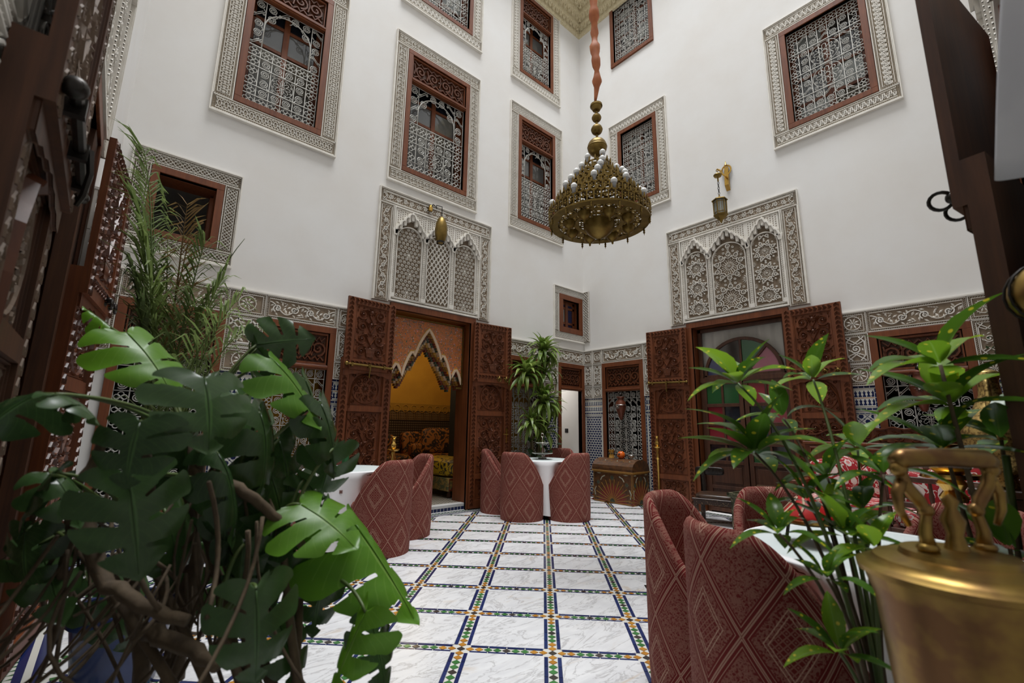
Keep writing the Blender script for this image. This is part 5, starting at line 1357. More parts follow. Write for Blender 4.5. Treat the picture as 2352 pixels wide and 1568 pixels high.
# ------------------------------------------------------------------ chandelier
def chandelier():
    c = (-3.46, -3.10); zb = 3.16; T = thing('chandelier', 'tiered brass chandelier with white bulbs hanging over the courtyard', 'chandelier', (*c, zb))
    tiers = [(.485, .0, .115), (.415, .14, .095), (.345, .245, .085), (.275, .335, .085), (.205, .425, .085), (.13, .52, .11)]
    for q, (r, z, h) in enumerate(tiers):
        m = MB(); n = 64
        m.lathe([(r-.006, z), (r, z), (r, z+.016), (r-.004, z+.018)], n); m.lathe([(r-.004, z+h-.016), (r, z+h-.014), (r, z+h), (r-.008, z+h)], n)
        k = max(10, int(2*PI*r/.062))
        for i in range(k):                                           # pierced gallery between two hoops
            a = 2*PI*i/k; ca, sa = math.cos(a), math.sin(a)
            m.bar((r*ca, r*sa, z+.014), (r*ca, r*sa, z+h-.012), .012, .006, (ca, sa, 0))
            a2 = a+PI/k; c2, s2 = math.cos(a2), math.sin(a2); hh = (h-.03)/2
            for dz in (-.3, .3): m.ball((r*c2, r*s2, z+h/2+dz*hh), .011, 6, 4)
            m.bar((r*math.cos(a+.2/k), r*math.sin(a+.2/k), z+h*.5), (r*math.cos(a+5.9/k), r*math.sin(a+5.9/k), z+h*.5), .006, .006)
            m.tube([(r*c2, r*s2, z+h-.01), (r*c2, r*s2, z+h+.028), (r*c2, r*s2, z+h+.05)], [.011, .008, .001], 5)
        ti = m.build('tier', 'old_brass', T, smooth=True, auto=40)
        if q < len(tiers)-1:                                         # pierced shelf ring up to the next tier
            r2 = tiers[q+1][0]; s = MB()
            
            nn = 72
            for i in range(nn):
                for j in range(4):
                    if (i*7+j*3) % 5 == 0 or (j in (1, 2) and i % 3 == 0): continue
                    ra, rb2 = r-.004+(r2-r+.004)*j/4, r-.004+(r2-r+.004)*(j+1)/4; a0, a1 = 2*PI*i/nn, 2*PI*(i+1)/nn
                    s.add([(ra*math.cos(a0), ra*math.sin(a0), z+h-.004+.003*j), (ra*math.cos(a1), ra*math.sin(a1), z+h-.004+.003*j), (rb2*math.cos(a1), rb2*math.sin(a1), z+h-.001+.003*j), (rb2*math.cos(a0), rb2*math.sin(a0), z+h-.001+.003*j)], [(0, 1, 2, 3)])
            s.build('shelf', 'old_brass', ti)
    # bottom pierced plate: ring of holes as separate petals
    m = MB(); n = 48
    for (ra, rb) in ((.40, .485), (.285, .335), (.20, .24)): m.lathe([(ra, .004), (rb, .0), (rb, .008), (ra, .012)], n)
    for i in range(24):
        a = 2*PI*i/24; ca, sa = math.cos(a), math.sin(a)
        m.bar((.14*ca, .14*sa, .006), (.42*ca, .42*sa, .006), .014, .006)
        for rr in (.262, .365): m.tube([(rr*math.cos(a+.13)+.022*math.cos(q), rr*math.sin(a+.13)+.022*math.sin(q), .006) for q in [PI*2*e/8 for e in range(8)]], .007, 4, True)
    m.build('bottom_plate', 'old_brass', T, smooth=True, auto=40)
    m = MB(); m.lathe([(.155, .01), (.15, -.03), (.12, -.085), (.07, -.13), (.02, -.155), (.0, -.16)], 24); m.tube([(0, 0, -.15), (0, 0, -.215)], [.014, .004], 6); m.build('centre_bowl', 'old_brass', T, smooth=True)
    for i in range(8):
        a = 2*PI*i/8+.2; x, y = .30*math.cos(a), .30*math.sin(a)
        m = MB(); m.lathe([(.062, .0), (.06, -.025), (.04, -.06), (.012, -.075), (.010, -.10), (.0, -.11)], 14, (x, y, 0)); m.build('lamp_cup', 'old_brass', T, smooth=True)
    for i in range(12):
        a = 2*PI*i/12; m = MB(); x, y = .475*math.cos(a), .475*math.sin(a); m.lathe([(.006, .0), (.012, -.02), (.006, -.03), (.012, -.04), (.004, -.055), (0, -.075)], 8, (x, y, 0)); m.build('finial', 'old_brass', T, smooth=True)
    bp = []
    for q, k in ((0, 8), (1, 8), (2, 7), (3, 6), (4, 5), (5, 4)):
        r, z, h = tiers[q]; r2 = tiers[q+1][0] if q < 5 else .05
        for i in range(k): a = 2*PI*(i+.5*(q % 2)+.22)/k; rr = r-.022; bp.append((rr*math.cos(a), rr*math.sin(a), z+h))
    b1 = MB(); b1.lathe([(.0, .0), (.016, .0), (.018, .035), (.026, .058)], 12); me1 = b1.mesh('bulb_base', 'bulb_base', True)
    b2 = MB(); b2.lathe([(.026, .058), (.031, .074), (.028, .092), (.016, .106), (.0, .110)], 12); me2 = b2.mesh('bulb', 'white_bulb', True)
    for p in bp: o = inst('bulb', me2, T, p); inst('bulb_base', me1, o)
    m = MB(); m.tube([(0, 0, .60), (0, 0, 1.34)], .012, 8); m.build('stem', 'old_brass', T)
    for z, r in ((.83, .098), (1.03, .058), (1.165, .048), (1.30, .062)):
        m = MB()
        if z < 1.25: m.ball((0, 0, z), r, 18, 12)
        else: m.lathe([(0, z-r), (r*.6, z-r*.8), (r, z), (r*.98, z+.018), (0, z+.018)], 18)
        m.lathe([(r*.995, z-.008), (r*1.03, z), (r*.995, z+.008)], 18); m.build('stem_ball', 'old_brass', T, smooth=True, auto=40)
    m = MB(); pts = []; rr = []; L = 7.9-1.34
    for k in range(110):
        z = 1.36+L*k/109; pts.append((.012*math.sin(k*.55)+.01*math.sin(k*.21), .012*math.cos(k*.47), z)); rr.append(.042+.011*math.sin(k*1.9)+.008*math.sin(k*.8) if k > 3 else .012+.006*k)
    m.tube(pts, rr, 10); m.build('cord_cover', 'orange_cloth', T, smooth=True)
chandelier()

# ------------------------------------------------------------------ wall lamps
def egg_lamp():
    T = thing('egg_lamp', 'egg-shaped pierced brass lamp above the yellow salon door', 'wall lamp', (-3.54, 0, 3.80))
    y = -.30; m = MB(); m.lathe([(0, 0), (.035, .004), (.065, .05), (.088, .14), (.092, .22), (.08, .31), (.055, .38), (.02, .42), (0, .425)], 28, (0, y, 0)); m.build('shade', 'old_brass', T, smooth=True)
    m = MB(); m.lathe([(.055, .004), (.058, .03), (.05, .05)], 16, (0, y, .0)); m.build('lower_rim', 'black_iron', T)
    m = MB(); m.tube([(0, y, .42), (0, y, .52)], .006, 6); m.build('chain', 'black_iron', T)
    m = MB(); m.tube([(-.05, -.01, .64), (-.05, -.10, .66)] + [(-.05+.03*math.sin(q*.9), -.12-.03*q, .62+.05*math.cos(q*1.1)) for q in range(5)] + [(0, y, .58), (0, y, .52)], .007, 6); m.build('bracket', 'black_iron', T, smooth=True)
    m = MB(); m.lathe([(0, 0), (.03, .0), (.034, .05), (.02, .09), (.0, .10)], 12, (-.05, -.05, .59)); m.rosette(-.05, .64, .05, 8, 0, -.03); m.build('wall_rose', 'brass', T)
egg_lamp()
def hex_lantern():
    T = thing('hexagonal_lantern', 'iron hexagonal lantern hanging from a gilt bracket above the glazed door', 'lantern', (-.36, -2.97, 4.26))
    n = 6; r0, r1 = .092, .075; m = MB(); m.lathe([(0, .36), (.04, .352), (.11, .335), (.115, .32), (r0, .318)], n); m.lathe([(.03, .36), (.012, .385), (.008, .42)], 10); m.build('roof', 'old_brass', T)
    m = MB(); m.lathe([(.09, .10), (.105, .09), (.08, .055), (.04, .02), (.02, .0), (.012, -.03), (0, -.045)], n); m.build('base', 'old_brass', T)
    for k in range(n):
        a = 2*PI*k/n; m = MB(); m.tube([(r0*.95*math.cos(a), r0*.95*math.sin(a), .10), (r0*math.cos(a), r0*math.sin(a), .32)], .008, 6); m.build('post', 'old_brass', T)
        b = 2*PI*(k+1)/n; P = [(.083*math.cos(a), .083*math.sin(a)), (.083*math.cos(b), .083*math.sin(b))]
        g = MB(); g.add([(*P[0], .10), (*P[1], .10), (*P[1], .32), (*P[0], .32)], [(0, 1, 2, 3)]); g.build('glass_pane', 'frosted_glass', T)
        m = MB(); A = Vector((*P[0], 0)); B = Vector((*P[1], 0))
        for q in (.3, .7): p = A.lerp(B, q); m.tube([(p.x, p.y, .11), (p.x, p.y, .31)], .004, 4)
        for z in (.13, .29): m.tube([(A.x, A.y, z), (B.x, B.y, z)], .006, 4)
        m.build('pane_bars', 'old_brass', T)
    for k in range(5):
        m = MB(); z = .44+k*.042; m.tube([(.011*math.cos(q)*(k % 2), .011*math.cos(q)*(1-k % 2), z+.024*math.sin(q)) for q in [2*PI*e/10 for e in range(10)]], .0045, 5, True); m.build('chain_link', 'black_iron', T, smooth=True)
    m = MB(); m.tube([(0, 0, .64), (0, 0, .70)], .012, 8); m.lathe([(.012, .70), (.05, .715), (.062, .74), (.055, .752), (0, .755)], 18); m.tube([(0, 0, .755), (0, 0, .80)], .005, 6); m.tube([(0, .018*math.cos(q), .82+.018*math.sin(q)) for q in [2*PI*e/10 for e in range(10)]], .005, 5, True); m.build('ceiling_cup', 'old_brass', T, smooth=True, auto=40)
    m = MB(); m.tube([(.0, 0, .835), (.08, 0, .86), (.18, 0, .83), (.30, 0, .84), (.355, 0, .80)], .014, 8); m.prism([(.30, .70), (.36, .62), (.36, 1.0), (.33, 1.02)], -.03, .03)
    m.tube([(.33, .07*math.sin(q), .96+.08*math.cos(q)) for q in [2*PI*e/16 for e in range(16)]], .013, 6, True); m.lathe([(0, 0), (.022, .01), (.012, .04), (.0, .09)], 10, (.32, 0, 1.03)); m.build('gilt_bracket', 'brass', T, smooth=True, auto=40)
hex_lantern()
def jar_lamp(loc, rz, label, s=1.0):
    T = thing('jar_lamp', label, 'wall lamp', loc, rz, 'terracotta jar wall lamps')
    m = MB(); m.lathe([(0, 0), (.025, .01), (.045, .07), (.085, .19), (.098, .27), (.085, .33), (.055, .37), (.06, .40), (.075, .415), (.07, .425), (0, .42)], 24); m.build('jar', 'copper_red', T, smooth=True)
    m = MB(); m.rosette(0, .24, .05, 10, -.096, -.112); m.lathe([(.1, .268), (.104, .275), (.1, .282)], 24); m.build('silver_mount', 'silver', T)
    m = MB(); m.tube([(0, 0, .42), (0, .0, .50), (0, .05, .53), (0, .09, .50)], .006, 6); m.lathe([(0, .44), (.03, .45), (.02, .48), (0, .5)], 10); m.build('bracket', 'black_iron', T, smooth=True)
    T.scale = (s,)*3; return T
jar_lamp((-.10, -.90, 1.34), -PI/2, 'terracotta jar lamp on the grille above the painted chest', .95)
jar_lamp((-.15, -4.88, 1.42), -PI/2, 'terracotta jar lamp with silver mount on the grille above the sofa', 1.05)
def disc_lamp():
    T = thing('disc_lamp', 'round carved terracotta disc hanging on grille behind the monstera', 'wall lamp', (-5.18, -.11, 1.24))
    m = MB(); m.grid(lambda a, b: (.17*b*math.cos(2*PI*a), -.05*(1-b*b), .17*b*math.sin(2*PI*a)+.12), 28, 6, None, True); m.build('disc', 'copper_red', T, smooth=True)
    m = MB()
    for r in (.05, .09, .13, .165): m.tube([(r*math.cos(q), -.05*(1-(r/.17)**2)-.003, .12+r*math.sin(q)) for q in [2*PI*e/28 for e in range(28)]], .005, 4, True)
    for k in range(20): a = 2*PI*k/20; m.dia(.11*math.cos(a), .12+.11*math.sin(a), a, .03, .016, -.028, -.038)
    m.build('carved_rings', 'copper_red', T)
    m = MB(); m.tube([(0, .0, .28), (0, .04, .36), (0, .09, .34)], .006, 6); m.build('hook', 'black_iron', T)
disc_lamp()

# ------------------------------------------------------------------ chest and what stands on it
def chest():
    w, d, h = .78, .46, .50; T = thing('painted_chest', 'domed wooden chest painted with star motifs below corner window', 'chest', (-.27, -.97, 0), -PI/2)
    m = MB(); m.box(-w/2, w/2, -d/2, d/2, 0, h); B = m.build('chest_body', 'painted_chest', T, bevel=.006)
    m = MB(); n = 10; ov = .012
    p = [(-d/2-ov, 0), (d/2+ov, 0), (d/2+ov, .05)] + [((d/2+ov)*math.cos(PI*k/n), .05+.15*math.sin(PI*k/n)) for k in range(1, n)] + [(-d/2-ov, .05)]
    k = len(p); m.add([(-w/2-ov, y, h+z) for y, z in p] + [(w/2+ov, y, h+z) for y, z in p], [tuple(range(k)), tuple(range(2*k-1, k-1, -1))] + [(i, (i+1) % k, k+(i+1) % k, k+i) for i in range(k)]); L = m.build('lid', 'painted_chest', T)
    m = MB(); m.box(-w/2-.02, w/2+.02, -d/2-.02, d/2+.02, h-.012, h+.012); m.build('lid_rim', 'paint_ochre', T, bevel=.003)
    def sunburst(mb_r, mb_o, W, H, yb):
        for k in range(13):
            a = PI*k/12; mb_r.dia(math.cos(a)*H*.42, .03+math.sin(a)*H*.42, a, H*.62, H*.17, yb, yb-.003)
            a += PI/24; mb_o.rib([(math.cos(a)*H*.12, .03+math.sin(a)*H*.12), (math.cos(a)*H*.86, .03+math.sin(a)*H*.86)], .012, yb, yb-.004)
    for nm, rz, W in (('front', 0, w), ('side', PI/2, d), ('side', -PI/2, d)):
        r, o, g, c = MB(), MB(), MB(), MB(); yb = -(d/2 if rz == 0 else w/2); sunburst(r, o, W, h*.82, yb)
        for sx in (-1, 1): 
            g.rosette(sx*W*.36, h*.62, .04, 8, yb, yb-.004); c.rib([(sx*W*.18, h*.86), (sx*W*.26, h*.80), (sx*W*.30, h*.70)], .018, yb, yb-.005); c.rib([(sx*W*.44, h*.2), (sx*W*.46, h*.35), (sx*W*.42, h*.48)], .016, yb, yb-.005); c.dia(sx*W*.34, h*.92, 0, .10, .02, yb, yb-.004)
        g.rosette(0, h*.80, .045, 8, yb, yb-.004); g.rosette(0, .04, .06, 10, yb, yb-.006)
        o.rib([(-W/2+.015, .015), (W/2-.015, .015), (W/2-.015, h-.02), (-W/2+.015, h-.02)], .018, yb, yb-.004, True)
        for q, mt in ((r, 'paint_red'), (o, 'paint_ochre'), (g, 'paint_green'), (c, 'paint_cream')): q.build('painted_' + nm, mt, B, rot=(0, 0, rz))
    for k in range(6):                                                          # dots on the lid
        m = MB(); q = .62; y, z = -(d/2+ov)*math.cos(PI*.28), h+.05+.15*math.sin(PI*.28); m.ball((-w/2+.09+k*.12, y, z), .012, 8, 5); m.build('lid_spot', 'paint_cream' if k % 2 else 'paint_ochre', L)
chest()
def on_chest():
    z = .70
    T = thing('candle_cup', 'yellow pierced cylindrical candle cup on the chest', 'candle holder', (-.27, -.80, .695))
    m = MB(); m.lathe([(0, 0), (.048, 0), (.05, .012), (.044, .02), (.044, .12), (.05, .13), (.05, .14), (.042, .14), (.040, .03), (0, .03)], 20); m.build('cup', 'yellow_glaze', T, smooth=True, auto=40)
    m = MB()
    for k in range(8): a = k*PI/4; m.ball((.044*math.cos(a), .044*math.sin(a), .08), .012, 6, 5, 1, 1, 1.6)
    m.build('pierced_hole', 'switch_black', T)
    T = thing('orange_globe', 'round orange glazed candle globe on the chest', 'candle holder', (-.27, -1.0, .697)); m = MB(); m.lathe([(0, 0), (.035, .002), (.06, .03), (.066, .06), (.058, .095), (.035, .12), (.025, .122), (.02, .11), (.0, .02)], 22); m.build('globe', 'orange_glaze', T, smooth=True)
    m = MB(); m.ball((-.058, 0, .075), .018, 8, 6); m.build('opening', 'switch_black', T)
    T = thing('glass_bowl', 'small clear glass bowl beside the orange globe on the chest', 'bowl', (-.27, -1.20, .693)); m = MB(); m.lathe([(0, 0), (.03, .0), (.012, .015), (.03, .03), (.05, .06), (.052, .075), (.047, .074), (.03, .04), (0, .025)], 20); m.build('bowl', 'silver', T, smooth=True)
on_chest()
# ------------------------------------------------------------------ brass stands
def candlestick(loc, H, label, tray=.062, s=1):
    T = thing('candlestick', label, 'candlestick', loc)
    m = MB(); m.lathe([(0, 0), (.11*s, 0), (.115*s, .02), (.09*s, .04), (.04*s, .06), (.025*s, .10)], 24); m.build('foot', 'brass', T, smooth=True, auto=40)
    m = MB(); p = [(.025*s, .10), (.02*s, .14), (.026*s, .16), (.020*s, .18), (.020*s, H-.36), (.03*s, H-.34), (.018*s, H-.32), (.024*s, H-.28), (.016*s, H-.25), (.026*s, H-.21), (.018*s, H-.18)]
    m.lathe(p, 16); m.build('shaft', 'brass', T, smooth=True, auto=50)
    m = MB(); m.lathe([(0, H-.185), (.05*s, H-.18), (tray, H-.165), (tray, H-.158), (.02*s, H-.165)], 24); m.build('drip_tray', 'brass', T, smooth=True, auto=40)
    m = MB(); m.lathe([(.018*s, H-.165), (.034*s, H-.13), (.034*s, H-.10), (.016*s, H-.07), (.022*s, H-.05), (.016*s, H-.03), (.032*s, H-.008), (.032*s, H), (.022*s, H), (.01, H-.03), (0, H-.03)], 18); m.build('candle_socket', 'brass', T, smooth=True, auto=50)
candlestick((-.36, -1.74, 0), 1.09, 'tall brass floor candlestick beside the glazed door')
candlestick((-4.10, -.33, 0), 1.06, 'tall brass floor candlestick before the yellow salon doorway', .078, 1.25)
candlestick((-3.30, -5.31, 0), 1.14, 'tall heavy brass candlestick behind the brass urn', .125, 2.6)

# ------------------------------------------------------------------ low chair and carved table before the glazed door
def low_chair():
    T = thing('low_leather_chair', 'low black wooden chair with worn leather seat before glazed door', 'chair', (-.66, -2.78, 0), -PI/2+.25)
    m = MB(); m.box(-.26, .26, -.22, .22, .25, .31); m.box(-.275, .275, -.235, .235, .31, .325); m.build('seat_frame', 'inlay_wood', T, bevel=.004)
    m = MB(); m.grid(lambda a, b: superell(a, b, .262, .222, .05, (0, 0, .335), .5), 24, 10, None, True); m.build('leather_seat', 'leather', T, smooth=True)
    for sx in (-1, 1):
        for sy in (-1, 1): m = MB(); m.box(sx*.235-.025, sx*.235+.025, sy*.195-.025, sy*.195+.025, 0, .25); m.build('leg', 'inlay_wood', T, bevel=.004)
    m = MB(); m.bar((-.20, .20, .31), (-.22, .27, .62), .10, .04); m.build('back_post', 'black_wood', T, bevel=.006)
    m = MB(); m.grid(lambda a, b: superell(a, b, .19, .025, .055, (-.14, .275, .635), .4), 20, 10, None, True); m.build('backrest', 'black_wood', T, smooth=True)
low_chair()
def green_table():
    T = thing('carved_table', 'small square table in worn green paint with scalloped apron', 'table', (-.78, -3.42, 0), -.15)
    m = MB(); w = .28; m.box(-w-.03, w+.03, -w-.03, w+.03, .40, .425); m.build('tabletop', 'worn_green', T, bevel=.006)
    m = MB(); m.rib([(-w, -w), (w, -w), (w, w), (-w, w)], .03, 0, 0, True); 
    for s in (-1, 1):
        m.box(-w-.03, w+.03, s*(w+.015)-.015, s*(w+.015)+.015, .425, .45); m.box(s*(w+.015)-.015, s*(w+.015)+.015, -w-.03, w+.03, .425, .45)
    m.build('raised_rim', 'worn_green', T)
    for k in range(4):
        p = [(-w, .40), (-w, 0), (-w+.05, 0), (-w+.06, .14), (-w+.10, .22), (-w+.13, .20), (-w+.20, .29), (0, .33), (w-.20, .29), (w-.13, .20), (w-.10, .22), (w-.06, .14), (w-.05, 0), (w, 0), (w, .40)]
        m = MB(); m.prism(p, -w, -w+.025)
        for q in range(9): x = -w+.06+q*.055; m.dia(x, .36, PI/2, .05, .018, -w, -w-.006)
        m.build('carved_side', 'worn_green', T, rot=(0, 0, k*PI/2))
    B = thing('inlaid_box', 'small inlaid wooden box lying on the green table', 'box', (-.78, -3.42, .425), .3); m = MB(); m.box(-.13, .13, -.09, .09, 0, .09); m.build('box_body', 'inlay_wood', B, bevel=.003); m = MB(); m.box(-.135, .135, -.095, .095, .09, .115); m.build('box_lid', 'inlay_wood', B, bevel=.003)
green_table()
# ------------------------------------------------------------------ carved sofa and bench at right
def sofa():
    T = thing('carved_sofa', 'long carved wooden sofa with red floral cushions under a grille window', 'sofa', (-.42, -4.56, 0), -PI/2)
    w = 1.72
    m = MB(); m.box(-w/2, w/2, -.34, .30, .10, .32); 
    for k in range(6): m.rib([(-w/2+.05+k*.29, .13), (-w/2+.28+k*.29, .13), (-w/2+.28+k*.29, .29), (-w/2+.05+k*.29, .29)], .02, -.34, -.352, True)
    m.build('base', 'cedar_old', T)
    for sx in (-1, 1):
        for y in (-.28, .24): m = MB(); m.lathe([(0, 0), (.03, 0), (.04, .05), (.03, .10)], 10, (sx*(w/2-.08), y, 0)); m.build('foot', 'cedar_old', T)
    m = MB(); m.box(-w/2, w/2, .27, .33, .30, 1.04)
    for k in range(4): m.rib([(-w/2+.06+k*.43, .78), (-w/2+.42+k*.43, .78), (-w/2+.42+k*.43, 1.0), (-w/2+.06+k*.43, 1.0)], .03, .27, .25, True)
    m.build('back_panel', 'cedar', T, bevel=.003)
    m = MB(); m.box(-w/2-.02, w/2+.02, .25, .345, 1.04, 1.075); m.build('back_rail', 'cedar_across', T, bevel=.006)
    n = 40; p = [(-w/2, 1.075)] + [(-w/2+w*k/n, 1.075+.155*(1-abs(2*k/n-1)**3)*.75+.06+.012*math.sin(k*1.3)) for k in range(n+1)] + [(w/2, 1.075)]
    m = MB(); m.prism(p, .275, .315); m.build('crest_board', 'cedar_carved', T)
    m = MB()
    for k in range(12):
        x = -w/2+.08+k*(w-.16)/11; sg = 1 if k < 6 else -1
        m.rib([(x+sg*q[0], 1.155+q[1]) for q in spiral(0, 0, .008, .058, 1.6, PI/2, 16)], .016, .275, .255, ridge=True)
        for q in range(6): a = q*1.05; m.dia(x+math.cos(a)*.068, 1.15+math.sin(a)*.062, a+.9, .06, .022, .275, .258)
    m.rib([(a, b-.008) for a, b in p[1:-1]], .018, .275, .25); m.build('crest_carving', 'cedar_carved', T)
    for sx in (-1, 1):
        m = MB(); m.box(sx*(w/2-.03)-.03, sx*(w/2-.03)+.03, -.34, .28, .32, .60); m.box(sx*(w/2-.03)-.045, sx*(w/2-.03)+.045, -.36, .28, .60, .64); m.build('armrest', 'cedar', T, bevel=.006)
    m = MB(); m.grid(lambda a, b: superell(a, b, w/2-.07, .32, .085, (0, -.04, .405), .3), 36, 12, lambda a, b: (a*5, b*1.2), True); m.build('seat_mattress', 'red_floral', T, smooth=True)
    for k in range(3):
        o = MB(); sx = .275; o.grid(lambda a, b: superell(a, b, sx, .10, .20, (0, 0, 0), .55), 24, 12, lambda a, b: (a*1.7+k*.37, b*.75), True)
        c = o.build('cushion', 'red_floral', None, (-.42+.13, -4.62-(-.56+.56*k)*-1 if False else -4.02-.54*k, .70), (0, .22, PI/2), smooth=True)
        c['label'] = ['red floral back cushion on the sofa, next to the green table', 'red floral back cushion in the middle of the sofa', 'red floral back cushion on the sofa, next to the ficus'][k]; c['category'] = 'cushion'; c['group'] = 'red sofa cushions'
sofa()
def bench():
    T = thing('spindle_bench', 'dark wooden bench with spindle back and red floral seat before the sofa', 'bench', (-1.45, -5.18, 0), PI/2-.25)
    w = .46
    for z in (.58, .79): m = MB(); m.box(-w, w, .24, .28, z, z+.045); m.build('back_rail', 'walnut', T, bevel=.006)
    for k in range(5): x = -w+.06+k*(2*w-.12)/4; m = MB(); m.lathe([(.012, .42), (.02, .46), (.012, .50), (.018, .54), (.012, .58)], 8, (x, .26, 0)); m.build('spindle', 'walnut', T, smooth=True)
    for k in range(4): x = -w+.16+k*(2*w-.32)/3; m = MB(); m.lathe([(.012, .62), (.02, .68), (.014, .72), (.012, .80)], 8, (x, .26, 0)); m.build('spindle', 'walnut', T, smooth=True)
    for sx in (-1, 1):
        for y in (-.22, .26): m = MB(); m.box(sx*(w-.03)-.025, sx*(w-.03)+.025, y-.025, y+.025, 0, .88 if y > 0 else .42); m.build('leg', 'walnut', T, bevel=.004)
    m = MB(); m.box(-w, w, -.25, .28, .34, .40); m.build('seat_frame', 'walnut', T, bevel=.004)
    m = MB(); m.grid(lambda a, b: superell(a, b, w-.03, .24, .07, (0, .0, .46), .35), 28, 10, lambda a, b: (a*3, b*.8), True); m.build('seat_cushion', 'red_floral', T, smooth=True)
bench()
for k, (x, y, z, l) in enumerate(((-1.35, -4.96, .69, 'red floral loose cushion on the bench end towards the glazed door'), (-1.25, -5.42, .69, 'red floral loose cushion on the bench end towards the brass ewer'))):
    o = MB(); o.grid(lambda a, b: superell(a, b, .21, .08, .17, (0, 0, 0), .6), 22, 12, lambda a, b: (a*1.4+k, b*.6), True); c = o.build('cushion', 'red_floral', None, (x, y, z), (0, -.15, PI/2-.25), smooth=True); c['label'] = l; c['category'] = 'cushion'; c['group'] = 'red sofa cushions'

# ------------------------------------------------------------------ things on the tables
def cake_stand():
    c = (*TB, .750); T = thing('tiered_dish', 'two-tier silver fruit dish on the far table', 'dish', c)
    m = MB(); m.lathe([(0, 0), (.06, .0), (.065, .008), (.02, .02), (.012, .05), (.05, .055), (.15, .075), (.155, .082), (.05, .065), (.012, .06)], 28); m.build('lower_dish', 'silver', T, smooth=True, auto=50)
    m = MB(); m.lathe([(.010, .06), (.010, .20), (.04, .205), (.105, .222), (.11, .23), (.04, .215), (.01, .21)], 28); m.build('upper_dish', 'silver', T, smooth=True, auto=50)
    m = MB(); m.tube([(0, 0, .2), (0, 0, .31)], .006, 6); m.tube([(.022*math.sin(q), 0, .335+.028*math.cos(q)) for q in [2*PI*e/12 for e in range(12)]], .005, 5, True); m.build('handle', 'silver', T, smooth=True)
cake_stand()
def tajine():
    c = (-4.53, -4.97, .752); T = thing('tajine_dish', 'red painted conical dish on a footed brass tray on the near table', 'dish', c)
    m = MB(); m.lathe([(0, .09), (.13, .09), (.145, .10), (.145, .112), (.13, .115), (0, .115)], 30); m.build('brass_tray', 'brass', T, smooth=True, auto=40)
    for k in range(3): a = k*2*PI/3+.3; m = MB(); m.tube([(.10*math.cos(a), .10*math.sin(a), .09), (.12*math.cos(a), .12*math.sin(a), .0)], .008, 6); m.build('tray_leg', 'black_iron', T)
    m = MB(); m.lathe([(.12, .115), (.118, .13), (.07, .18), (.03, .225), (.018, .25), (.026, .265), (.02, .28), (0, .285)], 28); m.build('conical_lid', 'red_paint', T, smooth=True)
    m = MB()
    for k in range(8): a = k*PI/4; m.tube([(.115*math.cos(a), .115*math.sin(a), .135), (.075*math.cos(a+.15), .075*math.sin(a+.15), .178), (.04*math.cos(a), .04*math.sin(a), .215)], .006, 5)
    m.build('painted_strokes', 'ivory_paint', T); T.scale = (.8,)*3
tajine()
B = thing('green_bottle', 'small green glass bottle standing on the table behind the monstera', 'bottle', (-4.80, -.60, .750)); m = MB(); m.lathe([(0, 0), (.035, .0), (.037, .02), (.037, .12), (.014, .17), (.013, .22), (.016, .225), (.0, .225)], 16); m.build('bottle_body', 'glass_green', B, smooth=True, auto=40); m = MB(); m.lathe([(.015, .222), (.015, .24), (0, .24)], 12); m.build('cap', 'red_paint', B)

# ------------------------------------------------------------------ brass urn in the foreground
def urn():
    c = (-5.62, -5.53); zt = 1.055
    S_ = thing('urn_stand', 'dark wooden stand under the brass urn', 'stand', (*c, 0))
    m = MB(); m.lathe([(0, .515), (.12, .515), (.125, .555), (0, .555)], 24); m.build('stand_top', 'walnut', S_)
    for k in range(3): a = k*2*PI/3; m = MB(); m.tube([(.09*math.cos(a), .09*math.sin(a), .515), (.13*math.cos(a), .13*math.sin(a), 0)], .02, 8); m.build('leg', 'walnut', S_)
    T = thing('brass_urn', 'tarnished brass bucket with lid and figured bar handle, very large and blurred', 'urn', (*c, .555), -.62); T.scale = (.84,)*3
    H = zt-.58
    m = MB(); m.lathe([(0, 0), (.105, 0), (.115, .01), (.125, .10), (.150, H-.06), (.163, H-.02), (.166, H)], 40); m.build('body', 'patina_brass', T, smooth=True)
    m = MB(); m.lathe([(.160, H-.012), (.176, H-.006), (.178, H+.006), (.165, H+.012), (.15, H+.016), (.145, H+.026), (.10, H+.034), (.095, H+.046), (.06, H+.050), (0, H+.052)], 40); m.build('lid', 'patina_brass', T, smooth=True, auto=50)
    # paired figures carrying the handle bar
    for s in (-1, 1):
        m = MB(); x = s*.085
        m.tube([(x*.75, 0, H+.045), (x*.82, 0, H+.085), (x*.70, 0, H+.125), (x*.85, 0, H+.15), (x*1.15, 0, H+.18), (x*1.26, 0, H+.21), (x*1.12, 0, H+.235)], [.016, .012, .010, .013, .013, .012, .010], 8)
        m.tube([(x*1.26, 0, H+.19), (x*1.44, 0, H+.165), (x*1.42, 0, H+.13), (x*1.22, 0, H+.10)], [.012, .011, .009, .006], 8)
        m.ball((x*.70, 0, H+.13), .015, 8, 6); m.ball((x*1.30, 0, H+.215), .017, 8, 6); m.ball((x*.8, 0, H+.055), .02, 8, 6, 1, 1, .6)
        m.build('handle_figure', 'patina_brass', T, smooth=True)
    m = MB(); m.tube([(-.115, 0, H+.227), (-.10, 0, H+.237), (0, 0, H+.240), (.10, 0, H+.237), (.115, 0, H+.227)], [.018, .021, .020, .021, .018], 12); m.build('handle_bar', 'patina_brass', T, smooth=True)
    m = MB(); m.lathe([(.022, H+.05), (.014, H+.08), (.022, H+.11), (.010, H+.135), (.016, H+.15), (0, H+.165)], 12); m.build('lid_knob', 'patina_brass', T, smooth=True)
urn()
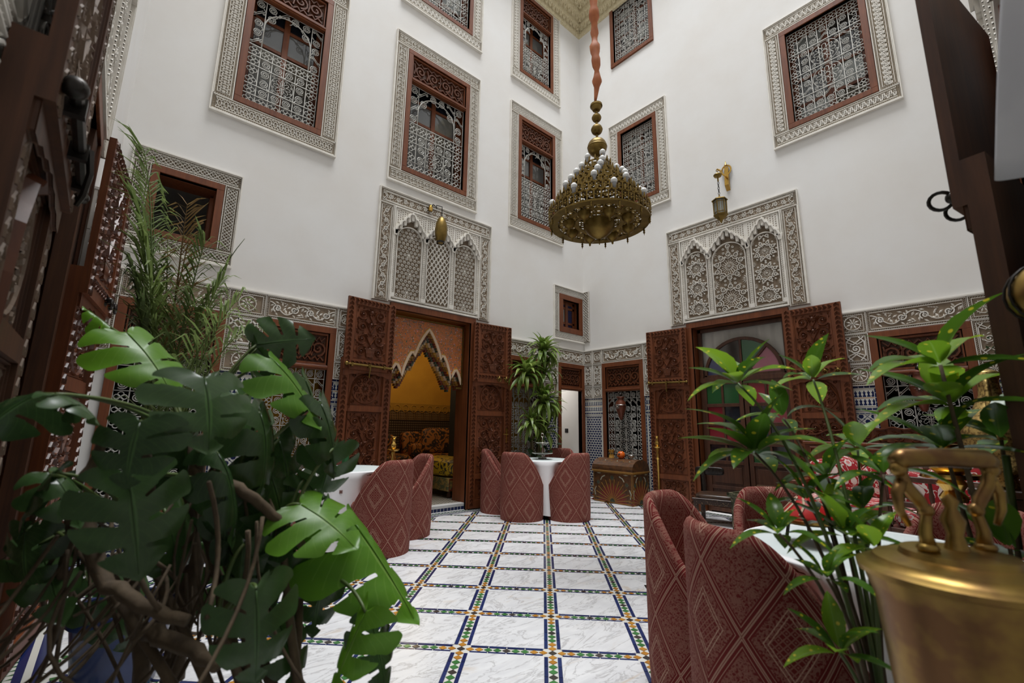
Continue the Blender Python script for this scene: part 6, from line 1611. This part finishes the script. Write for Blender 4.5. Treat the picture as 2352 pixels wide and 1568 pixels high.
def ewer():
    T = thing('engraved_ewer', 'large engraved brass ewer on a dark square pedestal', 'ewer', (-2.96, -5.50, 0))
    m = MB(); m.box(-.13, .13, -.13, .13, 0, .86); m.box(-.15, .15, -.15, .15, .86, .90); m.build('pedestal', 'walnut', T, bevel=.006)
    m = MB(); m.lathe([(0, .90), (.07, .90), (.075, .92), (.05, .95), (.13, 1.03), (.165, 1.14), (.15, 1.25), (.09, 1.33), (.05, 1.42), (.045, 1.50), (.06, 1.55), (.04, 1.56), (0, 1.58)], 28); m.build('ewer_body', 'engraved_brass', T, smooth=True)
    m = MB(); m.tube([(-.14, 0, 1.15), (-.22, 0, 1.22), (-.22, 0, 1.34), (-.16, 0, 1.44), (-.17, 0, 1.52)], [.03, .024, .018, .014, .012], 8); m.build('spout', 'engraved_brass', T, smooth=True)
    m = MB(); m.tube([(.05, 0, 1.5), (.14, 0, 1.5), (.18, 0, 1.38), (.13, 0, 1.28)], .012, 8); m.build('handle', 'engraved_brass', T, smooth=True)
ewer()
def globe_lantern():
    c = (-5.20, -5.715, 1.52)
    T = thing('globe_lantern', 'small ribbed brass globe lantern on the dark door side', 'lantern', c)
    m = MB(); m.ball((0, 0, 0), .072, 18, 12); m.build('globe', 'patina_brass', T, smooth=True)
    m = MB()
    for k in range(6): a = k*PI/6; m.tube([(.075*math.cos(q)*math.cos(a), .075*math.cos(q)*math.sin(a), .075*math.sin(q)) for q in [2*PI*e/20 for e in range(20)]], .003, 4, True)
    m.build('ribs', 'black_iron', T, smooth=True)
    m = MB(); m.tube([(0, 0, .07), (0, 0, .16), (0, -.05, .20), (0, -.10, .20)], .005, 6); m.build('bracket', 'black_iron', T)
globe_lantern()
def hanging_cloth():
    P = [at(2284, 414, .95), at(2420, 402, .88), at(2420, -90, .88), at(2312, -90, .95)]
    T = MB(); T.grid(lambda a, b: (P[0].lerp(P[1], a)).lerp(P[3].lerp(P[2], a), b)+Vector((0, .006*math.sin(a*9+b*2), 0)), 14, 10); o = T.build('hanging_cloth', 'paper_white', None, smooth=True)
    o['label'] = 'blurred white cloth hanging close to the camera beside the dark door leaf'; o['category'] = 'cloth'
    so = o.modifiers.new('thick', 'SOLIDIFY'); so.thickness = .002
hanging_cloth()
# ------------------------------------------------------------------ plants
def aim(d, n):
    """rotation with local y along d and local z near n"""
    y = Vector(d).normalized(); z = Vector(n); z = (z-y*z.dot(y))
    z = z.normalized() if z.length > 1e-5 else y.orthogonal().normalized()
    x = y.cross(z); return Matrix((x, y, z)).transposed()
def bez(a, b, c, n=10):
    a, b, c = Vector(a), Vector(b), Vector(c); return [a*(1-t)**2+b*2*t*(1-t)+c*t*t for t in [i/n for i in range(n+1)]]
def pot(T, r, h, mat):
    m = MB(); m.lathe([(0, 0), (r*.72, 0), (r*.76, .02), (r*.95, h-.06), (r*1.04, h-.05), (r*1.04, h), (r*.94, h), (r*.9, h-.05)], 28); P = m.build('pot', mat, T, smooth=True, auto=40)
    m = MB(); m.lathe([(r*.92, h-.05), (0, h-.035)], 20); m.build('soil', 'soil', P)

# ---- monstera
def monstera_mesh(seed, mat, cuts=6.2, droop=.25, side=.35, wave=.02):
    HM = [(0, 0), (.10, -.13), (.25, -.17), (.40, -.09), (.475, .08), (.475, .26), (.43, .45), (.345, .63), (.23, .80), (.09, .95), (0, 1.02)]
    rnd = random.Random(seed); m = MB(); N = 110
    def marg(s):
        q = s*(len(HM)-1); i = min(len(HM)-2, int(q)); t = q-i; p = [HM[max(0, i-1)], HM[i], HM[i+1], HM[min(len(HM)-1, i+2)]]
        f = lambda k: .5*((2*p[1][k])+(-p[0][k]+p[2][k])*t+(2*p[0][k]-5*p[1][k]+4*p[2][k]-p[3][k])*t*t+(-p[0][k]+3*p[1][k]-3*p[2][k]+p[3][k])*t**3)
        return f(0), f(1)
    fr = (0, .27, .55, .80, 1.0)
    for sx in (-1, 1):
        off = rnd.uniform(-.15, .15); vs = []; uv = []; fs = []
        for i in range(N+1):
            s = i/N; X, Y = marg(s); fy = max(0, min(.97, s*1.05-.02))*.92 if s > .04 else 0
            ph_ = (s*cuts+off) % 1; lob = 1-.16*(1-min(1, abs(ph_-.5)/.28))**2 if .14 < s < .92 else 1; X *= lob; Y = fy+(Y-fy)*lob
            for k, f in enumerate(fr):
                x = X*f; y = fy+(Y-fy)*f
                z = -side*x*x*2.2-droop*max(0, y)**2+.05*x+wave*math.sin(s*17+k)*f
                vs.append((sx*x, y, z)); uv.append((.5+sx*.5*f, max(0, y)))
        K = len(fr)
        for i in range(N):
            s = (i+.5)/N; ph = (s*cuts+off) % 1; gap = abs(ph-.5)
            for k in range(K-1):
                g = (0, .07, .095, .115)[k]
                if k and .16 < s < .90 and gap < g: continue
                a = i*K+k; q = (a, a+1, a+K+1, a+K); fs.append(q if sx > 0 else q[::-1])
        m.add(vs, fs, uv)
    m.tube([(0, y, -droop*y*y+.004) for y in [.02+.93*k/8 for k in range(9)]], [.011*(1-.8*k/8) for k in range(9)], 5)
    return m.mesh('leaf', mat, True)
def monstera():
    base = Vector((-6.34, -4.42, 0)); T = thing('monstera_plant', 'large potted monstera with split leaves beside the dark weathered door', 'plant', base)
    pot(T, .20, .34, 'navy_pot')
    D = [monstera_mesh(s, 'monstera_leaf', c, d, e) for s, c, d, e in ((1, 4.3, .30, .45), (2, 4.0, .55, .8), (3, 4.8, .16, .3))]
    Y = [monstera_mesh(s, 'monstera_young', c, d, e) for s, c, d, e in ((4, 4.6, .25, .55), (5, 4.2, .10, .9))]
    toward = (CAM-base).normalized(); up = Vector((0, 0, 1))
    # (junction px, py, depth), (tip px, py, depth), facing: weight of camera / up / right, mesh, width scale
    L = [((292, 765, 1.35), (412, 872, 1.30), (.5, .9, -.2), Y[0], .95), ((255, 752, 1.4), (196, 700, 1.4), (.3, 1, .3), Y[1], .5),
         ((588, 792, 1.5), (716, 772, 1.55), (1.0, -.55, .0), D[2], 1.15), ((626, 826, 1.35), (760, 950, 1.35), (.5, .9, .3), Y[0], .85), ((590, 800, 1.5), (556, 872, 1.55), (1.0, -.45, -.2), D[0], 1.0),
         ((470, 868, 1.05), (505, 1010, .98), (.15, 1, .1), D[0], 1.35), ((128, 905, .95), (262, 925, .98), (-.3, 1, 0), D[1], 1.0), ((100, 905, .95), (-40, 930, .98), (-.2, 1, 0), D[1], .9),
         ((322, 968, .92), (268, 1108, .86), (.10, 1, .0), D[0], 1.4), ((298, 1096, .98), (322, 1322, .93), (.95, .35, .1), D[2], 1.0),
         ((498, 1040, 1.12), (606, 1188, 1.1), (.3, .8, .5), D[1], .55), ((596, 945, 1.25), (662, 1112, 1.2), (.5, .6, .6), D[1], .8), ((736, 925, 1.4), (806, 1075, 1.4), (.4, .5, .8), D[0], .9),
         ((690, 1158, 1.25), (822, 1225, 1.2), (.85, .6, .1), Y[0], 1.25), ((805, 1190, 1.35), (970, 1408, 1.25), (.45, .8, .5), Y[1], .8), ((610, 1060, 1.3), (690, 1240, 1.3), (.7, .5, .3), D[0], .9), ((700, 1100, 1.4), (770, 1230, 1.4), (.6, .5, .5), D[2], .9), ((590, 1200, 1.25), (640, 1400, 1.25), (.8, .4, .2), D[2], .85), ((520, 1120, 1.2), (500, 1300, 1.2), (.8, .4, .0), D[0], .85), ((740, 1320, 1.3), (720, 1470, 1.25), (.7, .5, .1), D[0], .85), ((765, 1030, 1.4), (735, 1165, 1.4), (.7, .5, .2), D[0], .95), ((560, 1250, 1.15), (520, 1400, 1.1), (.6, .7, -.1), D[1], 1.0), ((380, 1180, 1.15), (440, 1330, 1.15), (.6, .7, .2), D[0], .9), ((588, 1352, 1.0), (600, 1580, .95), (.85, .6, .1), D[0], .95),
         ((640, 1215, 1.2), (560, 1330, 1.15), (.6, .8, -.2), D[0], .95), ((690, 1230, 1.3), (760, 1345, 1.25), (.6, .7, .3), D[1], .9), ((840, 1405, 1.15), (755, 1580, 1.1), (.7, .7, -.1), Y[1], .8), ((850, 1420, 1.2), (900, 1580, 1.15), (.6, .7, .3), D[2], .8),
         ((115, 1090, 1.0), (0, 1215, .97), (.6, .8, -.3), D[0], 1.1), ((112, 1085, 1.02), (205, 1150, 1.0), (.5, .9, .2), D[1], .9), ((60, 1220, 1.05), (30, 1380, 1.02), (.8, .5, -.2), D[0], .9), ((90, 1250, 1.1), (150, 1420, 1.05), (.8, .5, .2), D[2], .7),
         ((560, 1130, 1.3), (640, 1290, 1.3), (.7, .6, .1), D[0], 1.0), ((440, 1150, 1.35), (400, 1330, 1.35), (.8, .5, 0), D[0], 1.0), ((640, 1010, 1.35), (700, 1170, 1.35), (.6, .6, .4), D[0], 1.1), ((545, 905, 1.4), (640, 1010, 1.4), (.6, .7, .1), D[2], 1.0),
         ((420, 990, 1.3), (470, 1130, 1.3), (.6, .7, .1), D[1], 1.1), ((700, 870, 1.45), (760, 1000, 1.5), (.5, .7, .5), D[0], .8), ((200, 1200, 1.3), (150, 1330, 1.3), (.7, .6, -.2), D[0], 1.0), ((640, 1430, 1.2), (700, 1560, 1.15), (.7, .6, .2), D[0], .9), ((480, 1250, 1.4), (560, 1420, 1.4), (.7, .5, .1), D[2], 1.0), ((250, 1330, 1.4), (330, 1480, 1.4), (.7, .5, .1), D[0], .9)]
    inv = lambda p: p-base
    NODES = [at(*q) for q in ((440, 1120, 1.3), (430, 1010, 1.32), (520, 1160, 1.22), (300, 1210, 1.18), (650, 1240, 1.27), (500, 1420, 1.12), (180, 1260, 1.15), (690, 1330, 1.3))]
    for i, (j, t, n, me, ws) in enumerate(L):
        A, B = at(*j), at(*t); d = B-A; nr = toward*n[0]+up*n[1]+_r*n[2]
        M = aim(d, nr); ln = d.length*1.03
        o = inst('leaf', me, T, inv(A), M, (ln*ws*1.08, ln, ln))
        st = min(NODES, key=lambda q: (q-A).length+(.6 if q.z > A.z-.02 else 0)); mid = st.lerp(A, .45)+up*.07+Vector((RND.uniform(-.05, .05), RND.uniform(-.05, .05), 0))
        m = MB(); q = bez(inv(st), inv(mid), inv(A), 12); m.tube(q, [.0065-.0025*k/12 for k in range(13)], 6); m.build('petiole', 'green_stem', T, smooth=True)
    for q in NODES:
        m = MB(); g0 = Vector((RND.uniform(-.1, .1), RND.uniform(-.1, .1), .28)); m.tube(bez(g0, inv(q)*.5+Vector((0, 0, .15)), inv(q), 10), [.016-.0007*k for k in range(11)], 7); m.build('stem', 'bark', T, smooth=True)
    # trunks and hanging aerial roots
    for pts, r in ((((190, 1180, 1.1), (230, 1330, 1.05), (330, 1390, 1.02), (430, 1425, 1.0)), .020), (((480, 1090, 1.15), (560, 1130, 1.15), (640, 1200, 1.2), (700, 1260, 1.25)), .016), (((340, 1450, 1.1), (420, 1480, 1.05), (500, 1530, 1.0)), .022), (((250, 1000, 1.15), (170, 1120, 1.1), (150, 1300, 1.1), (120, 1480, 1.1)), .012), (((400, 1560, 1.2), (440, 1300, 1.3), (430, 1150, 1.3), (470, 1000, 1.3)), .028), (((330, 1560, 1.2), (300, 1350, 1.2), (340, 1180, 1.25), (330, 1020, 1.2)), .020)):
        P = [inv(at(*p)) for p in pts]; m = MB(); S_ = []
        for k in range(len(P)-1):
            for q in range(5): S_.append(P[k].lerp(P[k+1], q/5)+Vector((RND.uniform(-1, 1), RND.uniform(-1, 1), RND.uniform(-1, 1)))*.006)
        S_.append(P[-1]); m.tube(S_, [r*(1-.35*k/len(S_)) for k in range(len(S_))], 8); m.build('stem', 'bark', T, smooth=True)
    m = MB(); rn = random.Random(8)
    for k in range(85):
        x = rn.uniform(60, 620); y = rn.uniform(1080, 1320); d = rn.uniform(1.02, 1.45); A = inv(at(x, y, d)); l = rn.uniform(.12, .40)
        if (A+base).x < XW+.12: continue
        B = A+Vector((rn.uniform(-.15, .15), rn.uniform(-.15, .15), -l*.6)); C_ = A+Vector((rn.uniform(-.18, .18), rn.uniform(-.18, .18), -l))
        C_.z = max(C_.z, .03-base.z); B.x = max(B.x, XW+.12-base.x); C_.x = max(C_.x, XW+.12-base.x)
        m.tube(bez(A, B, C_, 7), rn.uniform(.0025, .006), 5)
    m.build('aerial_roots', 'bark', T, smooth=True, kind='stuff')
monstera()

# ---- palm
def palm():
    base = Vector((-6.62, -2.72, 0)); T = thing('potted_palm', 'tall feathery palm standing behind the monstera', 'plant', base); pot(T, .20, .36, 'navy_pot')
    rn = random.Random(5); inv = lambda p: p-base
    F = [((330, 342), 2.55, 'palm_leaf', 34, .26), ((430, 470), 2.5, 'palm_dry', 26, .20), ((318, 470), 2.4, 'palm_leaf', 34, .28), ((470, 560), 2.45, 'palm_leaf', 30, .24), ((385, 540), 2.6, 'palm_leaf', 30, .24), ((300, 610), 2.3, 'palm_leaf', 30, .26), ((512, 640), 2.5, 'palm_leaf', 28, .24), ((450, 690), 2.35, 'palm_leaf', 26, .24), ((350, 660), 2.3, 'palm_leaf', 28, .26), ((560, 760), 2.4, 'palm_leaf', 18, .22), ((500, 740), 2.25, 'palm_leaf', 22, .24), ((345, 420), 2.6, 'palm_leaf', 34, .26), ((360, 600), 2.45, 'palm_leaf', 32, .26), ((415, 600), 2.55, 'palm_leaf', 30, .24), ((330, 540), 2.35, 'palm_leaf', 30, .26), ((545, 690), 2.45, 'palm_leaf', 22, .22), ((440, 520), 2.5, 'palm_dry', 24, .18), ((410, 720), 2.3, 'palm_leaf', 28, .24)]
    hub = base+Vector((0, 0, .75))
    for (px, dep, mt, n, ll) in [(f[0], f[1], f[2], f[3], f[4]) for f in F]:
        tip = at(*px, dep); mid = Vector((base.x*.5+tip.x*.5, base.y*.5+tip.y*.5, hub.z+(tip.z-hub.z)*.72+.12)); P = bez(inv(hub+Vector((rn.uniform(-.06, .06), rn.uniform(-.06, .06), 0))), inv(mid), inv(tip), 24)
        m = MB(); m.tube([Vector((P[0].x, P[0].y, .34))] + P, [.010] + [.009*(1-.85*k/24) for k in range(25)], 5)
        for k in range(n):
            t = .30+.70*k/(n-1); i = min(23, int(t*24)); p = P[i].lerp(P[i+1], t*24-i); d = (P[i+1]-P[i]).normalized(); sdir = d.cross(Vector((0, 0, 1))); sdir = sdir.normalized() if sdir.length > .1 else _r.copy()
            for s in (-1, 1):
                l = ll*1.25*(1-.45*abs(t-.5)*1.6)*rn.uniform(.6, 1.15); v = (d*.75+sdir*s*rn.uniform(.45, 1.1)+Vector((0, 0, rn.uniform(-.25, .3)))).normalized()
                q0 = p; q1 = p+v*l*.5; q2 = p+v*l*.92+Vector((0, 0, -l*rn.uniform(.08, .50))); w = v.cross(Vector((0, 0, 1))); w = (w.normalized() if w.length > .1 else d)*.0062
                m.add([q0-w*.4, q0+w*.4, q1-w, q1+w, q2-w*.1, q2+w*.1], [(0, 1, 3, 2), (2, 3, 5, 4)], [(.4, 0), (.6, 0), (.4, .5), (.6, .5), (.5, 1), (.5, 1)])
        m.build('frond', mt, T)
    m = MB(); m.tube(bez(inv(hub), inv(at(430, 700, 2.5)), inv(at(562, 548, 2.55)), 14), [.010-.0006*k for k in range(15)], 5); m.build('young_shoot', 'green_stem', T, smooth=True)
palm()

# ---- strap-leaf dracaena
def strap_mesh(L, W, arch, mat):
    m = MB(); n = 10; vs = []; uv = []
    for k in range(n+1):
        t = k/n; w = W*(math.sin(PI*min(1, .12+t*.88))**.8)*(1 if t < .98 else .1); y = L*(t-arch*.28*t**3); z = L*(arch*(.55*t-.95*t*t))
        for s in (-1, 0, 1): vs.append((s*w/2, y, z+(abs(s)*w*.18))); uv.append((.5+.5*s, t))
    m.add(vs, [(k*3+j, k*3+j+1, (k+1)*3+j+1, (k+1)*3+j) for k in range(n) for j in range(2)], uv); return m.mesh('leaf', mat, True)
def whorl(T, c, n, meshes, rn, scale=1.0, lo=-.5, hi=1.25, axis=None):
    for k in range(n):
        a = k*2.39996+rn.uniform(-.2, .2); e = lo+(hi-lo)*(k/(n-1))+rn.uniform(-.08, .08)
        d = Vector((math.cos(a)*math.cos(e), math.sin(a)*math.cos(e), math.sin(e)))
        if axis is not None: d = (d+axis*.35).normalized()
        nz = Vector((-math.cos(a)*math.sin(e), -math.sin(a)*math.sin(e), math.cos(e)))
        inst('leaf', meshes[k % len(meshes)], T, c+d*.012, aim(d, nz), (scale*rn.uniform(.85, 1.12),)*3)
def dracaena():
    base = Vector((-1.56, -.24, 0)); T = thing('dracaena_plant', 'tall dracaena with striped strap leaves in the far corner', 'plant', base); pot(T, .17, .34, 'terracotta'); rn = random.Random(2)
    ms = [strap_mesh(.40, .056, a, 'dracaena_leaf') for a in (.45, .8, 1.1)]
    for x, y, z, n, s in ((.16, -.02, 2.44, 52, 1.1), (-.26, -.05, 2.02, 52, 1.12), (.06, -.14, 1.58, 56, 1.15), (.18, -.04, 2.10, 26, 1.0), (-.22, -.12, 1.25, 36, .95), (.12, -.1, 1.1, 30, .9)):
        h = Vector((x, y, z)); m = MB(); m.tube(bez((x*.3, y*.3, .3), (x*.2, y*.4, z*.6), h, 12), [.022-.0006*k for k in range(13)], 8); m.build('cane', 'cane', T, smooth=True)
        o_ = len(T.children); whorl(T, h, n, ms, rn, s, -.75, 1.3)
    for ch in T.children:                                     # keep the wall side clear of the wall
        if ch.name.startswith('leaf'):
            d = ch.rotation_euler.to_matrix() @ Vector((0, 1, 0))
            if d.y > .25: ch.rotation_euler = aim(Vector((d.x, -abs(d.y)*.5, d.z)), Vector((0, -.3, 1))).to_euler()
    # creeping pothos at its foot
    m = MB(); lf = ell_mesh(.11, .075, .2, 'ficus_leaf')
    for k in range(46):
        p = Vector((rn.uniform(-.30, .26), rn.uniform(-.30, .0), rn.uniform(.35, 1.05))); d = Vector((rn.uniform(-1, 1), -rn.uniform(.3, 1), rn.uniform(-.8, .3))); inst('pothos_leaf', lf, T, p, aim(d, Vector((0, -.5, 1))), (rn.uniform(.8, 1.3),)*3)
def ell_mesh(L, W, arch, mat, teeth=0):
    m = MB(); n = 12; vs = []; uv = []
    for k in range(n+1):
        t = k/n; w = W*(math.sin(PI*t**.85)**.85 if 0 < t < 1 else 0)*(1+(.05 if k % 2 and t > .4 else 0)*teeth)+(.004 if t == 0 else 0); y = L*t; z = L*arch*(.5*t-t*t)
        for s in (-1, -.5, 0, .5, 1): vs.append((s*w/2, y, z+abs(s)*w*.16)); uv.append((.5+.5*s, t))
    m.add(vs, [(k*5+j, k*5+j+1, (k+1)*5+j+1, (k+1)*5+j) for k in range(n) for j in range(4)], uv); return m.mesh('leaf', mat, True)
dracaena()

# ---- spotted-leaf shrubs at right
def spotted():
    rn = random.Random(21)
    ms = [ell_mesh(.17, .062, a, 'spotted_leaf', 1) for a in (.25, .5, .8)]; ys = [ell_mesh(.17, .064, a, 'spotted_young', 1) for a in (.2, .5)]
    base = Vector((-5.33, -5.33, 0)); T = thing('spotted_shrub', 'yellow-spotted laurel shrub between the near chair and the urn', 'plant', base); pot(T, .15, .30, 'terracotta'); inv = lambda p: p-base
    H = [(1695, 880, 1.42, 12, .95, 1), (1868, 872, 1.5, 8, .8, 1), (1735, 1040, 1.35, 16, 1.1, 0), (1800, 960, 1.5, 5, .8, 0), (1900, 1095, 1.35, 8, .9, 0), (1970, 1030, 1.45, 7, .9, 1), (1790, 1225, 1.15, 9, .62, 0), (1945, 1230, 1.2, 10, .8, 1), (1900, 1330, 1.05, 8, .55, 0), (1985, 1170, 1.3, 6, .75, 0), (1855, 1150, 1.3, 7, .7, 0), (2030, 1090, 1.25, 7, .8, 0), (1930, 1500, 1.0, 9, .62, 1), (2010, 1260, 1.1, 7, .7, 1)]
    for px, py, d, n, s, y in H:
        c = inv(at(px, py, d)); m = MB(); foot = Vector((rn.uniform(-.02, .02), rn.uniform(-.02, .02), .27)); m.tube(bez(foot, Vector((c.x*.08, c.y*.08, max(.3, c.z*.80))), c, 12), [.007-.0003*k for k in range(13)], 6); m.build('branch', 'green_stem' if y else 'bark', T, smooth=True)
        whorl(T, c, n, (ys if y else []) + ms[:2 if y else 3], rn, s*1.02, -.35, 1.1, _r*(-.2)+Vector((0, 0, .15)))
    base2 = Vector((-4.96, -5.56, 0)); T2 = thing('spotted_shrub', 'tall yellow-spotted laurel against the dark ringed door leaf', 'plant', base2); pot(T2, .13, .30, 'terracotta'); inv2 = lambda p: p-base2
    for px, py, d, n, s, y in ((2160, 838, 1.28, 8, 1.05, 1), (2185, 930, 1.3, 9, 1.1, 1), (2170, 1030, 1.32, 8, 1.05, 0), (2300, 1010, 1.3, 6, 1.0, 0), (2320, 1260, 1.2, 5, .9, 0)):
        c = inv2(at(px, py, d)); m = MB(); m.tube(bez((0, 0, .27), (c.x*.5, c.y*.5, c.z*.6), c, 10), [.011-.0006*k for k in range(11)], 6); m.build('branch', 'bark', T2, smooth=True); whorl(T2, c, n, (ys if y else []) + ms[:2], rn, s*1.15, -.25, .95, _r*(-.45))
    m = MB(); A, B = inv2(at(2340, 1260, 1.25)), inv2(at(2310, 1046, 1.25)); m.tube([A, A.lerp(B, .5), B], .009, 7); m.build('cut_cane', 'green_stem', T2, smooth=True)
    for T_ in (T, T2):                                        # nothing grows through the wall behind
        for ch in list(T_.children):
            if ch.name.startswith('leaf'):
                d = ch.rotation_euler.to_matrix() @ Vector((0, 1, 0))
                if T_.location.y+ch.location.y+d.y*.2 < YD+.06: ch.rotation_euler = aim(Vector((d.x, abs(d.y)*.4, d.z)), Vector((0, .2, 1))).to_euler()
spotted()
def ficus():
    base = Vector((-.30, -5.62, 0)); T = thing('variegated_ficus', 'small-leaved variegated ficus between the sofa end and grille window', 'plant', base); pot(T, .11, .30, 'terracotta'); rn = random.Random(4); m = MB()
    for k in range(420):
        z = rn.uniform(1.2, 2.55); r = .32*math.sin(PI*(z-1.05)/1.6)+.05; a = rn.uniform(0, 2*PI); q = Vector((r*math.cos(a)*rn.random()**.4, r*math.sin(a)*rn.random()**.4*.65, z))
        q.y = max(q.y, -.12); q.x = min(q.x, .22); d = Vector((rn.uniform(-1, 1), rn.uniform(-1, 1), rn.uniform(-1, .3))).normalized()*.05; s = d.cross(Vector((.2, .3, 1))).normalized()*.011
        m.add([q, q+d*.5+s, q+d, q+d*.5-s], [(0, 1, 2, 3)], [(0, 0), (1, .5), (.5, 1), (0, .5)])
    m.build('foliage', 'ficus_leaf', T, kind='stuff')
    for k in range(4): a = k*1.6; m = MB(); m.tube(bez((0, 0, .28), (.03*math.cos(a), .03*math.sin(a), 1.0), (.15*math.cos(a), .12*math.sin(a), 2.0+.1*k), 8), .009, 6); m.build('stem', 'bark', T, smooth=True)
ficus()
